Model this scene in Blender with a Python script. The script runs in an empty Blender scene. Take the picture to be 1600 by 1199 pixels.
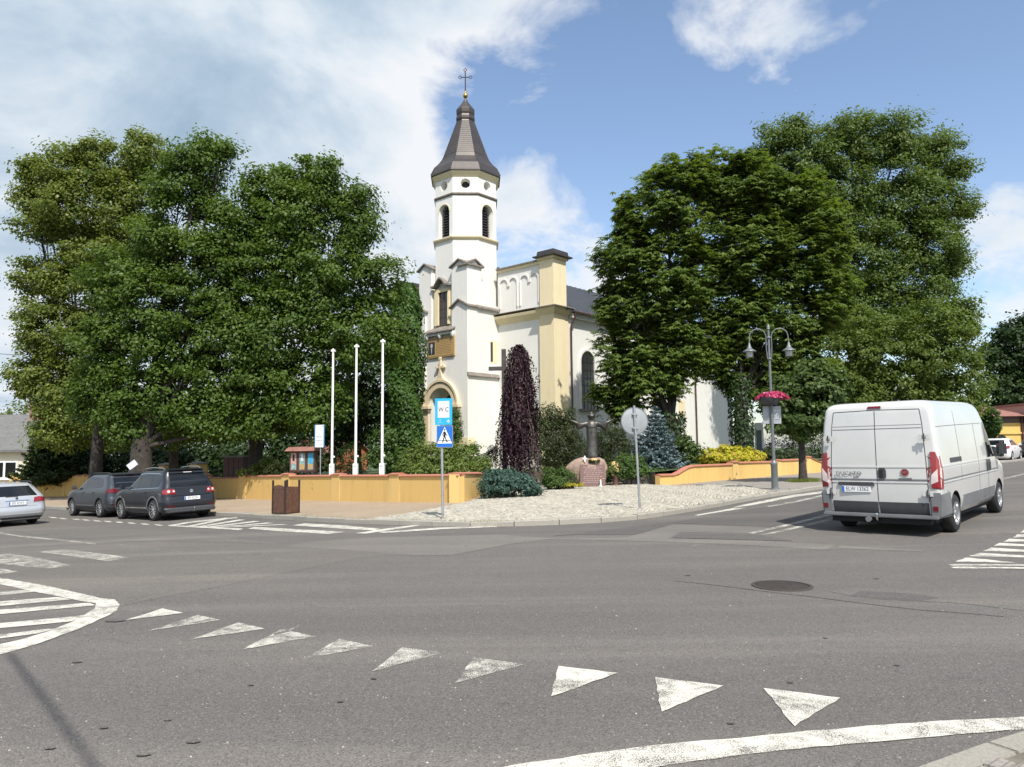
import bpy, bmesh, math, random
import numpy as np
from mathutils import Vector, Matrix
from mathutils.geometry import delaunay_2d_cdt
from mathutils.bvhtree import BVHTree
PI = math.pi
random.seed(7)
scene = bpy.context.scene
C = scene.collection

# ---------------------------------------------------------------- camera
F = 1150.0                       # focal length in pixels of the 1600 px wide photograph
PITCH, ROLL, EYE = math.radians(5.2), math.radians(0.6), 1.65
cam = bpy.data.cameras.new('camera')
cam_o = bpy.data.objects.new('camera', cam); C.objects.link(cam_o)
cam.sensor_fit = 'HORIZONTAL'; cam.sensor_width = 36.0; cam.lens = 36.0*F/1600
cam.clip_start = 0.05; cam.clip_end = 5000
CM = Matrix.Rotation(math.radians(90)+PITCH, 3, 'X') @ Matrix.Rotation(-ROLL, 3, 'Z')
cam_o.location = (0, 0, EYE); cam_o.rotation_euler = CM.to_euler()
scene.camera = cam_o

# ---------------------------------------------------------------- sun, sky, exposure
SUN_DIR = Vector((0.26, -0.966, 0)).normalized()        # horizontal direction towards the sun
SUN_EL = math.radians(52)
sd = Vector((SUN_DIR.x*math.cos(SUN_EL), SUN_DIR.y*math.cos(SUN_EL), math.sin(SUN_EL)))
sun = bpy.data.lights.new('sun', 'SUN'); sun.energy = 4.3; sun.angle = math.radians(0.55); sun.color = (1.0, 0.955, 0.88)
sun_o = bpy.data.objects.new('sun', sun); C.objects.link(sun_o)
sun_o.rotation_euler = sd.to_track_quat('Z', 'Y').to_euler(); sun_o.location = (20, -30, 60)
scene.view_settings.view_transform = 'Standard'; scene.view_settings.look = 'None'
scene.view_settings.gamma = 1.0; scene.view_settings.use_curve_mapping = False
scene.view_settings.exposure = 0.5

world = bpy.data.worlds.new('World'); scene.world = world; world.use_nodes = True

class NT:
    """small helper round a node tree"""
    def __init__(s, nt): s.nt = nt; s.n = nt.nodes; s.l = nt.links
    def new(s, t, **kw):
        n = s.n.new(t)
        for k, v in kw.items():
            if k.startswith('i_'):
                key = k[2:]
                key = int(key) if key.isdigit() else key.replace('_', ' ')
                n.inputs[key].default_value = v
            else: setattr(n, k, v)
        return n
    def link(s, a, b): s.l.new(a, b)
    def math(s, op, a, b=None, c=None, clamp=False):
        n = s.n.new('ShaderNodeMath'); n.operation = op; n.use_clamp = clamp
        for i, v in enumerate((a, b, c)):
            if v is None: continue
            if isinstance(v, (int, float)): n.inputs[i].default_value = v
            else: s.l.new(v, n.inputs[i])
        return n.outputs[0]
    def mix(s, f, a, b, blend='MIX'):
        n = s.n.new('ShaderNodeMix'); n.data_type = 'RGBA'; n.blend_type = blend
        for i, v in ((0, f), (6, a), (7, b)):
            if isinstance(v, (int, float)): n.inputs[i].default_value = v
            elif isinstance(v, tuple): n.inputs[i].default_value = (*v[:3], 1)
            else: s.l.new(v, n.inputs[i])
        return n.outputs[2]
    def ramp(s, fac, stops):
        n = s.n.new('ShaderNodeValToRGB'); e = n.color_ramp.elements
        e[0].position, e[1].position = stops[0][0], stops[-1][0]
        while len(e) < len(stops): e.new(0.5)
        for el, (p, c) in zip(e, sorted(stops)):
            el.position = p; el.color = (*c, 1) if isinstance(c, tuple) else (c, c, c, 1)
        s.l.new(fac, n.inputs[0]); return n.outputs[0]
    def noise(s, vec, scale, detail=4, rough=0.55, dist=0.0, w=None):
        n = s.n.new('ShaderNodeTexNoise')
        n.inputs['Scale'].default_value = scale; n.inputs['Detail'].default_value = detail
        n.inputs['Roughness'].default_value = rough; n.inputs['Distortion'].default_value = dist
        if vec is not None: s.l.new(vec, n.inputs['Vector'])
        return n.outputs['Fac']

def ray(px, py):
    return (CM @ Vector(((px-800)/F, (599.5-py)/F, -1))).normalized()

def build_sky():
    w = NT(world.node_tree); w.n.clear()
    out = w.new('ShaderNodeOutputWorld')
    sky = w.new('ShaderNodeTexSky', sky_type='NISHITA', sun_disc=False, sun_elevation=SUN_EL,
                sun_rotation=math.atan2(SUN_DIR.x, SUN_DIR.y), altitude=200, air_density=1.0, dust_density=1.6, ozone_density=0.7)
    tc = w.new('ShaderNodeTexCoord'); d = tc.outputs['Generated']
    sep = w.new('ShaderNodeSeparateXYZ'); w.link(d, sep.inputs[0])
    # clouds lie on a layer overhead: divide by the height so that they flatten towards the horizon
    z = w.math('ADD', w.math('MAXIMUM', sep.outputs[2], 0.0), 0.35)
    cmb = w.new('ShaderNodeCombineXYZ')
    w.link(w.math('DIVIDE', sep.outputs[0], z), cmb.inputs[0]); w.link(w.math('DIVIDE', sep.outputs[1], z), cmb.inputs[1])
    v = cmb.outputs[0]
    n1 = w.noise(v, 3.4, 10, 0.60, 0.5)
    n2 = w.noise(v, 7.5, 6, 0.6, 0.2)
    dens = w.math('ADD', w.math('MULTIPLY', w.math('SUBTRACT', n1, 0.5), 1.35), w.math('ADD', w.math('MULTIPLY', n2, 0.30), 0.39))
    # cloud banks and blue gaps: (pixel direction, angular size, amount)
    banks = [(60, 130, 0.42, 0.24), (330, 90, 0.30, 0.22), (520, 60, 0.18, 0.14), (640, 60, 0.07, 0.06), (820, 10, 0.13, 0.13), (1050, 40, 0.11, 0.13), (560, 290, 0.19, 0.24),
             (1110, 60, 0.07, 0.09), (600, 340, 0.13, 0.20), (850, 350, 0.13, 0.16), (960, 330, 0.06, 0.10), (800, 300, 0.05, 0.08), (1580, 300, 0.07, 0.17), (1600, 460, 0.12, 0.10), (20, 330, 0.2, 0.2),
             (690, 200, 0.06, -0.20), (735, 260, 0.05, -0.12), (560, 170, 0.035, -0.06), (840, 190, 0.17, -0.30), (740, 130, 0.07, -0.16), (720, 200, 0.06, -0.12), (930, 70, 0.03, -0.10), (1300, 120, 0.26, -0.17), (1000, 240, 0.12, -0.12), (1500, 180, 0.12, -0.12),
             (-900, 300, 0.5, 0.16), (2300, 300, 0.4, -0.05), (1700, 100, 0.2, -0.1)]
    acc = dens
    for px, py, s, a in banks:
        c = ray(px, py)
        dp = w.new('ShaderNodeVectorMath', operation='DISTANCE'); w.link(d, dp.inputs[0]); dp.inputs[1].default_value = c
        q = w.math('DIVIDE', dp.outputs['Value'], s)
        g = w.math('EXPONENT', w.math('MULTIPLY', w.math('MULTIPLY', q, q), -1.0))
        acc = w.math('ADD', acc, w.math('MULTIPLY', g, a))
    mask = w.ramp(acc, [(0.48, 0.0), (0.56, 0.30), (0.64, 0.72), (0.74, 1.0)])
    # body shading of the clouds: thick parts grey-blue, thin rims white
    n3 = w.noise(v, 2.2, 8, 0.58, 0.4)
    thick = w.math('ADD', w.math('MULTIPLY', acc, 0.55), w.math('MULTIPLY', w.math('SUBTRACT', n3, 0.5), 1.9))
    for px, py, s, a in [(590, 270, 0.12, -0.30), (850, 350, 0.12, -0.2), (1050, 40, 0.11, -0.16), (830, 10, 0.13, -0.14), (680, 400, 0.12, -0.05), (480, 210, 0.10, 0.06), (1590, 300, 0.08, -0.2), (330, 20, 0.13, -0.10), (120, 185, 0.05, -0.14), (90, 110, 0.14, 0.03), (330, 160, 0.13, 0.02), (40, 400, 0.12, -0.05), (520, 90, 0.10, -0.05)]:
        dp = w.new('ShaderNodeVectorMath', operation='DISTANCE'); w.link(d, dp.inputs[0]); dp.inputs[1].default_value = ray(px, py)
        q = w.math('DIVIDE', dp.outputs['Value'], s); g = w.math('EXPONENT', w.math('MULTIPLY', w.math('MULTIPLY', q, q), -1.0))
        thick = w.math('ADD', thick, w.math('MULTIPLY', g, a))
    ccol = w.ramp(thick, [(0.22, (0.97, 1.0, 1.04)), (0.44, (0.78, 0.87, 0.96)), (0.66, (0.56, 0.69, 0.83)), (0.95, (0.40, 0.54, 0.69))])
    bg1 = w.new('ShaderNodeBackground'); w.link(sky.outputs[0], bg1.inputs[0]); bg1.inputs[1].default_value = 0.15
    # sky haze: blue gets paler towards the horizon
    bg2 = w.new('ShaderNodeBackground'); w.link(ccol, bg2.inputs[0]); bg2.inputs[1].default_value = 0.66
    mx = w.new('ShaderNodeMixShader'); w.link(mask, mx.inputs[0]); w.link(bg1.outputs[0], mx.inputs[1]); w.link(bg2.outputs[0], mx.inputs[2])
    w.link(mx.outputs[0], out.inputs[0])
build_sky()

# ---------------------------------------------------------------- terrain and measuring
def smooth(a, b, x):
    t = min(1, max(0, (x-a)/(b-a))); return t*t*(3-2*t)
def gz(x, y):
    s = smooth(8, 28, math.hypot(x, y))
    return s*(0.84*math.tanh(x/30) if x > 0 else 1.1*math.tanh(x/22))
def yz(x, y):                    # the churchyard lies higher than the street
    return 0.55+0.5*smooth(-2, 14, x)-0.55*smooth(4, 14, -x)
def G(px, py, dz=0.0):           # a point on the ground as measured in the photograph
    d = ray(px, py)
    t = 5.0
    for _ in range(60):
        x, y = d.x*t, d.y*t
        t2 = (EYE-(gz(x, y)+dz))/(-d.z) if d.z < 0 else 200
        t2 = min(t2, 200)
        t += (t2-t)*0.6
    return Vector((d.x*t, d.y*t, gz(d.x*t, d.y*t)+dz))
def P(px, py, Y):                # the point at distance Y
    d = ray(px, py); t = Y/d.y
    return Vector((d.x*t, Y, EYE+d.z*t))
def proj(p):
    q = CM.transposed() @ (Vector(p)-Vector((0, 0, EYE)))
    return 800+F*q.x/-q.z, 599.5-F*q.y/-q.z
def zpix(py, X, Y):              # height of the point over (X, Y) seen in row py
    lo, hi = -5, 60
    for _ in range(40):
        m = (lo+hi)/2
        if proj((X, Y, m))[1] > py: lo = m
        else: hi = m
    return lo
def on_line(A, B, px):           # the point of line AB seen in column px
    lo, hi = -3.0, 4.0
    s = 1 if proj(B)[0] > proj(A)[0] else -1
    lo, hi = -0.8, 1.8
    for _ in range(40):
        m = (lo+hi)/2; q = A.lerp(B, m)
        if (proj(q)[0]-px)*s < 0: lo = m
        else: hi = m
    return A.lerp(B, lo)

# ---------------------------------------------------------------- materials
def mat(name, col, rough=0.6, metal=0.0, var=0.0, vscale=6.0, bump=0.0, bscale=40.0, spec=None, coat=0.0, dirt=0.0, dirtcol=(0.1, 0.09, 0.07)):
    m = bpy.data.materials.new(name); m.use_nodes = True
    t = NT(m.node_tree); b = t.n['Principled BSDF']
    b.inputs['Roughness'].default_value = rough; b.inputs['Metallic'].default_value = metal
    if spec is not None: b.inputs['Specular IOR Level'].default_value = spec
    if coat: b.inputs['Coat Weight'].default_value = coat; b.inputs['Coat Roughness'].default_value = 0.05
    tc = t.new('ShaderNodeTexCoord'); v = tc.outputs['Object']
    c = None
    if var:
        f = t.noise(v, vscale, 6, 0.6)
        c = t.mix(t.ramp(f, [(0.3, 0.0), (0.7, 1.0)]), tuple(x*(1-var) for x in col), tuple(min(1, x*(1+var)) for x in col))
    if dirt:
        f = t.noise(v, vscale*0.4, 8, 0.7, 0.4)
        c = t.mix(t.ramp(f, [(0.5, 0.0), (0.75, dirt)]), c if c is not None else col, dirtcol)
    if c is not None: t.link(c, b.inputs['Base Color'])
    else: b.inputs['Base Color'].default_value = (*col, 1)
    if bump:
        f = t.noise(v, bscale, 5, 0.6)
        bn = t.new('ShaderNodeBump', i_Strength=bump, i_Distance=0.02); t.link(f, bn.inputs['Height']); t.link(bn.outputs[0], b.inputs['Normal'])
    return m

def leaf_mat(name, c1, c2, trans=0.35, rough=0.5, c3=None, gl=0.25):
    m = bpy.data.materials.new(name); m.use_nodes = True
    t = NT(m.node_tree); b = t.n['Principled BSDF']; out = t.n['Material Output']
    g = t.new('ShaderNodeNewGeometry'); r = g.outputs['Random Per Island']
    tc = t.new('ShaderNodeTexCoord')
    big = t.noise(tc.outputs['Object'], 0.5, 3, 0.5)
    f = t.math('ADD', t.math('MULTIPLY', r, 0.6), t.math('MULTIPLY', t.math('SUBTRACT', big, 0.3), 0.9), clamp=True)
    c = t.mix(f, c1, c2)
    if c3: c = t.mix(t.ramp(r, [(0.86, 0.0), (0.94, 1.0)]), c, c3)
    t.link(c, b.inputs['Base Color']); b.inputs['Roughness'].default_value = rough
    b.inputs['Specular IOR Level'].default_value = gl
    tr = t.new('ShaderNodeBsdfTranslucent')
    t.link(t.mix(0.5, c, tuple(min(1, x*2.2) for x in (c2[0]*1.1, c2[1]*1.15, c2[2]*0.5))), tr.inputs[0])
    mx = t.new('ShaderNodeMixShader', i_0=trans); t.link(b.outputs[0], mx.inputs[1]); t.link(tr.outputs[0], mx.inputs[2])
    t.link(mx.outputs[0], out.inputs[0]); return m

def asphalt_mat(name, col, tint=(0.14, 0.125, 0.115), k=1.0):
    m = bpy.data.materials.new(name); m.use_nodes = True
    t = NT(m.node_tree); b = t.n['Principled BSDF']
    g = t.new('ShaderNodeNewGeometry'); v = g.outputs['Position']
    big = t.noise(v, 0.12, 4, 0.6, 0.6)
    mid = t.noise(v, 0.9, 6, 0.65, 0.3)
    fine = t.noise(v, 95, 2, 0.7)
    vor = t.new('ShaderNodeTexVoronoi', feature='F1'); vor.inputs['Scale'].default_value = 95; t.link(v, vor.inputs['Vector'])
    stone = t.new('ShaderNodeSeparateColor'); t.link(vor.outputs['Color'], stone.inputs[0])
    base = t.mix(t.ramp(big, [(0.35, 0.0), (0.68, 1.0)]), tuple(x*0.90 for x in col), tint)
    base = t.mix(t.ramp(mid, [(0.3, 0.0), (0.75, 0.5)]), base, tuple(x*0.80 for x in col))
    mp = t.new('ShaderNodeMapping'); mp.inputs['Rotation'].default_value = (0, 0, math.radians(-30)); mp.inputs['Scale'].default_value = (0.07, 0.85, 1); t.link(v, mp.inputs[0])
    bands = t.noise(mp.outputs[0], 1.0, 4, 0.6, 0.3)
    base = t.mix(t.ramp(bands, [(0.36, 0.34), (0.50, 0.0)]), base, tuple(x*0.58 for x in col)); base = t.mix(t.ramp(bands, [(0.52, 0.0), (0.66, 0.55)]), base, tuple(min(1, x*1.35) for x in tint))
    base = t.mix(t.ramp(stone.outputs[0], [(0.0, 0.0), (0.82, 0.16*k), (0.93, 0.30*k), (1.0, 0.62*k)]), base, (0.33, 0.31, 0.28))
    base = t.mix(t.ramp(stone.outputs[1], [(0.0, 0.55*k), (0.3, 0.22*k), (1.0, 0.0)]), base, (0.035, 0.034, 0.034))
    base = t.mix(t.ramp(fine, [(0.35, 0.40*k), (0.65, 0.0)]), base, (0.03, 0.03, 0.032))
    # stains and cracks
    st = t.noise(v, 2.3, 5, 0.7, 1.2)
    base = t.mix(t.ramp(st, [(0.62, 0.0), (0.72, 0.40)]), base, (0.04, 0.04, 0.042))
    wv = t.new('ShaderNodeTexVoronoi', feature='DISTANCE_TO_EDGE'); wv.inputs['Scale'].default_value = 0.22
    dn = t.new('ShaderNodeTexNoise'); dn.inputs['Scale'].default_value = 1.2; dn.inputs['Detail'].default_value = 5; t.link(v, dn.inputs['Vector'])
    va = t.new('ShaderNodeVectorMath', operation='SCALE'); t.link(dn.outputs['Color'], va.inputs[0]); va.inputs['Scale'].default_value = 1.4
    vb = t.new('ShaderNodeVectorMath', operation='ADD'); t.link(v, vb.inputs[0]); t.link(va.outputs[0], vb.inputs[1]); t.link(vb.outputs[0], wv.inputs['Vector'])
    gate = t.ramp(t.noise(v, 0.35, 2), [(0.5, 0.0), (0.6, 1.0)])
    cr = t.math('MULTIPLY', t.ramp(wv.outputs['Distance'], [(0.0, 0.3), (0.003, 0.0)]), gate)
    base = t.mix(cr, base, (0.03, 0.03, 0.03))
    t.link(base, b.inputs['Base Color']); b.inputs['Roughness'].default_value = 0.82
    b.inputs['Specular IOR Level'].default_value = 0.3
    h = t.math('ADD', t.math('MULTIPLY', vor.outputs['Distance'], -0.6), fine)
    bn = t.new('ShaderNodeBump', i_Strength=0.55, i_Distance=0.008); t.link(h, bn.inputs['Height']); t.link(bn.outputs[0], b.inputs['Normal'])
    return m

def paint_mat(name, wear, col=(0.60, 0.575, 0.50)):
    m = bpy.data.materials.new(name); m.use_nodes = True
    t = NT(m.node_tree); b = t.n['Principled BSDF']
    g = t.new('ShaderNodeNewGeometry'); v = g.outputs['Position']
    n = t.noise(v, 120, 3, 0.8); n2 = t.noise(v, 2.2, 5, 0.7, 0.5); n3 = t.noise(v, 9, 6, 0.7, 0.3)
    s = t.math('ADD', t.math('ADD', t.math('MULTIPLY', n, 0.55), t.math('MULTIPLY', n2, 0.25)), t.math('MULTIPLY', n3, 0.2))
    lo = 0.62-wear*0.24
    f = t.ramp(s, [(lo-0.02, 0.0), (lo+0.03, 1.0)])
    c = t.mix(t.ramp(n3, [(0.4, 0.0), (0.7, 0.3)]), col, (0.42, 0.40, 0.35))
    t.link(c, b.inputs['Base Color']); b.inputs['Roughness'].default_value = 0.7
    tb = t.new('ShaderNodeBsdfTransparent'); mx = t.new('ShaderNodeMixShader'); t.link(f, mx.inputs[0]); t.link(b.outputs[0], mx.inputs[1]); t.link(tb.outputs[0], mx.inputs[2]); t.link(mx.outputs[0], t.n['Material Output'].inputs[0])
    return m

def brick_mat(name, c1, c2, mortar, scale, w=0.5, h=0.25, bump=0.3, msize=0.02):
    m = bpy.data.materials.new(name); m.use_nodes = True
    t = NT(m.node_tree); b = t.n['Principled BSDF']
    g = t.new('ShaderNodeNewGeometry'); mp = t.new('ShaderNodeMapping'); mp.inputs['Rotation'].default_value = (0, 0, math.radians(-38))
    t.link(g.outputs['Position'], mp.inputs[0])
    br = t.new('ShaderNodeTexBrick'); t.link(mp.outputs[0], br.inputs['Vector'])
    br.inputs['Scale'].default_value = scale; br.inputs['Brick Width'].default_value = w; br.inputs['Row Height'].default_value = h
    br.inputs['Color1'].default_value = (*c1, 1); br.inputs['Color2'].default_value = (*c2, 1); br.inputs['Mortar'].default_value = (*mortar, 1)
    br.inputs['Mortar Size'].default_value = msize
    n = t.noise(g.outputs['Position'], 0.6, 6, 0.7, 0.5); n2 = t.noise(g.outputs['Position'], 30, 3, 0.6)
    c = t.mix(t.ramp(n, [(0.35, 0.0), (0.7, 0.55)]), br.outputs['Color'], tuple(x*0.62 for x in c1))
    c = t.mix(t.ramp(n2, [(0.4, 0.25), (0.6, 0.0)]), c, tuple(x*0.5 for x in c1))
    t.link(c, b.inputs['Base Color']); b.inputs['Roughness'].default_value = 0.85
    bn = t.new('ShaderNodeBump', i_Strength=bump, i_Distance=0.01); t.link(br.outputs['Fac'], bn.inputs['Height']); bn.invert = True
    t.link(bn.outputs[0], b.inputs['Normal']); return m

def island_mat(name, cols, rough=0.8, bump=0.3, bscale=60):
    m = bpy.data.materials.new(name); m.use_nodes = True
    t = NT(m.node_tree); b = t.n['Principled BSDF']
    g = t.new('ShaderNodeNewGeometry')
    st = [(i/(len(cols)-1), c) for i, c in enumerate(cols)]
    c = t.ramp(g.outputs['Random Per Island'], st)
    n = t.noise(g.outputs['Position'], bscale, 4, 0.7)
    c = t.mix(t.ramp(n, [(0.35, 0.5), (0.6, 0.0)]), c, tuple(x*0.55 for x in cols[0]))
    t.link(c, b.inputs['Base Color']); b.inputs['Roughness'].default_value = rough
    bn = t.new('ShaderNodeBump', i_Strength=bump, i_Distance=0.01); t.link(n, bn.inputs['Height']); t.link(bn.outputs[0], b.inputs['Normal'])
    return m

def plaster_mat(name, col, streak=0.35, grime=(0.30, 0.28, 0.24), bump=0.12, low=None):
    """rendered wall with runs of rain dirt; low = world heights between which the foot is splashed"""
    m = bpy.data.materials.new(name); m.use_nodes = True
    t = NT(m.node_tree); b = t.n['Principled BSDF']
    g = t.new('ShaderNodeNewGeometry'); v = g.outputs['Position']
    mp = t.new('ShaderNodeMapping'); mp.inputs['Scale'].default_value = (2.2, 2.2, 0.22); t.link(v, mp.inputs[0])
    s = t.noise(mp.outputs[0], 1.6, 7, 0.7, 0.2); p = t.noise(v, 0.9, 6, 0.65, 0.3); f = t.noise(v, 22, 4, 0.6)
    c = t.mix(t.ramp(p, [(0.35, 0.0), (0.7, 0.35)]), col, tuple(x*0.86 for x in col))
    c = t.mix(t.ramp(s, [(0.52, 0.0), (0.78, streak)]), c, grime)
    c = t.mix(t.ramp(f, [(0.3, 0.12), (0.55, 0.0)]), c, grime)
    if low:
        sp = t.new('ShaderNodeSeparateXYZ'); t.link(v, sp.inputs[0])
        mr = t.new('ShaderNodeMapRange', i_1=low[0], i_2=low[1], i_3=1.0, i_4=0.0); t.link(sp.outputs[2], mr.inputs[0])
        c = t.mix(t.math('MULTIPLY', mr.outputs[0], t.ramp(s, [(0.3, 0.3), (0.7, 0.8)])), c, grime)
    t.link(c, b.inputs['Base Color']); b.inputs['Roughness'].default_value = 0.88
    b.inputs['Specular IOR Level'].default_value = 0.2
    bn = t.new('ShaderNodeBump', i_Strength=bump, i_Distance=0.02); t.link(f, bn.inputs['Height']); t.link(bn.outputs[0], b.inputs['Normal'])
    return m

def glass_mat(name, col=(0.02, 0.025, 0.03), rough=0.04):
    m = mat(name, col, rough, 0.0); m.node_tree.nodes['Principled BSDF'].inputs['Specular IOR Level'].default_value = 0.45
    return m

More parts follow.
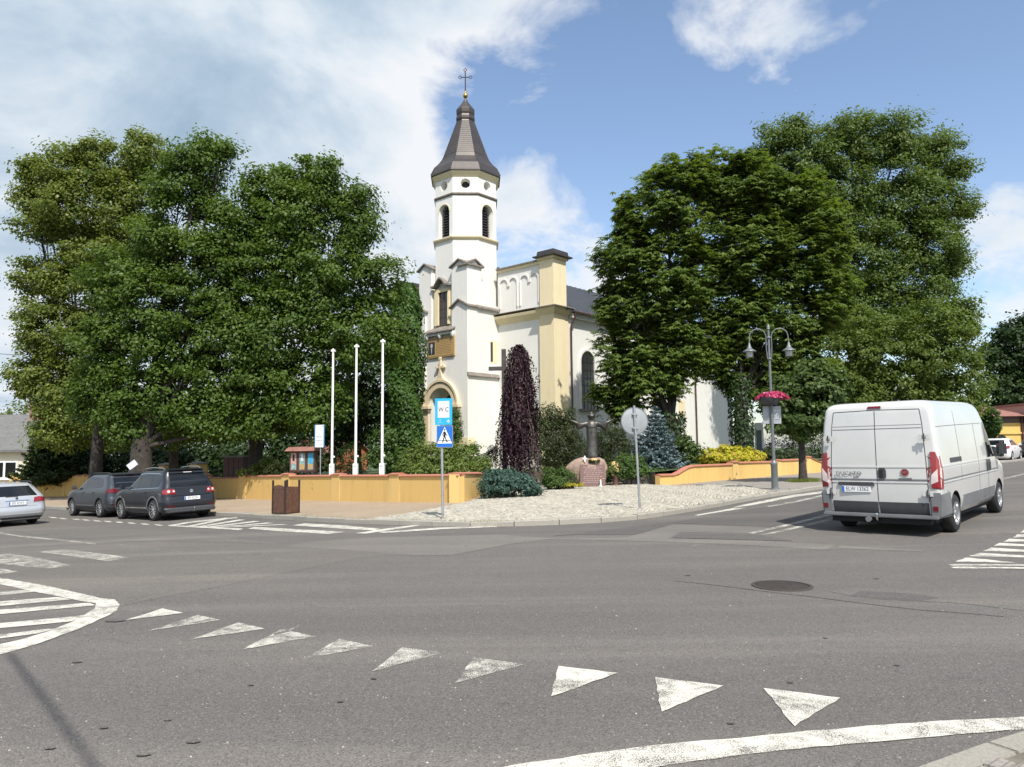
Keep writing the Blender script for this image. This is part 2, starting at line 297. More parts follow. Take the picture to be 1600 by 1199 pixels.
M = dict(
    asphalt=asphalt_mat('asphalt', (0.162, 0.148, 0.134), (0.182, 0.162, 0.142)),
    asphalt_old=asphalt_mat('asphalt_old', (0.182, 0.166, 0.147), (0.205, 0.18, 0.152)),
    asphalt_light=asphalt_mat('asphalt_light', (0.215, 0.198, 0.178), (0.25, 0.225, 0.19)),
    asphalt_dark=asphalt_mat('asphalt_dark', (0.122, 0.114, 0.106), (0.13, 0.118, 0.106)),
    paint=paint_mat('road_paint', 0.40), paint_worn=paint_mat('road_paint_worn', 0.58), paint_faded=paint_mat('road_paint_faded', 0.86, (0.42, 0.41, 0.38)),
    earth=mat('earth', (0.10, 0.085, 0.06), 0.95, var=0.3, bump=0.4),
    grass=mat('grass_ground', (0.055, 0.085, 0.025), 0.95, var=0.4, vscale=2.0, bump=0.6, bscale=30),
    paving=brick_mat('paving', (0.375, 0.285, 0.195), (0.43, 0.34, 0.24), (0.16, 0.13, 0.09), 5.0),
    slabs=brick_mat('grey_paving', (0.30, 0.275, 0.24), (0.35, 0.32, 0.28), (0.15, 0.13, 0.11), 5.0),
    cobble=island_mat('cobble', [(0.27, 0.25, 0.205), (0.45, 0.425, 0.355), (0.36, 0.335, 0.27), (0.52, 0.49, 0.42)]),
    joint=mat('cobble_joint', (0.15, 0.135, 0.105), 0.95, var=0.3, bump=0.3),
    kerb=island_mat('kerb_concrete', [(0.26, 0.245, 0.21), (0.33, 0.31, 0.27), (0.29, 0.27, 0.22)]),
    yellow=plaster_mat('yellow_render', (0.62, 0.415, 0.15), 0.55, (0.34, 0.23, 0.10)),
    yellow2=plaster_mat('yellow_render_pillar', (0.64, 0.44, 0.17), 0.35, (0.36, 0.25, 0.12)),
    terracotta=island_mat('terracotta_coping', [(0.38, 0.145, 0.09), (0.45, 0.18, 0.115), (0.33, 0.13, 0.085)]),
    white=plaster_mat('white_render', (0.72, 0.71, 0.665), 0.30, (0.48, 0.47, 0.43), low=(0.4, 2.6)),
    cream=plaster_mat('cream_render', (0.74, 0.64, 0.42), 0.30, (0.45, 0.36, 0.22)),
    stone_cream=plaster_mat('cream_stone', (0.66, 0.55, 0.38), 0.2, (0.4, 0.33, 0.22)),
    spire=None, roof_metal=None,
    coping=mat('stone_coping', (0.20, 0.175, 0.15), 0.8, var=0.35, vscale=5, bump=0.3),
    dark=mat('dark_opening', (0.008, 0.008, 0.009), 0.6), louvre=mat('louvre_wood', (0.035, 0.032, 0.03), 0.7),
    glass_old=mat('old_glass', (0.035, 0.035, 0.035), 0.12, spec=0.6), frame_brown=mat('brown_frame', (0.10, 0.06, 0.035), 0.6, var=0.2),
    iron=mat('iron', (0.03, 0.028, 0.027), 0.55, 0.6), gold=mat('gilt', (0.55, 0.38, 0.13), 0.3, 1.0),
    pipe=mat('brown_pipe', (0.075, 0.04, 0.03), 0.45),
    bronze=mat('bronze', (0.10, 0.095, 0.085), 0.42, 0.75, var=0.4, vscale=5, bump=0.5, bscale=30),
    granite=mat('pink_granite', (0.29, 0.205, 0.16), 0.8, var=0.35, vscale=7, bump=0.8, bscale=18),
    plaque=mat('plaque_stone', (0.15, 0.088, 0.078), 0.6, var=0.15, vscale=60),
    plaque_gold=mat('plaque_ochre', (0.42, 0.28, 0.11), 0.55, var=0.12, vscale=10),
    ochre_dark=mat('plaque_letters', (0.20, 0.12, 0.045), 0.6),
    pole_white=mat('white_pole', (0.78, 0.78, 0.75), 0.4, var=0.05), galv=mat('galvanised', (0.42, 0.43, 0.44), 0.45, 0.7, var=0.15, vscale=12),
    lamp_grey=mat('lamp_grey', (0.15, 0.165, 0.17), 0.45, 0.3, var=0.12), lamp_glass=mat('lamp_glass', (0.45, 0.47, 0.45), 0.25, spec=0.6),
    sign_grey=mat('sign_back', (0.34, 0.36, 0.37), 0.5, 0.5, var=0.08),
    blue=mat('sign_blue', (0.012, 0.13, 0.50), 0.35), cyan=mat('sign_cyan', (0.02, 0.36, 0.62), 0.35), sign_white=mat('sign_white', (0.75, 0.76, 0.78), 0.4),
    sign_panel=mat('sign_panel', (0.62, 0.60, 0.62), 0.4), black=mat('black', (0.012, 0.012, 0.013), 0.5), navy=mat('navy', (0.05, 0.07, 0.13), 0.5),
    bin=mat('bin_wood', (0.095, 0.045, 0.028), 0.55, var=0.35, vscale=9), bin_metal=mat('bin_metal', (0.028, 0.017, 0.014), 0.45),
    box=mat('brown_metal', (0.075, 0.035, 0.035), 0.5, var=0.15), rooftile=mat('red_roof', (0.24, 0.115, 0.09), 0.8, var=0.3, vscale=3, bump=0.3),
    redbrick=mat('red_brick', (0.44, 0.15, 0.07), 0.85, var=0.3, vscale=4, bump=0.3), greyroof=mat('grey_roof', (0.13, 0.13, 0.125), 0.8, var=0.2, vscale=3, bump=0.3),
    bark=mat('bark', (0.040, 0.034, 0.028), 0.95, var=0.45, vscale=7, bump=1.0, bscale=16), bark_l=mat('bark_lime', (0.10, 0.085, 0.065), 0.95, var=0.4, vscale=8, bump=0.9, bscale=20),
    wood_dark=mat('weathered_wood', (0.055, 0.048, 0.042), 0.8, var=0.3, bump=0.3), twig=mat('twig', (0.16, 0.13, 0.11), 0.9),
    tyre=mat('tyre', (0.016, 0.016, 0.017), 0.8, var=0.2, bump=0.2, bscale=60), rim=mat('alloy', (0.48, 0.49, 0.50), 0.32, 0.85),
    rim_dark=mat('wheel_inner', (0.03, 0.03, 0.032), 0.6), plastic=mat('dark_plastic', (0.045, 0.047, 0.05), 0.6, var=0.15), plastic_g=mat('grey_plastic', (0.14, 0.145, 0.15), 0.55, var=0.15, vscale=3),
    underbody=mat('underbody', (0.010, 0.010, 0.010), 0.9),
    van_white=mat('van_paint', (0.54, 0.54, 0.52), 0.35, var=0.06, vscale=1.2, coat=1.0, dirt=0.28, dirtcol=(0.42, 0.38, 0.32)), silver=mat('silver_paint', (0.50, 0.52, 0.54), 0.3, 0.45, coat=0.6),
    carwhite=mat('white_car_paint', (0.75, 0.76, 0.77), 0.25, coat=0.8), suv_grey=mat('blue_grey_paint', (0.034, 0.040, 0.050), 0.32, 0.1, coat=0.3),
    suv_dark=mat('dark_grey_paint', (0.011, 0.013, 0.018), 0.32, 0.0, coat=0.3), darkcar=mat('darkcar_paint', (0.03, 0.03, 0.035), 0.3, coat=0.8),
    glass=glass_mat('car_glass', (0.008, 0.010, 0.012), 0.03), red=mat('tail_red', (0.24, 0.008, 0.014), 0.15, coat=1.0), red_d=mat('dark_red_lens', (0.13, 0.008, 0.012), 0.2), lens=mat('clear_lens', (0.60, 0.52, 0.50), 0.12, coat=1.0), chrome=mat('chrome', (0.62, 0.63, 0.65), 0.12, 1.0),
    plate=mat('plate_white', (0.70, 0.71, 0.71), 0.4), seam=mat('seam', (0.05, 0.05, 0.05), 0.7), emblem_red=mat('emblem', (0.20, 0.02, 0.03), 0.3),
    paper=mat('paper', (0.55, 0.56, 0.64), 0.7), portrait=mat('portrait_dark', (0.015, 0.015, 0.018), 0.3), face=mat('portrait_face', (0.45, 0.42, 0.4), 0.6),
    pink=leaf_mat('petunia', (0.33, 0.02, 0.07), (0.48, 0.07, 0.17), 0.2, c3=(0.6, .25, .35)), candle=mat('candle', (0.6, 0.6, 0.58), 0.3), vase=mat('vase_stone', (0.13, 0.06, 0.055), 0.4, var=0.2),
    cream_flower=leaf_mat('cream_flower', (0.65, 0.40, 0.14), (0.75, 0.60, 0.35), 0.2),
    poster1=mat('poster_pink', (0.42, 0.26, 0.23), 0.6, var=0.4, vscale=9), poster2=mat('poster_green', (0.20, 0.34, 0.33), 0.6, var=0.6, vscale=9), poster3=mat('poster_blue', (0.07, 0.30, 0.42), 0.6, var=0.5, vscale=8),
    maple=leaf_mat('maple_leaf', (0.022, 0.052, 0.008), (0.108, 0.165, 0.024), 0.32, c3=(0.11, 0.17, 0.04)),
    lime=leaf_mat('lime_leaf', (0.058, 0.092, 0.014), (0.155, 0.190, 0.038), 0.36, c3=(0.24, 0.25, 0.08)),
    chestnut=leaf_mat('chestnut_leaf', (0.030, 0.058, 0.011), (0.130, 0.180, 0.034), 0.36, c3=(0.13, 0.18, 0.05)),
    ash=leaf_mat('ash_leaf', (0.036, 0.070, 0.013), (0.122, 0.170, 0.034), 0.36, c3=(0.15, 0.19, 0.07)),
    linden=leaf_mat('linden_leaf', (0.038, 0.072, 0.018), (0.092, 0.130, 0.035), 0.34, c3=(0.16, 0.21, 0.08)),
    young=leaf_mat('light_leaf', (0.060, 0.100, 0.018), (0.125, 0.165, 0.035), 0.38),
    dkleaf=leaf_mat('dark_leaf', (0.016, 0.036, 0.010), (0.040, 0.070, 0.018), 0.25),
    ivy=leaf_mat('ivy_leaf', (0.028, 0.070, 0.012), (0.070, 0.135, 0.022), 0.25),
    beech=leaf_mat('purple_leaf', (0.016, 0.006, 0.010), (0.042, 0.017, 0.025), 0.15, c3=(0.085, 0.045, 0.058), gl=0.25),
    juniper=leaf_mat('juniper', (0.055, 0.095, 0.018), (0.135, 0.175, 0.035), 0.2), juniper_b=leaf_mat('blue_juniper', (0.030, 0.070, 0.052), (0.070, 0.125, 0.095), 0.15),
    juniper_g=leaf_mat('green_juniper', (0.035, 0.075, 0.016), (0.085, 0.135, 0.03), 0.2),
    yew=leaf_mat('yew', (0.022, 0.036, 0.012), (0.062, 0.078, 0.026), 0.2), bluespruce=leaf_mat('blue_spruce', (0.07, 0.11, 0.12), (0.22, 0.29, 0.32), 0.1),
    spruce=leaf_mat('spruce', (0.012, 0.028, 0.010), (0.045, 0.070, 0.020), 0.15), golden=leaf_mat('golden_shrub', (0.32, 0.34, 0.02), (0.58, 0.50, 0.06), 0.3, c3=(0.6, 0.32, 0.12)),
    grassb=leaf_mat('grass_blade', (0.08, 0.12, 0.02), (0.20, 0.22, 0.06), 0.3),
)
def shingle(name, col, scale):
    m = bpy.data.materials.new(name); m.use_nodes = True
    t = NT(m.node_tree); b = t.n['Principled BSDF']
    tc = t.new('ShaderNodeTexCoord'); n = t.noise(tc.outputs['Object'], 7, 5, 0.7); n2 = t.noise(tc.outputs['Object'], 0.9, 4, 0.6)
    c = t.mix(t.ramp(n, [(0.3, 0.0), (0.7, 1.0)]), tuple(x*0.75 for x in col), tuple(x*1.25 for x in col))
    c = t.mix(t.ramp(n2, [(0.45, 0.0), (0.7, 0.6)]), c, (col[0]*1.5, col[1]*1.35, col[2]*1.2))
    t.link(c, b.inputs['Base Color']); b.inputs['Roughness'].default_value = 0.42; b.inputs['Metallic'].default_value = 0.35
    return m
M['spire'] = shingle('spire_metal', (0.060, 0.053, 0.050), 5)
M['roof_metal'] = mat('roof_sheet', (0.095, 0.098, 0.105), 0.4, 0.35, var=0.2, vscale=2)

# ---------------------------------------------------------------- object helpers
def tag(o, label=None, cat=None, group=None, kind=None):
    if label: o['label'] = label
    if cat: o['category'] = cat
    if group: o['group'] = group
    if kind: o['kind'] = kind
    return o
def thing(name, label, cat, loc=(0, 0, 0), rot=None, group=None):
    o = bpy.data.objects.new(name, None); C.objects.link(o); o.location = loc; o.empty_display_size = 0.3
    if rot is not None: o.rotation_euler = rot if not isinstance(rot, (int, float)) else (0, 0, rot)
    return tag(o, label, cat, group)
def link(name, me, parent=None):
    o = bpy.data.objects.new(name, me); C.objects.link(o)
    if parent: o.parent = parent
    return o
def dup(o, parent=None):
    c = o.copy(); C.objects.link(c); c.parent = parent
    for ch in list(o.children): dup(ch, c)
    return c

class MB:
    def __init__(s): s.v = []; s.f = []
    def add(s, vs, fs):
        k = len(s.v); s.v += [tuple(v) for v in vs]; s.f += [tuple(i+k for i in f) for f in fs]; return s
    def box(s, x0, x1, y0, y1, z0, z1):
        return s.add([(x0, y0, z0), (x1, y0, z0), (x1, y1, z0), (x0, y1, z0), (x0, y0, z1), (x1, y0, z1), (x1, y1, z1), (x0, y1, z1)],
                     [(0, 3, 2, 1), (4, 5, 6, 7), (0, 1, 5, 4), (1, 2, 6, 5), (2, 3, 7, 6), (3, 0, 4, 7)])
    def hexa(s, b, t):           # bottom quad, top quad
        return s.add(list(b)+list(t), [(0, 3, 2, 1), (4, 5, 6, 7), (0, 1, 5, 4), (1, 2, 6, 5), (2, 3, 7, 6), (3, 0, 4, 7)])
    def prism(s, poly, f0, f1):  # poly: 2-D points; f0/f1: functions to 3-D
        n = len(poly); a = [f0(*p) for p in poly]; b = [f1(*p) for p in poly]
        return s.add(a+b, [tuple(range(n))[::-1], tuple(range(n, 2*n))]+[(i, (i+1) % n, n+(i+1) % n, n+i) for i in range(n)])
    def tube(s, pts, rad, n=8, cap=True):
        pts = [Vector(p) for p in pts]
        if isinstance(rad, (int, float)): rad = [rad]*len(pts)
        rings = []; up = None
        for i, p in enumerate(pts):
            d = (pts[min(i+1, len(pts)-1)]-pts[max(i-1, 0)]).normalized()
            if up is None: up = d.orthogonal().normalized()
            a = (up-d*up.dot(d))
            a = a.normalized() if a.length > 1e-6 else d.orthogonal().normalized()
            up = a; b = d.cross(a)
            rings.append([p+(a*math.cos(t)+b*math.sin(t))*rad[i] for t in [2*PI*k/n for k in range(n)]])
        vs = [q for r in rings for q in r]
        fs = [(i*n+k, i*n+(k+1) % n, (i+1)*n+(k+1) % n, (i+1)*n+k) for i in range(len(pts)-1) for k in range(n)]
        if cap: fs += [tuple(range(n))[::-1], tuple((len(pts)-1)*n+k for k in range(n))]
        return s.add(vs, fs)
    def lathe(s, prof, n=24, c=(0, 0, 0), axis='z', rot=0.0, cap=True):
        vs = []
        for r, h in prof:
            for k in range(n):
                a = 2*PI*k/n+rot; x, y = r*math.cos(a), r*math.sin(a)
                p = (x, y, h) if axis == 'z' else ((x, h, y) if axis == 'y' else (h, x, y))
                vs.append((p[0]+c[0], p[1]+c[1], p[2]+c[2]))
        fs = [(i*n+k, i*n+(k+1) % n, (i+1)*n+(k+1) % n, (i+1)*n+k) for i in range(len(prof)-1) for k in range(n)]
        if cap: fs += [tuple(range(n))[::-1], tuple((len(prof)-1)*n+k for k in range(n))]
        return s.add(vs, fs)
    def build(s, name, m, parent=None, smooth=None, bevel=0.0):
        me = bpy.data.meshes.new(name); me.from_pydata(s.v, [], s.f)
        bm = bmesh.new(); bm.from_mesh(me)
        if bevel:
            bmesh.ops.remove_doubles(bm, verts=bm.verts, dist=1e-5)
            bmesh.ops.bevel(bm, geom=[e for e in bm.edges if e.is_manifold and e.calc_face_angle(0) > 0.4], offset=bevel, segments=2, affect='EDGES', clamp_overlap=True)
        bmesh.ops.recalc_face_normals(bm, faces=bm.faces); bm.to_mesh(me); bm.free()
        if m: me.materials.append(M[m] if isinstance(m, str) else m)
        if smooth is not None:
            me.polygons.foreach_set('use_smooth', [True]*len(me.polygons)); me.set_sharp_from_angle(angle=math.radians(smooth))
        return link(name, me, parent)

def fill(poly, step, fz, name, m, parent=None, uv=None):
    """triangulated sheet over a 2-D polygon that follows the height function fz"""
    poly = [Vector((p[0], p[1])) for p in poly]
    pts = []
    for i, a in enumerate(poly):
        b = poly[(i+1) % len(poly)]; k = max(1, int((b-a).length/step))
        pts += [a.lerp(b, j/k) for j in range(k)]
    nb = len(pts); edges = [(i, (i+1) % nb) for i in range(nb)]
    xs = [p.x for p in pts]; ys = [p.y for p in pts]
    ins = []
    x = math.floor(min(xs)/step)*step
    while x < max(xs):
        y = math.floor(min(ys)/step)*step
        while y < max(ys):
            c = False
            for i in range(nb):
                a, b = pts[i], pts[(i+1) % nb]
                if (a.y > y) != (b.y > y) and x < (b.x-a.x)*(y-a.y)/(b.y-a.y)+a.x: c = not c
            if c: ins.append(Vector((x+0.013, y+0.007)))
            y += step
        x += step
    v, e, f, *_ = delaunay_2d_cdt(pts+ins, edges, [list(range(nb))], 1, 1e-5)
    me = bpy.data.meshes.new(name); me.from_pydata([(p.x, p.y, fz(p.x, p.y)) for p in v], [], [tuple(q) for q in f])
    me.update()
    if len(me.polygons) and sum(p.normal.z for p in me.polygons) < 0: me.flip_normals()
    me.materials.append(M[m] if isinstance(m, str) else m)
    return link(name, me, parent)
RJ = random.Random(99)
def road_mark(name, pxs, m='paint', dz=0.012, parent=None, step=0.5):
    poly = [G(*p).xy for p in pxs]
    if m.startswith('paint'):        # sprayed edges are never quite straight
        out = []
        for i, a in enumerate(poly):
            b = poly[(i+1) % len(poly)]; L = (b-a).length; k = max(1, min(40, int(L/0.09))); amp = min(.009, L*.02)
            n = Vector((-(b-a).y, (b-a).x)).normalized() if L > 1e-6 else Vector((0, 0))
            out += [a.lerp(b, j/k)+n*(RJ.uniform(-amp, amp) if j else 0) for j in range(k)]
        poly = out
    o = fill(poly, step, lambda x, y: gz(x, y)+dz, name, m, parent)
    return o
def text_mesh(name, s, size, m, parent, mtx, depth=0.002, align='CENTER', sx=1.0):
    cu = bpy.data.curves.new(name, 'FONT'); cu.body = s; cu.size = size; cu.align_x = align; cu.align_y = 'CENTER'; cu.extrude = depth; cu.resolution_u = 3
    o = bpy.data.objects.new(name, cu); C.objects.link(o)
    dg = bpy.context.evaluated_depsgraph_get(); me = bpy.data.meshes.new_from_object(o.evaluated_get(dg))
    bpy.data.objects.remove(o); bpy.data.curves.remove(cu)
    me.materials.clear(); me.materials.append(M[m])
    me.transform(mtx @ Matrix.Diagonal((sx, 1, 1, 1)))
    return link(name, me, parent)
# ---------------------------------------------------------------- ground, roads, pavements
def ring_ground():
    rs = [0, 4, 8, 12, 16, 20, 25, 30, 40, 55, 80, 120, 200, 400, 900, 3000]; n = 64
    v = [(0, 0, gz(0, 0)-0.30)]; f = []
    for r in rs[1:]:
        for k in range(n):
            a = 2*PI*k/n; x, y = r*math.cos(a), r*math.sin(a); v.append((x, y, gz(x, y)-0.30))
    for k in range(n): f.append((0, 1+k, 1+(k+1) % n))
    for i in range(len(rs)-2):
        for k in range(n): f.append((1+i*n+k, 1+(i+1)*n+k, 1+(i+1)*n+(k+1) % n, 1+i*n+(k+1) % n))
    me = bpy.data.meshes.new('ground'); me.from_pydata(v, [], f); me.materials.append(M['grass']); tag(link('ground', me), kind='structure')
ring_ground()
def grid_sheet(name, x0, x1, y0, y1, st, dz, m):
    X = list(np.arange(x0, -26, 2.0))+list(np.arange(-26, 26, .5))+list(np.arange(26, x1, 2.0)); Y = list(np.arange(y0, 2, 2.0))+list(np.arange(2, 42, .5))+list(np.arange(42, y1, 2.0)); nx, ny = len(X), len(Y)
    v = [(float(x), float(y), gz(x, y)+dz) for y in Y for x in X]
    f = [(j*nx+i, j*nx+i+1, (j+1)*nx+i+1, (j+1)*nx+i) for j in range(ny-1) for i in range(nx-1)]
    me = bpy.data.meshes.new(name); me.from_pydata(v, [], f); me.materials.append(M[m]); return link(name, me)
road = tag(grid_sheet('road', -90, 110, -40, 130, 1.0, 0.0, 'asphalt'), kind='structure')

KERB_PX = [(63, 794), (101, 796), (331, 806), (415, 811), (450, 812.5), (485, 815), (555, 818.5), (660, 822), (730, 823.5), (780, 823.5), (885, 820), (990, 813), (1060, 803), (1130, 791), (1200, 777.5), (1284, 764.5)]
K = [G(*p).xy for p in KERB_PX]
dl = (K[0]-K[2]).normalized(); dr = (K[-1]-K[-3]).normalized()
K = [K[0]+dl*45]+K+[K[-1]+dr*20, K[-1]+dr*60]
def resample(pts, st):
    out = [pts[0].copy()]; acc = 0
    for a, b in zip(pts, pts[1:]):
        L = (b-a).length; t = st-acc
        while t <= L: out.append(a.lerp(b, t/L)); t += st
        acc = (acc+L) % st
    return out
def catmull(pts, k=6):
    out = []
    for i in range(len(pts)-1):
        p0, p1, p2, p3 = pts[max(i-1, 0)], pts[i], pts[i+1], pts[min(i+2, len(pts)-1)]
        for j in range(k):
            t = j/k
            out.append(0.5*((2*p1)+(p2-p0)*t+(2*p0-5*p1+4*p2-p3)*t*t+(3*p1-p0-3*p2+p3)*t**3))
    return out+[pts[-1]]
KS = catmull(K, 6)
def offset(pts, d):
    out = []
    for i, p in enumerate(pts):
        t = (pts[min(i+1, len(pts)-1)]-pts[max(i-1, 0)]).normalized(); out.append(p+Vector((-t.y, t.x))*d)
    return out
kerb = thing('kerb', None, None); kerb['kind'] = 'structure'
ks = resample(KS, 1.0); ko = offset(ks, 0.15)
rk = random.Random(3)
for i in range(len(ks)-1):
    if ks[i].length > 75: continue
    a, b, c, d = ks[i].lerp(ks[i+1], .008), ks[i].lerp(ks[i+1], .992), ko[i].lerp(ko[i+1], .992), ko[i].lerp(ko[i+1], .008)
    h = 0.118+rk.uniform(-.008, .008)
    mb = MB(); ch = 0.02
    bot = [(p.x, p.y, gz(p.x, p.y)-0.1) for p in (a, b, c, d)]
    n = (c-b).normalized()*ch
    mid = [(p.x, p.y, gz(p.x, p.y)+h-ch) for p in (a, b, c, d)]
    a2, b2 = a+n, b+n
    top = [(p.x, p.y, gz(p.x, p.y)+h) for p in (a2, b2, c, d)]
    mb.add(bot+mid+top, [(0, 3, 2, 1), (0, 1, 5, 4), (1, 2, 6, 5), (2, 3, 7, 6), (3, 0, 4, 7), (4, 5, 9, 8), (5, 6, 10, 9), (7, 4, 8, 11), (8, 9, 10, 11), (6, 7, 11, 10)])
    mb.build('kerb_stone', 'kerb', kerb)
gd = [p for p in KS if p.length < 60]
tag(fill([p for p in offset(gd, 0.002)]+[p+Vector((rk.uniform(-.03, .03), rk.uniform(-.03, .03))) for p in offset(gd, -0.16)][::-1], 2.0, lambda x, y: gz(x, y)+0.0068, 'gutter_dirt', paint_mat('gutter_silt', 0.75, (0.13, 0.11, 0.08))), kind='structure')
inner = offset(KS, 0.149)
pav = [p for p in inner if p.length < 90]
back = [pav[-1]+Vector((-20, 40)), Vector((0, 95)), pav[0]+Vector((15, 55))]
tag(fill(pav+back, 1.6, lambda x, y: gz(x, y)+0.10, 'pavement', 'paving'), kind='structure')

# cobbled plaza in front of the monument
def near_k(px0, px1, d=0.17):
    return [p for p in offset(KS, d) if px0 <= proj((p.x, p.y, gz(p.x, p.y)))[0] <= px1 and p.y > 5]
DP = 0.104
plaza = near_k(575, 1212)+[G(x, y, DP).xy for x, y in ((1200, 768), (1150, 758), (1110, 757), (1060, 761), (1031, 757), (985, 752), (940, 748), (850, 752), (752, 768), (735, 784), (655, 800))]
tag(fill(plaza, 0.7, lambda x, y: gz(x, y)+DP, 'cobble_bed', 'joint'), kind='structure')
gp = near_k(1212, 1330)+[G(x, y, DP).xy for x, y in ((1330, 742), (1285, 741), (1150, 749), (1060, 757), (1110, 757.1), (1150, 758.1), (1200, 768))]
for i in range(3): pass
right_pav = [p for p in offset(KS, 0.17) if p.y > 15 and proj((p.x, p.y, gz(p.x, p.y)))[0] > 1214 and p.length < 80]
far = [right_pav[-1]+Vector((-6, 8))]
tag(fill(right_pav+far+[G(1285, 738, DP).xy, G(1062, 757, DP).xy, G(1110, 757.5, DP).xy, G(1150, 758.5, DP).xy, G(1200, 768.5, DP).xy], 1.2, lambda x, y: gz(x, y)+0.106, 'pavement_slabs', 'slabs'), kind='structure')
def inside(poly, x, y):
    c = False; n = len(poly)
    for i in range(n):
        a, b = poly[i], poly[(i+1) % n]
        if (a[1] > y) != (b[1] > y) and x < (b[0]-a[0])*(y-a[1])/(b[1]-a[1])+a[0]: c = not c
    return c
def cobbles():
    r = random.Random(11); mb = MB()
    x0, x1 = min(p.x for p in plaza), max(p.x for p in plaza); y0, y1 = min(p.y for p in plaza), max(p.y for p in plaza)
    cx, st = 1.6, 0.118                       # laid in segmental arcs, 1.6 m wide bays
    nb = int((x1-x0)/cx)+2
    ca, sa = math.cos(0.2), math.sin(0.2)
    for bi in range(-1, nb+1):
        for row in range(-30, int((y1-y0)/st)+44):
            k = int(cx/st)
            for j in range(k):
                t = (j+0.5)/k*2-1
                u = bi*cx+(j+0.5+(row % 2)*.5)*cx/k; t = ((j+0.5+(row % 2)*.5)/k*2-1); v = row*st-0.55*t*t
                x = x0+u*ca-v*sa-1.5; y = y0+v*ca+u*sa-1.5
                x += r.uniform(-.016, .016); y += r.uniform(-.016, .016)
                if not inside(plaza, x, y): continue
                a = -math.atan2(1.1*t, cx/2)+.2+r.uniform(-.2, .2)
                w, l = st*r.uniform(.39, .49), st*r.uniform(.38, .48); h = 0.022+r.uniform(-.006, .007)
                z = gz(x, y)+DP; c, s = math.cos(a), math.sin(a)
                def q(dx, dy, dz): return (x+dx*c-dy*s, y+dx*s+dy*c, z+dz)
                b = [q(-w, -l, -.005), q(w, -l, -.005), q(w, l, -.005), q(-w, l, -.005)]
                tw, tl = w*.68, l*.68; e = r.uniform(-.005, .005)
                tt = [q(-tw, -tl, h+e), q(tw, -tl, h-e), q(tw, tl, h-e), q(-tw, tl, h+e)]
                mb.add(b+tt, [(4, 5, 6, 7), (0, 1, 5, 4), (1, 2, 6, 5), (2, 3, 7, 6), (3, 0, 4, 7)])
    me = bpy.data.meshes.new('cobblestones'); me.from_pydata(mb.v, [], mb.f); me.materials.append(M['cobble'])
    tag(link('cobblestones', me), 'pale granite cobbles laid in arcs over the plaza in front of the monument', 'paving', kind='stuff')
cobbles()

# the corner the photographer stands on: flat kerb and stone setts
nearp = [G(1425, 1205).xy, G(1500, 1178).xy, G(1600, 1148).xy, G(1800, 1085).xy, Vector((6.5, 3.0)), Vector((6.5, -6)), Vector((-3.0, -6)), Vector((-0.6, 0.9)), G(1250, 1290).xy]
tag(fill(nearp, 0.5, lambda x, y: gz(x, y)+0.008, 'near_pavement', 'joint'), kind='structure')
np_root = thing('near_kerb', None, None); np_root['kind'] = 'structure'
edge = resample([p for p in nearp[8:]+nearp[:4]], 0.8)
eo = offset(edge, -0.16)
for i in range(len(edge)-1):
    a, b, c, d = edge[i].lerp(edge[i+1], .01), edge[i].lerp(edge[i+1], .99), eo[i].lerp(eo[i+1], .99), eo[i].lerp(eo[i+1], .01)
    z = gz(*a); MB().hexa([(p.x, p.y, z-.05) for p in (a, b, c, d)], [(p.x, p.y, z+.022) for p in (a, b, c, d)]).build('kerb_stone', 'kerb', np_root, bevel=.006)
sett_me = None; cnt = 0
inn = offset(edge, -0.19)
for i in range(60):
    for j in range(36):
        u = Vector((0.80, 0.60)); w = Vector((0.60, -0.80)); o = G(1425, 1205).xy+Vector((-0.6, -0.5))
        p = o+u*(i*0.165+(j % 2)*0.08)+w*(j*0.112)
        if not inside(inn+[Vector((6.5, 3)), Vector((6.5, -6)), Vector((-3, -6))], p.x, p.y): continue
        if p.y < 2.3 or p.x > 4.8 or cnt > 290: continue
        if sett_me is None:
            oo = MB().hexa([(-.077, -.051, -.03), (.077, -.051, -.03), (.077, .051, -.03), (-.077, .051, -.03)], [(-.070, -.045, .02), (.070, -.045, .02), (.070, .045, .02), (-.070, .045, .02)]).build('paving_sett', 'slabs', np_root)
            sett_me = oo.data
        else:
            oo = link('paving_sett', sett_me, np_root)
        oo.location = (p.x, p.y, gz(*p)+0.008+rk.uniform(-.003, .003)); oo.rotation_euler = (rk.uniform(-.02, .02), rk.uniform(-.02, .02), math.atan2(.6, .8)+rk.uniform(-.03, .03)); cnt += 1

# asphalt repairs, old and light surfaces (each a sheet 4 mm above the one below)
def patch(name, pts, m, dz): return tag(road_mark(name, pts, m, dz, step=0.5), kind='structure')
patch('old_asphalt', [(-150, 800), (60, 815), (250, 829), (330, 838), (440, 850), (500, 845), (600, 838), (700, 845), (640, 866), (560, 872), (400, 905), (190, 947), (100, 930), (-150, 905)], 'asphalt_old', 0.002)
patch('light_patch', [(440, 854), (480, 848), (600, 840), (780, 836), (870, 842), (905, 842), (980, 840), (1050, 820), (1110, 822), (1215, 826), (1182, 834), (1062, 832), (1045, 842), (1180, 845), (1306, 852), (1290, 860), (1180, 853), (1040, 847), (1000, 846), (860, 843), (795, 851), (705, 868), (640, 868), (540, 860)], 'asphalt_light', 0.0035)
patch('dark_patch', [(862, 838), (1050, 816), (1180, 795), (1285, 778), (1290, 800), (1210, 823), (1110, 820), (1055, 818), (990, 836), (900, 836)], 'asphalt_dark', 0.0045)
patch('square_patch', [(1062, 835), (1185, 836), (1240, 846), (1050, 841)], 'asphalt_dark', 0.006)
patch('worn_strip', [(1310, 853), (1380, 857), (1445, 860), (1440, 862), (1370, 860), (1312, 857)], 'asphalt_light', 0.0035)
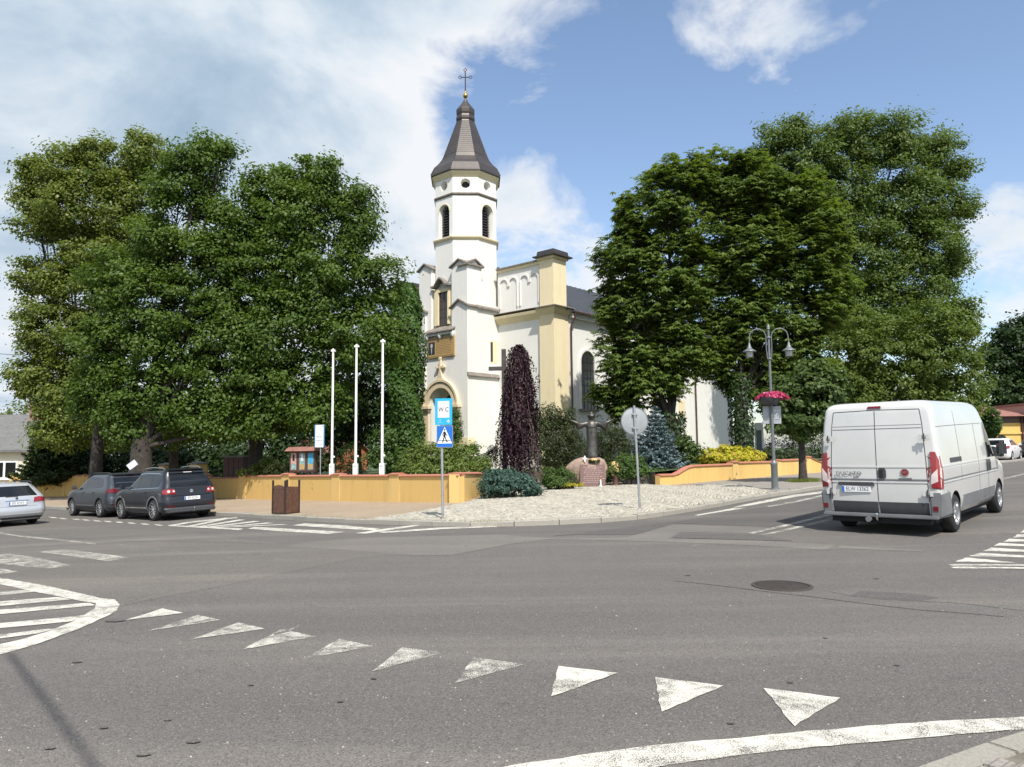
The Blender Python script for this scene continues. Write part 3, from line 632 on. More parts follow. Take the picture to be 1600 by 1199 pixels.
patch('rough_patch', [(1300, 925), (1325, 919), (1390, 920), (1440, 925), (1600, 930), (1700, 935), (1700, 960), (1600, 955), (1500, 943), (1440, 940), (1380, 937), (1330, 932)], 'asphalt_old', 0.003)
patch('repair_patch', [(1330, 931), (1345, 924), (1420, 928), (1468, 935), (1440, 939), (1380, 936)], 'asphalt_dark', 0.005)
# crack sealing lines
for nm, pts in (('tar_seam', [(1050, 908), (1200, 925), (1400, 950), (1620, 968)]), ('tar_seam', [(20, 829), (160, 846), (420, 850)])):
    p = resample([G(*q).xy for q in pts], 0.35)
    p = [q+Vector((rk.uniform(-.03, .03), rk.uniform(-.03, .03))) for q in p]
    wd = 0.010
    tag(fill(offset(p, wd)+offset(p, -wd)[::-1], 2.0, lambda x, y: gz(x, y)+0.0055, 'tar_seam', 'asphalt_dark'), kind='structure')

# painted markings
def mark(name, pts, m='paint', label=None, grp=None, dz=0.0075):
    o = road_mark(name, pts, m, dz); o['kind'] = 'structure'; return o
tri = [[(196, 970), (254, 952), (286, 959)], [(232, 987), (310, 962), (344, 970)], [(299, 1000), (372, 974), (414, 984)], [(380, 1016), (440, 984), (495, 996)],
       [(471, 1032), (530, 1000), (583, 1011)], [(580, 1051), (628, 1013), (692, 1022)], [(711, 1069), (741, 1028), (818, 1040)], [(861, 1090), (873, 1042), (965, 1053)],
       [(1034, 1114), (1024, 1060), (1130, 1073)], [(1242, 1137), (1193, 1077), (1313, 1092)]]
for i, t in enumerate(tri):
    mark('yield_triangle', t, 'paint' if i in (0, 7, 8, 9) else ('paint_worn'))
for i, (px, py) in enumerate(((1430, 1112), (1655, 1140))):      # the row runs on to the right
    pass
mark('curved_edge_line', [(650, 1228), (800, 1198), (1000, 1169), (1200, 1150), (1400, 1133), (1550, 1124.5), (1640, 1120), (1900, 1110), (1900, 1128), (1640, 1138), (1600, 1142), (1490, 1150), (1250, 1172), (1140, 1184), (1035, 1199), (880, 1228)])
mark('scratch_mark', [(425, 991), (445, 988), (472, 976), (450, 989), (430, 993)], 'paint_worn')
# hatched island on the left
mark('island_outline', [(-160, 885), (-40, 897), (0, 904), (60, 914), (120, 927), (158, 936), (180, 938), (187, 946), (183, 955), (165, 965), (120, 985), (60, 1007), (0, 1024), (-160, 1062), (-160, 1045), (0, 1008), (40, 999), (80, 986), (115, 972), (148, 952), (150, 944), (120, 939), (60, 927), (0, 914), (-160, 895)], 'paint')
for q in ([(-160, 940), (0, 926), (45, 922), (60, 925), (0, 932), (-160, 948)], [(-160, 958), (0, 941), (90, 934), (112, 938), (0, 948), (-160, 966)], [(-160, 972), (0, 954), (140, 943), (149, 947), (0, 961), (-160, 982)],
          [(-160, 995), (0, 975), (120, 964), (132, 962), (112, 972), (0, 983), (-160, 1005)], [(-160, 1015), (0, 993), (70, 984), (85, 984), (60, 991), (0, 999), (-160, 1024)]):
    mark('hatch_stripe', q, 'paint' if q[0][1] > 955 else 'paint_worn')
# zebra bars and faded lines of the left road
for q, m in (([(58, 863), (98, 859), (202, 872), (168, 878)], 'paint_worn'), ([(0, 867), (14, 866), (50, 871), (110, 884), (78, 889), (40, 886), (-40, 878), (-80, 868)], 'paint_worn'), ([(-60, 885), (0, 889), (28, 894), (0, 899), (-60, 895)], 'paint_worn'),
             ([(205, 845), (240, 842), (290, 847), (250, 850)], 'paint_faded'), ([(275, 838), (300, 835), (390, 846), (350, 849)], 'paint_faded'), ([(330, 832), (355, 829), (420, 835), (395, 837)], 'paint_faded'),
             ([(150, 853), (172, 851), (290, 863), (262, 866)], 'paint_faded'), ([(330, 871), (355, 868), (385, 873), (370, 875)], 'paint_faded'), ([(420, 875), (440, 873), (492, 878), (470, 880)], 'paint_faded'),
             ([(776, 873), (850, 868), (855, 870), (780, 875)], 'paint_faded'), ([(942, 864), (1005, 859), (1010, 861), (948, 866)], 'paint_faded'), ([(1075, 854), (1100, 849), (1130, 853), (1095, 858)], 'paint_faded'),
             ([(-150, 816), (0, 832), (70, 841), (150, 850), (149, 851.5), (68, 843), (0, 834.5), (-150, 819)], 'paint_worn'), ([(25, 828), (90, 838), (160, 848), (270, 861), (268, 863), (158, 850), (88, 840), (25, 830)], 'paint_faded'),
             ([(387, 827), (397, 824), (470, 828), (540, 832), (512, 835), (440, 831)], 'paint'), ([(457, 821.5), (476, 818.5), (540, 822), (595, 827), (583, 829.5), (520, 826)], 'paint'),
             ([(261, 822.5), (268, 821), (380, 826.5), (374, 829)], 'paint'), ([(261, 821.5), (300, 815), (370, 808.5), (372, 810), (302, 817), (270, 822)], 'paint'),
             ([(555, 834), (600, 827), (648, 821), (662, 821), (610, 829), (572, 834.5)], 'paint'), ([(590, 832), (690, 825), (775, 822.5), (777, 824), (692, 827.5), (600, 833.5)], 'paint'),
             ([(1085, 805.5), (1144, 795), (1166, 794), (1090, 806.5)], 'paint'), ([(1144, 794), (1158, 790), (1235, 774.5), (1286, 768), (1420, 750), (1420, 752), (1286, 771), (1237, 778), (1170, 791)], 'paint'),
             ([(1198, 791.5), (1240, 784), (1286, 773.5), (1286, 776), (1242, 786), (1202, 792.5)], 'paint_worn'),
             ([(1168, 834), (1240, 817), (1294, 804), (1480, 765), (1480, 766.3), (1298, 806), (1244, 819.5), (1178, 834.5)], 'paint_worn'), ([(1188, 836), (1250, 822), (1303, 809), (1480, 768.5), (1480, 770), (1309, 811), (1256, 824), (1199, 836.5)], 'paint_worn'),
             ([(1480, 765), (1571, 747), (1600, 740), (1700, 722), (1700, 723.5), (1600, 742), (1572, 749), (1480, 766.3)], 'paint_worn'),
             ([(1572, 790), (1600, 783), (1620, 779), (1620, 783), (1600, 787), (1578, 795)], 'paint_faded'), ([(1576, 772), (1600, 769), (1600, 771), (1578, 774)], 'paint_faded')):
    mark('zebra_bar' if len(q) == 4 else 'lane_line', q, m)
for i in range(5):      # hatching by the parked cars
    a, b = (285+i*19, 824.0-i*0.1), (352+i*22, 809.5+i*2.6)
    mark('hatch_line', [a, (a[0]+9, a[1]+.6), (b[0]+10, b[1]+.8), (b[0], b[1])], 'paint', dz=.009)
for x, y in ((83, 809.5), (98, 811), (118, 812.2), (134, 813.4), (151, 814.6), (168, 815.7), (186, 816.8), (205, 818.2), (226, 819.8), (247, 821.2)):
    mark('dash', [(x-7, y-1.4), (x+3, y-.9), (x+8, y+.9), (x-2, y+.5)], 'paint')
for q in ([(1482, 883), (1495, 882.3), (1700, 883), (1700, 885), (1488, 885)], [(1486, 887), (1498, 886.3), (1700, 888), (1700, 890), (1490, 889)],
          [(1493, 878.5), (1511, 872), (1520, 873), (1590, 880.5)], [(1514, 870), (1531, 864.5), (1600, 869), (1680, 873), (1600, 872)], [(1535, 862), (1549, 856.5), (1600, 860), (1680, 864), (1600, 863)],
          [(1552, 854), (1562, 849), (1600, 851.5), (1680, 856), (1600, 854.5)], [(1567, 847.5), (1577, 842.5), (1600, 844), (1680, 847), (1600, 847)], [(1582, 841), (1590, 835.5), (1600, 836), (1680, 839), (1600, 840)], [(1594, 833), (1600, 829), (1680, 831), (1680, 834)]):
    mark('hatch_stripe', q, 'paint')
# small litter, gravel and leaves on the road
def litter():
    r = random.Random(5); mb = MB()
    for _ in range(900):
        px, py = r.uniform(-50, 1650), 840+360*r.random()**0.8
        g = G(px, py); s = r.uniform(.003, .009); a = r.uniform(0, 6.28)
        c, sn = math.cos(a)*s, math.sin(a)*s
        z = g.z+.001+s*.8
        mb.add([(g.x+c, g.y+sn, g.z), (g.x-sn, g.y+c, g.z), (g.x-c, g.y-sn, g.z), (g.x+sn, g.y-c, g.z), (g.x, g.y, z)], [(0, 1, 4), (1, 2, 4), (2, 3, 4), (3, 0, 4)])
    tag(mb.build('grit', island_mat('grit', [(0.05, 0.045, 0.04), (0.35, 0.33, 0.28), (0.10, 0.09, 0.07), (0.5, 0.47, 0.40)])), 'loose grit and small stones scattered over the asphalt', 'grit', kind='stuff')
    mb = MB()
    for px, py, s in ((302, 1161, .05), (224, 1181, .05), (162, 1139, .035), (78, 1171, .04), (262, 1127, .03), (584, 1062, .03), (532, 1098, .03), (120, 1036, .05), (1075, 900, .05), (392, 1072, .03), (1370, 905, .05), (1235, 1068, .03), (1142, 1132, .03), (1402, 1041, .03), (1290, 998, .03), (180, 971, .12)):
        g = G(px, py); a = r.uniform(0, 6); b = []
        for k in range(6):
            t = k/6*2*PI; b.append((g.x+s*math.cos(t)*.9, g.y+s*math.sin(t)*.5, g.z+.0095))
        mb.add(b, [(0, 1, 2, 3, 4, 5)])
    tag(mb.build('tar_spots', 'asphalt_dark'), 'dark tar spots and dead leaves dotted over the foreground asphalt', 'tar spots', kind='stuff')
litter()

# manhole cover
g = G(1222, 916)
mh = thing('manhole_cover', 'round rusty iron manhole cover in the asphalt to the right of the middle', 'manhole', g)
MB().lathe([(.35, -.05), (.35, .012), (.315, .012), (.315, -.05)], 40).build('frame', mat('rusty_iron', (0.09, 0.075, 0.065), 0.6, 0.4, var=.3, vscale=20), mh, 30)
MB().lathe([(.308, -.05), (.308, .006), (.295, .010), (.0, .010)], 40).build('cover', mat('cover_iron', (0.060, 0.048, 0.040), 0.6, 0.4, var=.3, vscale=20, bump=.5, bscale=60), mh, 30)

# ---------------------------------------------------------------- yellow churchyard wall
def base_pt(px, py): return G(px, py, 0.10)
WZ = 0.10
def wall_seg(root, A, B, zt0, zt1, th=0.24, pillar=False, cope=True, copeh=0.055):
    """one bay of rendered wall between A and B with its coping"""
    A, B = Vector(A[:2]), Vector(B[:2]); t = (B-A).normalized(); n = Vector((-t.y, t.x))
    if n.y < 0: n = -n
    o = n*(-0.022 if pillar else 0.0); d = n*(th+(0.03 if pillar else 0))
    e = t*0.003
    q = [A+o+e, B+o-e, B+d-e, A+d+e]
    MB().hexa([(p.x, p.y, gz(*p)-.05) for p in q], [(p.x, p.y, z) for p, z in zip(q, (zt0, zt1, zt1, zt0))]).build('pillar' if pillar else 'wall_panel', 'yellow2' if pillar else 'yellow', root, bevel=.004)
    if cope:
        L = (B-A).length; k = max(1, round(L/0.62)); ov = 0.05
        for i in range(k):
            f0, f1 = i/k, (i+1)/k
            a, b = A.lerp(B, f0)+t*.004, A.lerp(B, f1)-t*.004
            za, zb = zt0+(zt1-zt0)*f0, zt0+(zt1-zt0)*f1
            q0 = [a+o-n*ov, b+o-n*ov, b+d+n*ov, a+d+n*ov]
            m = MB(); zz = [za, zb, zb, za]
            ridge = [(a+o+a+d)/2, (b+o+b+d)/2]
            low = [(p.x, p.y, z+.002) for p, z in zip(q0, zz)]; up = [(p.x, p.y, z+copeh*.55) for p, z in zip(q0, zz)]
            rz = [(ridge[0].x, ridge[0].y, za+copeh*1.35), (ridge[1].x, ridge[1].y, zb+copeh*1.35)]
            m.add(low+up+rz, [(0, 3, 2, 1), (0, 1, 5, 4), (2, 3, 7, 6), (4, 5, 9, 8), (6, 7, 8, 9), (1, 2, 6, 9, 5), (3, 0, 4, 8, 7)])
            m.build('coping_tile', 'terracotta', root)
    return n
def wall(root, A, B, spans, th=.24):
    for kind, p0, p1, y0, y1 in spans:
        a, b = on_line(A, B, p0), on_line(A, B, p1)
        wall_seg(root, a, b, zpix(y0, a.x, a.y), zpix(y1, b.x, b.y), th, pillar=(kind == 'p'))
A0, B0 = base_pt(330, 778), base_pt(717, 785.5)
wl = thing('churchyard_wall', 'long low yellow wall with terracotta coping behind the litter bin', 'wall')
wall(wl, A0, B0, [('w', 322, 373, 748, 748), ('p', 373, 384, 743, 743), ('w', 384, 440, 745.5, 745), ('p', 440, 452, 742, 742), ('w', 452, 518, 745.5, 745), ('p', 518, 531, 742.5, 742), ('w', 531, 608, 745, 745), ('p', 608, 624, 742.5, 742), ('w', 624, 717, 745, 744.5)])
B1 = base_pt(754, 776.5)
wall_seg(wl, B0, B1, zpix(741.5, B0.x, B0.y), zpix(741, B1.x, B1.y), th=.30, pillar=True)
# far left stretch and gate pillars
A2, B2 = base_pt(14, 776.5), base_pt(129, 776.0)
wf = thing('churchyard_wall', 'yellow wall with thin red coping at the far left beyond the silver estate car', 'wall')
C2 = on_line(A2, B2, 300) if False else None
wall(wf, A2, B2, [('p', 14, 19, 742, 742), ('w', 19, 41, 743, 743), ('p', 41, 43.5, 742.5, 742.5), ('w', 43.5, 66, 743.5, 743.5), ('p', 66, 69, 742.8, 743), ('w', 69, 96, 743.5, 744), ('p', 96, 101, 743, 743), ('w', 101, 128, 744, 744.5), ('p', 128, 131, 743, 743)])
e2 = on_line(A2, B2, 131); g2 = base_pt(262, 776.5)
wall(wf, e2, g2, [('w', 131, 190, 745, 745), ('p', 190, 194, 744, 744), ('w', 194, 252, 745, 745)])
gp1, gp2 = base_pt(258, 776), base_pt(309, 777.5)
for p, w, zt, lb in ((gp1, .55, 729, 'yellow square gate pillar to the left of the iron churchyard gate'), (gp2, .62, 727, 'wider yellow square gate pillar behind the roof of the dark grey car')):
    t = thing('gate_pillar', lb, 'pillar', (p.x, p.y, gz(p.x, p.y)+.05), math.radians(-30), group='gate pillars')
    z = zpix(zt, p.x, p.y)-gz(p.x, p.y)
    MB().box(-w/2, w/2, -w/2, w/2, 0, z).build('pillar_shaft', 'yellow2', t, bevel=.006)
    MB().add([(-w/2-.05, -w/2-.05, z+.002), (w/2+.05, -w/2-.05, z+.002), (w/2+.05, w/2+.05, z+.002), (-w/2-.05, w/2+.05, z+.002), (-w/2-.05, -w/2-.05, z+.05), (w/2+.05, -w/2-.05, z+.05), (w/2+.05, w/2+.05, z+.05), (-w/2-.05, w/2+.05, z+.05), (0, 0, z+.16)],
             [(0, 3, 2, 1), (0, 1, 5, 4), (1, 2, 6, 5), (2, 3, 7, 6), (3, 0, 4, 7), (4, 5, 8), (5, 6, 8), (6, 7, 8), (7, 4, 8)]).build('cap', 'coping', t)
wg = thing('churchyard_wall', 'short yellow wall joining the gate pillar to the bin stretch', 'wall')
q0 = base_pt(316, 777.8)
wall_seg(wg, gp2+Vector((.3, -.1, 0)), on_line(A0, B0, 322), zpix(741, gp2.x, gp2.y), zpix(744, *on_line(A0, B0, 322).xy))
ga = thing('iron_gate', 'black wrought iron gate standing open behind the dark grey car', 'gate', (gp1.x+.3, gp1.y+.5, gz(gp1.x, gp1.y)+.1), math.radians(-22))
L = (gp2-gp1).length-.6
for z in (.25, 1.15, 1.45): MB().box(0, L, -.018, .018, z, z+.035).build('rail', 'iron', ga)
bar = None
for i in range(int(L/.12)):
    if bar is None: b_ = MB().tube([(0, 0, .15), (0, 0, 1.62), (0, 0, 1.72)], [.011, .011, .001], 6).build('bar', 'iron', ga); bar = b_.data
    else: b_ = link('bar', bar, ga)
    b_.location = (.06+i*.12, 0, 0)

# right wall: low scrolled end, then straight towards the van
E0, F0 = base_pt(1031, 759), base_pt(1285, 738)
wr = thing('churchyard_wall', 'yellow wall with a curled low end and red coping right of the monument', 'wall')
prof = [(1031, 744), (1052, 743.4), (1060, 741), (1068, 736), (1076, 731.5), (1084, 729.5)]
for (p0, y0), (p1, y1) in zip(prof, prof[1:]):
    a, b = on_line(E0, F0, p0), on_line(E0, F0, p1); wall_seg(wr, a, b, zpix(y0, a.x, a.y), zpix(y1, b.x, b.y))
wall(wr, E0, F0, [('w', 1084, 1145, 729.5, 727.0), ('p', 1145, 1154, 723, 722.5), ('w', 1154, 1215, 724.5, 723), ('p', 1215, 1221, 720, 720), ('w', 1221, 1261, 720.8, 719), ('p', 1261, 1268, 715, 715)])
pr2 = [(1268, 716), (1276, 720), (1284, 723), (1300, 722)]
for (p0, y0), (p1, y1) in zip(pr2, pr2[1:]):
    a, b = on_line(E0, F0, p0), on_line(E0, F0, p1); wall_seg(wr, a, b, zpix(y0, a.x, a.y), zpix(y1, b.x, b.y))
nr = (F0-E0).normalized().xy; G0 = on_line(E0, F0, 1300)
for i in range(4):
    a = G0.xy+nr*(i*2.6); b = a+nr*2.35
    wall_seg(wr, a, b, gz(*a)+.85, gz(*b)+.85); wall_seg(wr, b, b+nr*.25, gz(*b)+.9, gz(*b)+.9, pillar=True)
# low dark stone edging beside the monument
ed = thing('stone_edging', 'low edging of dark rough stones between the monument and the right wall', 'edging')
a, b = G(978, 758, .1).xy, G(1030, 757, .1).xy
for i in range(6):
    p, q = a.lerp(b, i/6+.01), a.lerp(b, (i+1)/6-.01); h = .34+rk.uniform(-.05, .05)
    MB().hexa([(v.x, v.y, gz(*v)+.05) for v in (p, q, q+Vector((0, .3)), p+Vector((0, .3)))], [(v.x, v.y, gz(*v)+.1+h+rk.uniform(-.03, .03)) for v in (p, q, q+Vector((0, .26)), p+Vector((0, .26)))]).build('stone', 'granite' if i == 5 else 'coping', ed, bevel=.02)

# raised lawn of the churchyard behind the walls
nl = (B0-A0).normalized().xy; nl = Vector((-nl.y, nl.x)); nl = nl if nl.y > 0 else -nl
nrr = Vector((-nr.y, nr.x)); nrr = nrr if nrr.y > 0 else -nrr
yard = [A0.xy+nl*.2, B0.xy+nl*.22+(B0-A0).normalized().xy*-.1, B1.xy+Vector((-.25, .1)), G(752, 764, .1).xy+Vector((-.1, .8)), G(850, 752, .1).xy+Vector((0, 1.4)), G(925, 750, .1).xy+Vector((0, 1.6)), G(985, 752, .1).xy+Vector((0, .8)), E0.xy+nrr*.22, F0.xy+nrr*.22, (G0.xy+nr*25)+nrr*.22, Vector((60, 90)), Vector((0, 110)), Vector((-60, 90)), A2.xy+Vector((0, .25)), e2.xy+Vector((0, .25)), gp1.xy+Vector((0, 1.0)), gp2.xy+Vector((.2, 1.0)), on_line(A0, B0, 322).xy+nl*.2]
tag(fill(yard, 1.6, yz, 'lawn', 'grass'), kind='structure')
# soil face of the raised bed where no wall holds it
mb = MB(); ys = yard[2:8]
for p, q in zip(ys, ys[1:]):
    mb.add([(p.x, p.y, gz(*p)-.1), (q.x, q.y, gz(*q)-.1), (q.x, q.y, yz(*q)), (p.x, p.y, yz(*p))], [(0, 1, 2, 3)])
tag(mb.build('soil_bank', 'earth'), kind='structure')
bed = G(752, 770, .1).xy, G(800, 766, .1).xy, G(850, 757, .1).xy, G(925, 757, .1).xy, G(985, 757, .1).xy, yard[6], yard[5], yard[4], yard[3]
tag(fill(bed, .6, lambda x, y: gz(x, y)+.13, 'flower_bed_soil', 'earth'), kind='structure')
# ---------------------------------------------------------------- church
P0 = P(731, 700, 42.0); P0 = Vector((P0.x, P0.y, 0.0))
CH_ROT = math.radians(-42)
ax = Vector((math.cos(CH_ROT), math.sin(CH_ROT))); ay = Vector((-ax.y, ax.x))
ch = thing('church', 'white rendered church with octagonal bell tower, dark metal spire and cream corner pilaster', 'church', P0, CH_ROT)
def cw(a, b): q = P0.xy+ax*a+ay*b; return q.x, q.y
def cz(py, a, b): return zpix(py, *cw(a, b))
def cb(name, m, a0, a1, b0, b1, z0, z1, bevel=0.0, parent=None): return MB().box(a0, a1, b0, b1, z0, z1).build(name, m, parent or ch, bevel=bevel)
TW = 4.3; GB = 0.2
z_s1 = cz(470, -.0, 0.0)                       # top of square stage at the corner
z_low = cz(584, 0, 0)
# square stage with battered lower part, front recessed between the corner piers
def block_with_front_hole(name, a0, a1, b0, b1, z0, z1, arch, m, parent):
    """box whose front face (b0) has an arched recess; arch=(a_left,a_right,z_spring,z_bottom,depth)"""
    al, ar, zs, zb, dep = arch; r = (ar-al)/2; cxx = (al+ar)/2; n = 12
    loop = [(ar, zb)]+[(cxx+r*math.cos(PI*k/n), zs+r*math.sin(PI*k/n)) for k in range(n+1)]+[(al, zb)]
    mb = MB()
    # front face around the hole, as quads to the border
    out = []
    for x, z in loop:
        out.append((x, z))
    v = []; 
    def bd(x, z):
        dx, dz = x-cxx, z-zs
        cand = []
        if z <= zs: return (a1 if x > cxx else a0, z)
        t = 1e9
        if dx > 1e-6: t = min(t, (a1-cxx)/dx)
        if dx < -1e-6: t = min(t, (a0-cxx)/dx)
        if dz > 1e-6: t = min(t, (z1-zs)/dz)
        return (cxx+dx*t, zs+dz*t)
    bo = [bd(*p) for p in out]
    for i in range(len(out)-1):
        p, q, P_, Q_ = out[i], out[i+1], bo[i], bo[i+1]
        fl = [(p[0], b0, p[1]), (P_[0], b0, P_[1])]
        if abs(P_[0]-Q_[0]) > 1e-4 and abs(P_[1]-Q_[1]) > 1e-4: fl.append((P_[0] if abs(abs(P_[0]-cxx)-max(abs(a0-cxx), abs(a1-cxx))) < 1e-3 or P_[0] in (a0, a1) else Q_[0], b0, z1))
        fl += [(Q_[0], b0, Q_[1]), (q[0], b0, q[1])]
        mb.add(fl, [tuple(range(len(fl)))])
        mb.add([(p[0], b0, p[1]), (q[0], b0, q[1]), (q[0], b0+dep, q[1]), (p[0], b0+dep, p[1])], [(0, 1, 2, 3)])
    if zb > z0: mb.add([(a0, b0, z0), (a1, b0, z0), (a1, b0, zb), (a0, b0, zb)], [(0, 1, 2, 3)])
    lp = [(x, b0+dep, z) for x, z in loop]; mb.add(lp, [tuple(range(len(lp)))])
    mb.add([(a1, b0, z0), (a1, b1, z0), (a1, b1, z1), (a1, b0, z1)], [(0, 1, 2, 3)])
    mb.add([(a0, b0, z0), (a0, b1, z0), (a0, b1, z1), (a0, b0, z1)], [(0, 1, 2, 3)])
    mb.add([(a0, b1, z0), (a1, b1, z0), (a1, b1, z1), (a0, b1, z1)], [(0, 1, 2, 3)])
    mb.add([(a0, b0, z1), (a1, b0, z1), (a1, b1, z1), (a0, b1, z1)], [(0, 1, 2, 3)])
    return mb.build(name, m, parent)
def colx(px, b=0.0):                           # local a of column px on plane b (row 600 for the roll)
    lo, hi = -14, 14
    for _ in range(40):
        m_ = (lo+hi)/2
        x, y = cw(m_, b)
        if proj((x, y, 5.0))[0] < px: lo = m_
        else: hi = m_
    return lo
def coly(px, a=0.0, z=8.0):
    lo, hi = -5, 45
    for _ in range(40):
        m_ = (lo+hi)/2; x, y = cw(a, m_)
        if proj((x, y, z))[0] < px: lo = m_
        else: hi = m_
    return lo
pa0, pa1 = colx(674), colx(711)                # portal opening
pz_s = cz(628, (pa0+pa1)/2, 0); prr = (pa1-pa0)/2
z_can = cz(520, -2.2, 0)                       # canopy line above the plaque
block_with_front_hole('tower_wall', -TW, 0, 0, TW, GB, z_can, (pa0, pa1, pz_s, GB+.35, .75), 'white', ch)
# inner door
dcx = (pa0+pa1)/2; dr_ = prr*.62
n = 12; dl_ = [(dcx+dr_, GB+.35)]+[(dcx+dr_*math.cos(PI*k/n), pz_s-.15+dr_*math.sin(PI*k/n)) for k in range(n+1)]+[(dcx-dr_, GB+.35)]
dr0 = MB().prism(dl_, lambda x, z: (x, .72, z), lambda x, z: (x, .76, z)).build('door', 'frame_brown', ch)
MB().prism([(x*.9+dcx*.1, z) for x, z in dl_[1:14]], lambda x, z: (x, .70, z+.02), lambda x, z: (x, .718, z+.02)).build('pane', 'dark', dr0)
MB().box(dcx-.02, dcx+.02, .70, .715, GB+.4, pz_s-.2).build('door_joint', 'dark', dr0)
MB().lathe([(.03, -.06), (.03, 0)], 10, (dcx+.12, .70, GB+1.4), 'y').build('handle', 'gold', dr0)
cb('threshold_step', 'coping', pa0-.3, pa1+.3, -.5, .0, GB, GB+.33)
# portal surround: arch moulding, piers, capitals, finial cross
def arch_band(name, cx, zs, r0, r1, b0, b1, m, parent, n=20):
    mb = MB()
    for k in range(n):
        t0, t1 = PI*k/n, PI*(k+1)/n
        pts = [(cx+r*math.cos(t), zs+r*math.sin(t)) for r, t in ((r0, t0), (r1, t0), (r1, t1), (r0, t1))]
        mb.hexa([(x, b0, z) for x, z in pts], [(x, b1, z) for x, z in pts])
    return mb.build(name, m, parent, 30)
R1 = (colx(718)-colx(664))/2; pcx = (colx(718)+colx(664))/2; pz2 = cz(634, pcx, 0)
arch_band('portal_arch', pcx, pz2, prr+.02, R1, -.16, -.001, 'stone_cream', ch)
arch_band('portal_arch_moulding', pcx, pz2, R1-.10, R1+.03, -.22, -.161, 'stone_cream', ch)
for s in (-1, 1):
    x0, x1 = sorted((pcx+s*(prr+.02), pcx+s*R1))
    cb('portal_pier', 'stone_cream', x0+.02, x1-.02, -.15, -.002, GB, pz2-.30)
    cb('capital', 'stone_cream', x0-.08, x1+.08, -.24, -.003, pz2-.30, pz2-.16); cb('capital', 'stone_cream', x0-.16, x1+.16, -.32, -.004, pz2-.158, pz2-.002)
zt = pz2+R1; zc = cz(569, pcx, 0)
mb = MB(); pr = [(pcx-.55, zt-.12), (pcx-.22, zt+.12), (pcx-.07, zt+.55), (pcx-.06, zc-.55), (pcx+.06, zc-.55), (pcx+.07, zt+.55), (pcx+.22, zt+.12), (pcx+.55, zt-.12)]
mb.prism(pr, lambda x, z: (x, -.18, z), lambda x, z: (x, -.002, z)); mb.build('finial_stem', 'stone_cream', ch)
mb = MB().box(pcx-.065, pcx+.065, -.18, -.03, zc-.56, zc+.32).box(pcx-.30, pcx+.30, -.179, -.031, zc-.26, zc-.14)
mb.lathe([(.09, -.20), (.09, -.05)], 12, (pcx-.30, 0, zc-.20), 'y').lathe([(.09, -.20), (.09, -.05)], 12, (pcx+.30, 0, zc-.20), 'y').lathe([(.09, -.20), (.09, -.05)], 12, (pcx, 0, zc+.32), 'y')
mb.build('finial_cross', 'stone_cream', ch, 40)
# upper part of the square stage between the piers (slightly set back)
z_sq = cz(452, -.0, 0)
cb('tower_wall', 'white', -TW+.02, -.02, .30, TW, z_can+.001, z_s1+.0)
# canopy over the plaque with brackets
ca0, ca1 = colx(668), colx(712); zc0 = cz(517, -2.0, 0)
mb = MB().add([(ca0, -.30, zc0-.10), (ca1, -.30, zc0-.10), (ca1, .30, zc0+.28), (ca0, .30, zc0+.28), (ca0, -.30, zc0-.02), (ca1, -.30, zc0-.02), (ca1, .30, zc0+.36), (ca0, .30, zc0+.36)],
              [(0, 3, 2, 1), (4, 5, 6, 7), (0, 1, 5, 4), (1, 2, 6, 5), (2, 3, 7, 6), (3, 0, 4, 7)]).build('canopy', 'coping', ch)
cb('canopy_moulding', 'white', ca0+.05, ca1-.05, -.20, -.002, zc0-.26, zc0-.11)
for f in (.05, .5, .95):
    x = ca0+(ca1-ca0)*f; MB().lathe([(.02, -.5), (.13, -.36), (.13, -.20)], 12, (x, -.12, zc0)).build('bracket', 'white', ch, 40)
# plaque with portrait
qa0, qa1 = colx(669.5), colx(711.5); qz1, qz0 = cz(527, -2, 0), cz(558, -2, 0)
pl = cb('wall_plaque', 'plaque_gold', qa0, qa1, -.10, -.002, qz0, qz1, .01)
cb('plaque_border', 'ochre_dark', qa0+.06, qa1-.06, -.104, -.101, qz0+.06, qz1-.06, parent=pl)
cb('plaque_field', 'plaque_gold', qa0+.09, qa1-.09, -.108, -.105, qz0+.09, qz1-.09, parent=pl)
pw = (qa1-qa0)
cb('portrait', 'portrait', qa0+.13, qa0+.13+pw*.24, -.115, -.109, qz0+.2, qz1-.22, parent=pl)
fx = qa0+.13+pw*.12; fz = qz1-.22-(qz1-qz0)*.2
MB().prism([(fx+.10*math.cos(t), fz+.14*math.sin(t)) for t in [k*PI/8 for k in range(16)]], lambda x, z: (x, -.1165, z), lambda x, z: (x, -.119, z)).build('portrait_face', 'face', pl)
MB().prism([(fx-.05, fz-.16), (fx+.05, fz-.16), (fx+.01, fz-.5), (fx-.02, fz-.5)], lambda x, z: (x, -.1165, z), lambda x, z: (x, -.119, z)).build('portrait_collar', 'face', pl)
mb = MB(); r = random.Random(2)
for i in range(9):
    z = qz1-.20-i*((qz1-qz0)-.34)/9; x = qa0+pw*.34; xe = qa1-.16-(r.random()*.12)
    while x < xe:
        w = r.uniform(.05, .16); mb.box(x, min(x+w, xe), -.1095, -.1085, z-.045, z); x += w+.04
mb.build('plaque_lettering', 'ochre_dark', pl)['kind'] = 'stuff'
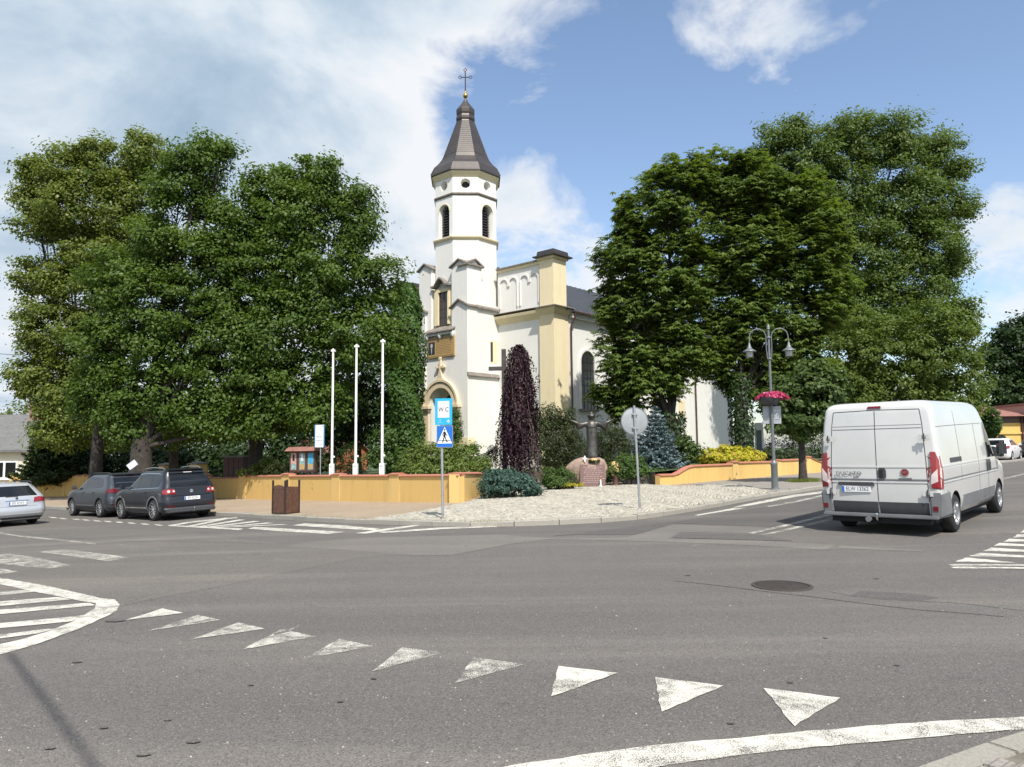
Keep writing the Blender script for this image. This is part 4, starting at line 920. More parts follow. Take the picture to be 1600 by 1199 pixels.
# corner piers with gabled caps
def gable_cap(name, a0, a1, b0, b1, z, h, axis='b', parent=None, ov=.13, th=.09):
    """small saddle roof: ridge runs along b (gable shows to the front) or along a"""
    mb = MB()
    if axis == 'b':
        c = (a0+a1)/2; pr = [(a0-ov, z-.02), (c, z+h), (a1+ov, z-.02), (a1+ov, z-.02+th), (c, z+h+th), (a0-ov, z-.02+th)]
        for q in ((0, 1, 4, 5), (1, 2, 3, 4)):
            p = [pr[i] for i in q]; mb.hexa([(x, b0-ov, zz) for x, zz in p], [(x, b1, zz) for x, zz in p])
    else:
        c = (b0+b1)/2; pr = [(b0-ov, z-.02), (c, z+h), (b1+ov, z-.02), (b1+ov, z-.02+th), (c, z+h+th), (b0-ov, z-.02+th)]
        for q in ((0, 1, 4, 5), (1, 2, 3, 4)):
            p = [pr[i] for i in q]; mb.hexa([(a0, x, zz) for x, zz in p], [(a1+ov, x, zz) for x, zz in p])
    return mb.build(name, 'coping', ch)
def pier(a0, a1, b0, b1, z0, ztop, h, cross=False):
    c = (a0+a1)/2
    mb = MB().box(a0, a1, b0, b1, z0, ztop)
    mb.prism([(a0, ztop), (a1, ztop), (c, ztop+h)], lambda x, z: (x, b0, z), lambda x, z: (x, b1, z))
    if cross:
        cb_ = (b0+b1)/2; mb.prism([(b0, ztop+.001), (b1, ztop+.001), (cb_, ztop+h*.95)], lambda x, z: (a0+.001, x, z), lambda x, z: (a1, x, z))
    mb.build('corner_pier', 'white', ch)
    gable_cap('pier_cap', a0, a1, b0, b1, ztop, h)
    if cross: gable_cap('pier_cap', (a0+a1)/2-.1, a1, b0+.001, b1-.001, ztop, h*.95, 'a')
zA = cz(416, -.6, .1)
pier(-1.34, -.04, .04, 1.25, z_can+.2, zA, .38, True)
pier(-TW+.04, -TW+1.15, .04, 1.2, z_can+.2, cz(424, -TW+.5, .1), .36)
pier(-1.30, .0, -.001, .9, z_can+.002, cz(480, -.6, 0), .42)          # lower right gablet
pier(-TW-.35, -TW+.75, -.10, 1.0, GB, cz(491, -TW+.2, 0), .38)     # lower left buttress
# sloped coping on the right side of the square stage
zr0 = cz(480, 0, .2)
mb = MB(); mb.hexa([(-.25, .75, zr0+.32), (.16, .75, zr0-.0), (.16, TW, zr0-.0), (-.25, TW, zr0+.32)], [(-.25, .75, zr0+.42), (.16, .75, zr0+.10), (.16, TW, zr0+.10), (-.25, TW, zr0+.42)]); mb.build('side_coping', 'coping', ch)
cb('tower_wall', 'white', -.6, .0, .9, TW, z_can+.001, zr0+.05)
MB().lathe([(.05, 0), (.07, .1), (.01, .22)], 8, (-.62, .1, cz(480, -.6, 0)+.46)).build('pier_finial', 'coping', ch)
# string course low on the tower's right side
mb = MB(); mb.hexa([(.0, -.02, z_low-.10), (.14, -.02, z_low-.10), (.14, 2.6, z_low-.10), (.0, 2.6, z_low-.10)], [(.0, -.02, z_low+.12), (.05, -.02, z_low+.02), (.05, 2.6, z_low+.02), (.0, 2.6, z_low+.12)]); mb.build('string_course', 'coping', ch)
cb('plinth', 'cream', -1.15, .03, -.05, .5, GB, cz(684, -.5, 0))
# tall window over the canopy
wa0, wa1 = colx(688, .3), colx(702.5, .3); wz0, wz1 = cz(508, -2.2, .3), cz(457, -2.2, .3)
wnd = cb('window', 'glass_old', wa0, wa1, .25, .296, wz0, wz1)
sb_ = .34
for a0, a1, z0, z1 in ((wa0-sb_, wa0, wz0, wz1+.2), (wa1, wa1+.12, wz0, wz1+.2), (wa0, wa1, wz1, wz1+.2)): cb('window_surround', 'cream', a0, a1, .12, .297, z0, z1, parent=wnd)
for f in (0.0, .46, .94): cb('frame', 'frame_brown', wa0+(wa1-wa0)*f, wa0+(wa1-wa0)*(f+.06), .22, .249, wz0, wz1, parent=wnd)
for k in range(5): cb('glazing_bar', 'frame_brown', wa0+.02, wa1-.02, .226, .246, wz0+(wz1-wz0)*k/4-.02, wz0+(wz1-wz0)*k/4+.02, parent=wnd)
# hood over it: shallow pagoda curve
ha0, ha1 = colx(678.5, .2), colx(706, .2); hc = (ha0+ha1)/2; hz = cz(449, hc, .1); hh = .48
pr = [(ha0, hz), (ha0+.28, hz+.03), (hc-.25, hz+.30), (hc-.12, hz+.42), (hc, hz+hh), (hc+.12, hz+.42), (hc+.25, hz+.30), (ha1-.28, hz+.03), (ha1, hz)]
mb = MB()
for p, q in zip(pr, pr[1:]): mb.hexa([(p[0], -.12, p[1]), (q[0], -.12, q[1]), (q[0], -.12, q[1]+.11), (p[0], -.12, p[1]+.11)], [(p[0], .5, p[1]), (q[0], .5, q[1]), (q[0], .5, q[1]+.11), (p[0], .5, p[1]+.11)])
mb.build('window_hood', 'coping', ch)
# small deep slit window on the tower's right side
sy0, sy1 = coly(766, 0, 7), coly(777.5, 0, 7); sz0, sz1 = cz(566, 0, 1.2), cz(530, 0, 1.2)
sw = cb('window', 'cream', -.001, .012, sy0, sy1, sz0, sz1); cb('pane', 'glass_old', .013, .016, sy0+.02, sy0+.22, sz0+.08, sz1-.1, parent=sw)

# octagon
oc = (-TW/2-.10, TW/2); OW = 3.74; oR = OW/2/math.cos(PI/8)
def oct_ring(w, z): r_ = w/2/math.cos(PI/8); return [(oc[0]+r_*math.cos(PI/8+k*PI/4), oc[1]+r_*math.sin(PI/8+k*PI/4), z) for k in range(8)]
def oct_loft(name, prof, m, parent=None, smooth=None):
    mb = MB(); rings = [oct_ring(w, z) for w, z in prof]
    vs = [p for r_ in rings for p in r_]; fs = [(i*8+k, i*8+(k+1) % 8, (i+1)*8+(k+1) % 8, (i+1)*8+k) for i in range(len(prof)-1) for k in range(8)]
    fs += [tuple(range(8))[::-1], tuple((len(prof)-1)*8+k for k in range(8))]
    mb.add(vs, fs); return mb.build(name, m, parent or ch, smooth)
ob, oy = oc[1]-OW/2*.7071, 0
fa, fb = oc[0]+OW/2*.7071, oc[1]-OW/2*.7071       # middle of the diagonal face towards the street
def oz(py): return cz(py, fa, fb)
z_str1, z_str2, z_eave = oz(371), oz(303), oz(277)
z_eave = oz(276); 
def recess(name, wtop, zs, zb, w, face, dep, m, louv=True):
    """real openings are built as deep arched boxes standing in front of a dark core"""
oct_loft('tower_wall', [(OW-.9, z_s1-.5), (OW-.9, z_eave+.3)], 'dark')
# octagon walls face by face so that the openings are real holes
FW = OW*math.tan(PI/8); TH = .42
def face_mtx(k):
    a = k*PI/4
    nrm = Vector((math.cos(a), math.sin(a), 0)); t = Vector((-nrm.y, nrm.x, 0))
    c = Vector((oc[0], oc[1], 0))+nrm*(OW/2)
    return lambda x, d, z: (c.x+t.x*x-nrm.x*d, c.y+t.y*x-nrm.y*d, z)
def face_wall(k, z0, z1, hole):
    f = face_mtx(k); mb = MB(); hw = FW/2; ti = (OW/2-TH)*math.tan(PI/8)
    if hole is None:
        mb.add([f(-hw, 0, z0), f(hw, 0, z0), f(hw, 0, z1), f(-hw, 0, z1)], [(0, 1, 2, 3)])
    else:
        kind, r_, zc_, zb = hole; n = 16
        if kind == 'arch': lp = [(r_, zb)]+[(r_*math.cos(PI*j/n), zc_+r_*math.sin(PI*j/n)) for j in range(n+1)]+[(-r_, zb)]
        else: lp = [(r_*math.cos(2*PI*j/24), zc_+r_*math.sin(2*PI*j/24)) for j in range(24)]
        outer = [(-hw, z0), (hw, z0), (hw, z1), (-hw, z1)]
        pts = [Vector(p) for p in outer+lp]; nl_ = len(lp)
        ed_ = [(0, 1), (1, 2), (2, 3), (3, 0)]+[(4+i, 4+(i+1) % nl_) for i in range(nl_)]
        v, e, fc, *_ = delaunay_2d_cdt(pts, ed_, [], 1, 1e-6)
        fl = []
        for t in fc:
            cx_ = sum(v[i].x for i in t)/3; cz_ = sum(v[i].y for i in t)/3
            if not inside(lp, cx_, cz_): fl.append(tuple(t))
        mb.add([f(p.x, 0, p.y) for p in v], fl)
        for i in range(nl_):
            p, q = lp[i], lp[(i+1) % nl_]
            sh = .80 if kind == 'round' else .86
            def inn_(x, z): return f(x*sh, TH-.02, (zc_+(z-zc_)*sh) if kind == 'round' else (zb+(z-zb)*.96))
            mb.add([f(p[0], 0, p[1]), f(q[0], 0, q[1]), inn_(*q), inn_(*p)], [(0, 1, 2, 3)])
    return mb.build('tower_wall', 'white', ch)
zb_w, zt_w = oz(370.5), oz(318)
sidef = oz(331)
for k in range(8):
    face_wall(k, z_s1-.5, z_str1, None)
    belf = ('arch', .47, cz(331, oc[0]+OW/2, oc[1])-.06, z_str1+.14) if k in (0, 2, 4, 6) else None
    face_wall(k, z_str1, z_str2, belf)
    face_wall(k, z_str2, z_eave+.3, ('round', .30, (z_str2+z_eave)/2+.12, 0))
    if belf:
        f = face_mtx(k); lv = MB(); zz = z_str1+.22
        lr = MB().hexa([f(-.30, .34, z_str1+.16), f(.30, .34, z_str1+.16), f(.30, .30, z_str1+.16), f(-.30, .30, z_str1+.16)], [f(-.30, .34, z_str1+.2), f(.30, .34, z_str1+.2), f(.30, .30, z_str1+.2), f(-.30, .30, z_str1+.2)]).build('louvre_frame', 'louvre', ch)
        while zz < belf[2]+.35:
            w = .33 if zz < belf[2] else math.sqrt(max(0.0, .16-(zz-belf[2])**2))*.85
            MB().hexa([f(-w, .36, zz+.12), f(w, .36, zz+.12), f(w, .16, zz-.02), f(-w, .16, zz-.02)], [f(-w, .36, zz+.15), f(w, .36, zz+.15), f(w, .16, zz+.01), f(-w, .16, zz+.01)]).build('louvre_slat', 'louvre', lr)
            zz += .165
        a_ = MB(); 
        for j in range(16):
            t0, t1 = PI*j/16, PI*(j+1)/16
            p = [(r_*math.cos(t), belf[2]+r_*math.sin(t)) for r_, t in ((.47, t0), (.53, t0), (.53, t1), (.47, t1))]
            a_.hexa([f(x, -.02, z) for x, z in p], [f(x, -.0005, z) for x, z in p])
        a_.build('opening_moulding', 'cream', ch)
oct_loft('cornice', [(OW+.02, z_str1-.14), (OW+.26, z_str1-.02), (OW+.30, z_str1+.06), (OW+.02, z_str1+.13)], 'cream')
oct_loft('cornice', [(OW+.02, z_str2-.10), (OW+.16, z_str2-.02), (OW+.18, z_str2+.04), (OW+.02, z_str2+.10)], 'coping')
oct_loft('cornice', [(OW+.02, z_eave-.02), (OW+.16, z_eave+.08), (OW+.38, z_eave+.24), (OW+.40, z_eave+.32)], 'cream')
# spire
ctr = lambda py: cz(py, *oc)
W2 = 42/ (cw(*oc)[1])*1
def pxw(w): return w*cw(*oc)[1]/F
se = z_eave+.32
sp = oct_loft('spire_roof', [(OW+.50, se), (OW+.56, se+.02), (OW+.54, se+.12), (pxw(98), ctr(271)), (pxw(84), ctr(264)), (pxw(74), ctr(257)), (pxw(68), ctr(250)), (pxw(46), ctr(219)), (pxw(25), ctr(190))], 'spire')
for k in range(8):       # standing ribs on the hips
    pts = []
    for w, z in ((OW+.55, se+.12), (pxw(98), ctr(271)), (pxw(84), ctr(264)), (pxw(74), ctr(257)), (pxw(68), ctr(250)), (pxw(46), ctr(219)), (pxw(25), ctr(190))):
        pts.append(oct_ring(w+.02, z)[k])
    MB().tube(pts, .022, 5).build('hip_rib', 'spire', sp)
for j in range(17):      # courses of metal scales
    z0 = ctr(250)+(ctr(191)-ctr(250))*j/17
    def wz(z):
        pr_ = [(pxw(68), ctr(250)), (pxw(46), ctr(219)), (pxw(25), ctr(190))]
        for (w0, q0_), (w1, q1_) in zip(pr_, pr_[1:]):
            if z <= q1_: return w0+(w1-w0)*(z-q0_)/(q1_-q0_)
        return pxw(25)
    w0 = wz(z0); oct_loft('scale_course', [(w0+.018, z0), (w0+.022, z0+.02), (wz(z0+.3)-.01, z0+.3)], 'spire', sp)
oct_loft('spire_collar', [(pxw(28), ctr(192)), (pxw(30), ctr(190)), (pxw(30), ctr(187)), (pxw(28), ctr(185.5)), (pxw(27), ctr(183)), (pxw(29), ctr(180)), (pxw(29.5), ctr(175)), (pxw(26), ctr(172)), (pxw(15), ctr(165)), (pxw(8), ctr(160)), (pxw(4), ctr(155.5))], 'spire')
zb_ = ctr(150)
MB().lathe([(.0, -.17), (.09, -.15), (.165, -.04), (.165, .04), (.09, .15), (.05, .17), (.07, .24), (.03, .30)], 16, (oc[0], oc[1], zb_)).build('gilt_ball', 'gold', ch, 60)
cr = MB(); z0, z1 = ctr(145), ctr(108.5); zc_ = ctr(121); hwx = pxw(7.0); dv = Vector((math.cos(-CH_ROT), math.sin(-CH_ROT)))
def cp(s, z): return (oc[0]+dv.x*s, oc[1]+dv.y*s, z)
cr.tube([cp(0, z0), cp(0, z1-.12)], .035, 6); cr.tube([cp(-hwx, zc_), cp(hwx, zc_)], .03, 6)
for c_ in ((0, z1-.05), (-hwx-.06, zc_), (hwx+.06, zc_)):
    for q in ((0, .11), (-.11, 0), (.11, 0), (0, -.02)):
        pass
    cr.tube([cp(c_[0]+.11*math.cos(t), c_[1]+.11*math.sin(t)) for t in [k*PI/2 for k in range(5)]], .024, 5)
cr.build('spire_cross', 'iron', ch, 40)

# nave facade wing right of the tower
zpt = cz(427, .2, 2.6); zcor1, zcor0 = cz(497, .3, 2.6), cz(505, .3, 2.6)
zcor1 = cz(494, .6, 2.6); zcor0 = zcor1-.38
AR = 4.4
cb('front_wall', 'white', 0, AR-.9, 2.6, 3.3, GB, zcor0+.02); cb('front_wall', 'white', 0, AR-.9, 2.6, 3.1, zcor1, zpt)
cb('front_wall', 'white', -TW-AR, -TW, 2.6, 3.3, GB, zcor0+.02); cb('front_wall', 'white', -TW-AR, -TW, 2.6, 3.1, zcor1, zpt)
zcp = zpt
for a0, a1 in ((.0, AR-.95), (-TW-AR+.95, -TW)):
    cb('parapet_coping', 'cream', a0, a1, 2.50, 3.2, zcp, zcp+.16); cb('parapet_flashing', 'coping', a0, a1, 2.42, 3.28, zcp+.161, zcp+.24)
    mb = MB(); mb.add([(a0, 2.6, zcor0-.15), (a1, 2.6, zcor0-.15), (a1, 2.28, zcor0+.18), (a0, 2.28, zcor0+.18), (a0, 2.24, zcor1-.05), (a1, 2.24, zcor1-.05), (a1, 2.6, zcor1+.08), (a0, 2.6, zcor1+.08)], [(0, 1, 2, 3), (3, 2, 5, 4), (4, 5, 6, 7), (0, 3, 4, 7), (1, 2, 5, 6)]); mb.build('cornice', 'cream', ch)
    cb('cornice_flashing', 'coping', a0, a1, 2.20, 2.6, zcor1+.081, zcor1+.11)
    # blind arcade: two panels, each ending in two little arches, as raised frame
    w = (a1-a0-.5)/2
    for i in range(2):
        x0 = a0+.18+i*(w+.16); x1 = x0+w; zt_, zb2 = zpt-.42, zcor1+.45
        mb = MB(); fr = .07; r_ = w/4-.005
        mb.box(x0, x0+fr, 2.53, 2.599, zb2, zt_-r_); mb.box(x1-fr, x1, 2.53, 2.599, zb2, zt_-r_)
        for c_ in (x0+r_, x1-r_):
            for j in range(10):
                t0, t1 = PI*j/10, PI*(j+1)/10
                p = [(c_+q_*math.cos(t), zt_-r_+q_*math.sin(t)) for q_, t in ((r_-fr, t0), (r_, t0), (r_, t1), (r_-fr, t1))]
                mb.hexa([(x, 2.53, z) for x, z in p], [(x, 2.599, z) for x, z in p])
        mb.box((x0+x1)/2-fr-.02, (x0+x1)/2+fr+.02, 2.528, 2.597, zt_-r_-.16, zt_-r_)
        mb.build('blind_arcade', 'white', ch)
# corner pilasters
zcap = cz(404.5, AR-.4, 2.45)
for a0, a1 in ((AR-1.0, AR+.06), (-TW-AR-.06, -TW-AR+1.0)):
    cb('corner_pilaster', 'cream', a0, a1, 2.42, 3.75, GB, zcor0)
    MB().add([(a0, 2.42, zcor0), (a1, 2.42, zcor0), (a1, 3.75, zcor0), (a0, 3.75, zcor0), (a0-.02, 2.20, zcor0+.24), (a1+.22, 2.20, zcor0+.24), (a1+.22, 3.80, zcor0+.24), (a0-.02, 3.80, zcor0+.24), (a0-.03, 2.14, zcor1), (a1+.28, 2.14, zcor1), (a1+.28, 3.85, zcor1), (a0-.03, 3.85, zcor1)],
             [(0, 3, 2, 1), (0, 1, 5, 4), (1, 2, 6, 5), (2, 3, 7, 6), (3, 0, 4, 7), (4, 5, 9, 8), (5, 6, 10, 9), (6, 7, 11, 10), (7, 4, 8, 11), (8, 9, 10, 11)]).build('cornice', 'cream', ch)
    cb('cornice_flashing', 'coping', a0-.06, a1+.42, 2.0, 3.9, zcor1+.001, zcor1+.05)
    cb('pilaster_top', 'cream', a0+.02, a1-.02, 2.46, 3.65, zcor1+.051, zcap, .01)
    cb('cap_moulding', 'cream', a0-.08, a1+.08, 2.36, 3.75, zcap, zcap+.14)
    cb('cap_roof', 'spire', a0-.26, a1+.26, 2.18, 3.93, zcap+.141, zcap+.22)
    mb = MB(); mb.hexa([(a0-.10, 2.34, zcap+.221), (a1+.10, 2.34, zcap+.221), (a1+.10, 3.77, zcap+.221), (a0-.10, 3.77, zcap+.221)], [(a0-.06, 2.38, zcap+.50), (a1+.06, 2.38, zcap+.50), (a1+.06, 3.73, zcap+.50), (a0-.06, 3.73, zcap+.50)]); mb.build('cap_roof', 'spire', ch)
# nave: side walls, roof, gutter, windows, pipes
NL = 24.5; ze = cz(489, AR, 4.2)
zrg = ze+3.9; mid = -TW/2
cb('side_wall', 'white', AR-.5, AR, 3.76, NL, GB, ze-.35); cb('side_wall', 'white', -TW-AR, -TW-AR+.5, 3.76, NL, GB, ze-.35); cb('rear_wall', 'white', -TW-AR+.5, AR-.5, NL-.5, NL, GB, ze-.35)
MB().prism([(-TW-AR+.3, ze-.3), (AR-.3, ze-.3), (mid, zrg-.25)], lambda x, z: (x, NL-.4, z), lambda x, z: (x, NL-.05, z)).build('rear_gable', 'white', ch)
cb('eaves_cornice', 'white', AR-.2, AR+.28, 3.9, NL, ze-.34, ze-.06)
for s in (0, 1):
    ea = AR+.42 if s == 0 else -TW-AR-.42
    rf = MB().hexa([(ea, 3.2, ze-.03), (ea, NL+.3, ze-.03), (mid, NL+.3, zrg), (mid, 3.2, zrg)], [(ea, 3.2, ze+.04), (ea, NL+.3, ze+.04), (mid, NL+.3, zrg+.07), (mid, 3.2, zrg+.07)]).build('roof', 'roof_metal', ch)
    for i in range(int((NL-3)/.55)):
        y = 3.3+i*.55
        MB().hexa([(ea, y, ze+.041), (ea, y+.025, ze+.041), (mid, y+.025, zrg+.071), (mid, y, zrg+.071)], [(ea, y, ze+.075), (ea, y+.025, ze+.075), (mid, y+.025, zrg+.105), (mid, y, zrg+.105)]).build('standing_seam', 'roof_metal', rf)
    MB().tube([(ea+(.06 if s == 0 else -.06), 3.9, ze-.04), (ea+(.06 if s == 0 else -.06), NL+.2, ze-.06)], .075, 8).build('gutter', 'pipe', ch, 40)
dp = coly(888, AR, 6)
MB().tube([(AR+.47, 3.95, ze-.08), (AR+.40, 3.95, ze-.35), (AR+.12, 3.93, ze-.8), (AR+.10, 3.93, GB)], .055, 8).build('downpipe', 'pipe', ch, 40)
yb = coly(1087, AR, 3); MB().tube([(AR+.47, yb, ze-.08), (AR+.12, yb, ze-.8), (AR+.10, yb, GB)], .055, 8).build('downpipe', 'pipe', ch, 40)
def side_window(y0, y1, zb2, zt_):
    r_ = (y1-y0)/2; c_ = (y0+y1)/2; n = 14
    lp = [(y1, zb2)]+[(c_+r_*math.cos(PI*k/n), zt_-r_+r_*math.sin(PI*k/n)) for k in range(n+1)]+[(y0, zb2)]
    w = MB().prism(lp, lambda y, z: (AR+.002, y, z), lambda y, z: (AR+.02, y, z)).build('window', 'glass_old', ch)
    b = MB(); ro = r_+.14
    for k in range(n):
        t0, t1 = PI*k/n, PI*(k+1)/n
        p = [(c_+q*math.cos(t), zt_-r_+q*math.sin(t)) for q, t in ((r_, t0), (ro, t0), (ro, t1), (r_, t1))]
        b.hexa([(AR+.001, y, z) for y, z in p], [(AR+.10, y, z) for y, z in p])
    b.box(AR+.001, AR+.10, y0-.14, y0, zb2, zt_-r_); b.box(AR+.001, AR+.10, y1, y1+.14, zb2, zt_-r_); b.build('window_surround', 'white', w)
    MB().box(AR+.001, AR+.2, y0-.2, y1+.2, zb2-.14, zb2-.001).build('sill', 'coping', w)
    g_ = MB()
    for k in range(1, 4): g_.box(AR+.021, AR+.035, y0+(y1-y0)*k/4-.015, y0+(y1-y0)*k/4+.015, zb2, zt_-.1-(.25 if k != 2 else 0))
    for k in range(1, 7): z = zb2+(zt_-r_-zb2)*k/6; g_.box(AR+.0211, AR+.0349, y0, y1, z-.015, z+.015)
    g_.build('glazing_bar', 'iron', w)
w0 = coly(907, AR, 5); 
for i in range(2): side_window(w0+i*4.4, w0+i*4.4+1.35, cz(640, AR, w0+.7), cz(549, AR, w0+.7))
cw0 = coly(1061, AR+.02, 3); cb('wall_panel', 'cream', AR+.0005, AR+.04, cw0, cw0+.9, cz(652, AR, cw0), cz(625, AR, cw0)); cb('sill', 'coping', AR+.001, AR+.12, cw0-.1, cw0+1.0, cz(653, AR, cw0)-.08, cz(653, AR, cw0)-.01)
cb('plinth', 'coping', AR+.0006, AR+.07, 3.8, NL, GB, .75)
# ---------------------------------------------------------------- vegetation
def quads_mesh(name, V, m, parent=None, nper=4):
    """V: (N, nper, 3) array of faces"""
    n = len(V); me = bpy.data.meshes.new(name)
    me.vertices.add(n*nper); me.vertices.foreach_set('co', V.reshape(-1).astype(np.float32))
    me.loops.add(n*nper); me.loops.foreach_set('vertex_index', np.arange(n*nper, dtype=np.int32))
    me.polygons.add(n); me.polygons.foreach_set('loop_start', np.arange(0, n*nper, nper, dtype=np.int32))
    try: me.polygons.foreach_set('loop_total', np.full(n, nper, dtype=np.int32))
    except Exception: pass
    me.update(calc_edges=True); me.validate()
    me.materials.append(M[m]); return link(name, me, parent)
def nrm(a): return a/np.maximum(np.linalg.norm(a, axis=-1, keepdims=True), 1e-9)
def leaf_quads(pos, nor, size, rng, aspect=0.6, axis=None, jit=0.35, fold=0.0):
    """rhombic leaves: axis = direction of the midrib"""
    n = len(pos)
    r = rng.normal(size=(n, 3)) if axis is None else axis+rng.normal(size=(n, 3))*jit
    a = nrm(r-nor*np.sum(r*nor, axis=1, keepdims=True)); b = np.cross(nor, a)
    s = size*(0.65+0.7*rng.random((n, 1))) if np.isscalar(size) else size
    L, W = s*0.5, s*0.5*aspect
    return np.stack([pos-a*L, pos+b*W-a*L*0.1+nor*W*fold, pos+a*L, pos-b*W-a*L*0.1+nor*W*fold], axis=1)
def sph(n, rng):
    return nrm(rng.normal(size=(n, 3)))
class Blob:
    def __init__(s, c, r): s.c = np.array(c, float); s.r = np.array(r, float)
def blobs_px(lst, Y, depth=0.85):
    out = []
    for b in lst:
        px, py, rx = b[:3]; ry = b[3] if len(b) > 3 else rx; dy = b[4] if len(b) > 4 else 0
        c = P(px, py, Y+dy); k = (Y+dy)/F
        out.append(Blob(c, (rx*k, max(rx, ry)*k*depth, ry*k)))
    return out
from mathutils import noise as mn_
def puffs(blobs, pr, rng, cov=1.5, inner=0.3, bump=(.8, .0)):
    res = []
    for i, b in enumerate(blobs):
        rm = float(np.mean(b.r)); n = int(cov*4*PI*rm*rm/(PI*pr*pr))+4
        d = sph(n, rng); q = b.c+d*b.r
        nz = np.array([mn_.noise(Vector(p)*bump[0]) for p in q])[:, None]        # boughs stand out, hollows lie between them
        q = b.c+d*b.r*(rng.uniform(0.84, 0.98, (n, 1))+bump[1]*nz)
        if bump[1] > 0: q = q[(nz[:, 0] > -.42) | (rng.random(n) < .35)]
        ni = int(n*inner); di = sph(ni, rng); qi = b.c+di*b.r*rng.uniform(0.3, 0.7, (ni, 1))
        q = np.concatenate([q, qi])
        keep = np.ones(len(q), bool)
        for j, o in enumerate(blobs):
            if j == i: continue
            keep &= np.sum(((q-o.c)/(o.r*0.72))**2, axis=1) > 1
        res.append(np.concatenate([q[keep], np.full((keep.sum(), 1), i)], axis=1))
    return np.concatenate(res)
def tree(name, label, base, blobs, leafm, cat='tree', group=None, pr=0.62, per=46, leaf=0.19, aspect=0.62, seed=1, trunk_r=0.35, barkm='bark', cov=1.5, flat=0.6, style='leaf', trunk_top=None, inner=.3, limbs=True, lean=(0, 0), ivy=False, up=0.75, stray=.08, bump=(.68, .42)):
    rng = np.random.default_rng(seed); base = Vector(base)
    t = thing(name, label, cat, base, group=group); b0 = np.array(base)
    pf = puffs(blobs, pr, rng, cov, inner, bump); n = len(pf)
    prs = pr*rng.uniform(0.6, 1.3, n)
    cen = np.repeat(pf[:, :3], per, axis=0); rr = np.repeat(prs, per)[:, None]
    d = sph(n*per, rng); rad = rng.random((n*per, 1))**0.45
    # a few stray twigs so that the outline is uneven
    st = rng.random((n*per, 1)) < stray; rad = np.where(st, rad*rng.uniform(1.2, 1.75, (n*per, 1)), rad)
    pos = cen+d*rad*rr*np.array([1, 1, flat])
    outw = nrm(np.repeat((pf[:, :3]-np.array([b.c for b in blobs])[pf[:, 3].astype(int)]), per, axis=0))
    nor = nrm(np.array([0, 0, up*.8])+d*0.55+outw*0.45+rng.normal(size=d.shape)*0.45)
    if style == 'palm':          # chestnut: five or so leaflets hang from each point like a hand
        k = 5; m_ = len(pos)
        pos0 = pos; 
        az = rng.uniform(0, 2*PI, m_)[:, None]+np.linspace(-1.9, 1.9, k)[None, :]
        u = nrm(rng.normal(size=(m_, 3))*[1, 1, .15]+outw*[.6, .6, 0]); up_ = np.array([0, 0, 1.0]); v = np.cross(up_, u)
        ang = np.linspace(-1.5, 1.5, k)
        dirs = u[:, None, :]*np.cos(ang)[None, :, None]+v[:, None, :]*np.sin(ang)[None, :, None]
        dirs = nrm(dirs+np.array([0, 0, -0.40]))
        ln = leaf*(0.7+0.5*rng.random((m_, 1, 1)))*(1-0.28*np.abs(ang)[None, :, None]/1.5)
        p = (pos0[:, None, :]+dirs*ln*0.5).reshape(-1, 3); dd = dirs.reshape(-1, 3)
        nn = nrm(np.cross(dd, np.cross(np.broadcast_to(up_, dd.shape), dd))+np.repeat(outw, k, axis=0)*.35+rng.normal(size=dd.shape)*.12)
        V = leaf_quads(p, nn, ln.reshape(-1, 1), rng, 0.36, dd, 0.02)
    else:
        V = leaf_quads(pos, nor, leaf, rng, aspect, outw*[1, 1, .2]+np.array([0, 0, -0.35]), 0.6)
    V = V-b0
    quads_mesh('crown', V, leafm, t)
    # trunk and limbs
    cs = np.array([b.c for b in blobs]); low = cs[:, 2].min()
    tt = trunk_top if trunk_top is not None else max(low-base.z-.5, 1.5)
    top = Vector((lean[0], lean[1], tt)); m = MB()
    m.tube([(0, 0, -.4), (0, 0, .05), (lean[0]*.1, lean[1]*.1, .5), (lean[0]*.5, lean[1]*.5, tt*.5), tuple(top)], [trunk_r*1.55, trunk_r*1.32, trunk_r*1.05, trunk_r*.92, trunk_r*.80], 14)
    m.build('trunk', barkm, t, 60)
    if limbs:
        lm = MB(); rl = random.Random(seed)
        for i, b in enumerate(blobs):
            c = Vector(b.c)-base; mid_ = top.lerp(c, .5)+Vector((rl.uniform(-.4, .4), rl.uniform(-.4, .4), -.25*(c-top).length*.3))
            r0 = trunk_r*rl.uniform(.20, .32); lm.tube([tuple(top-Vector((0, 0, .4))), tuple(mid_), tuple(c)], [r0, r0*.6, r0*.3], 7)
            mine = pf[pf[:, 3] == i]
            for q in mine[rng.permutation(len(mine))[:9]]:
                e = Vector(q[:3])-base; s_ = mid_.lerp(c, rl.uniform(.3, 1)); h = s_.lerp(e, .5)+Vector((0, 0, rl.uniform(-.2, .35)))
                lm.tube([tuple(s_), tuple(h), tuple(e)], [r0*.28, r0*.17, .012], 5, False)
        lm.build('limbs', barkm, t, 60)
    if ivy:
        iv = tt*1.15; k = int(iv*trunk_r*2*PI*1.5*130); a = rng.uniform(0, 2*PI, k); z = rng.uniform(0, iv, k); r_ = trunk_r*(1.25+rng.normal(size=k)*.14)+.1
        p = np.stack([r_*np.cos(a), r_*np.sin(a), z], 1); nn = nrm(np.stack([np.cos(a), np.sin(a), np.full(k, .35)], 1)+rng.normal(size=(k, 3))*.3)
        quads_mesh('ivy', leaf_quads(p, nn, .14, rng, .8, np.tile([0, 0, -1.0], (k, 1)), .3), 'dkleaf', t)
    return t
def wy(px, d=1.5): return on_line(A0, B0, px).y+d
def yb_(px, Y):                 # point of the churchyard lawn in column px at distance Y
    q = P(px, 700, Y); return (q.x, q.y, yz(q.x, q.y))

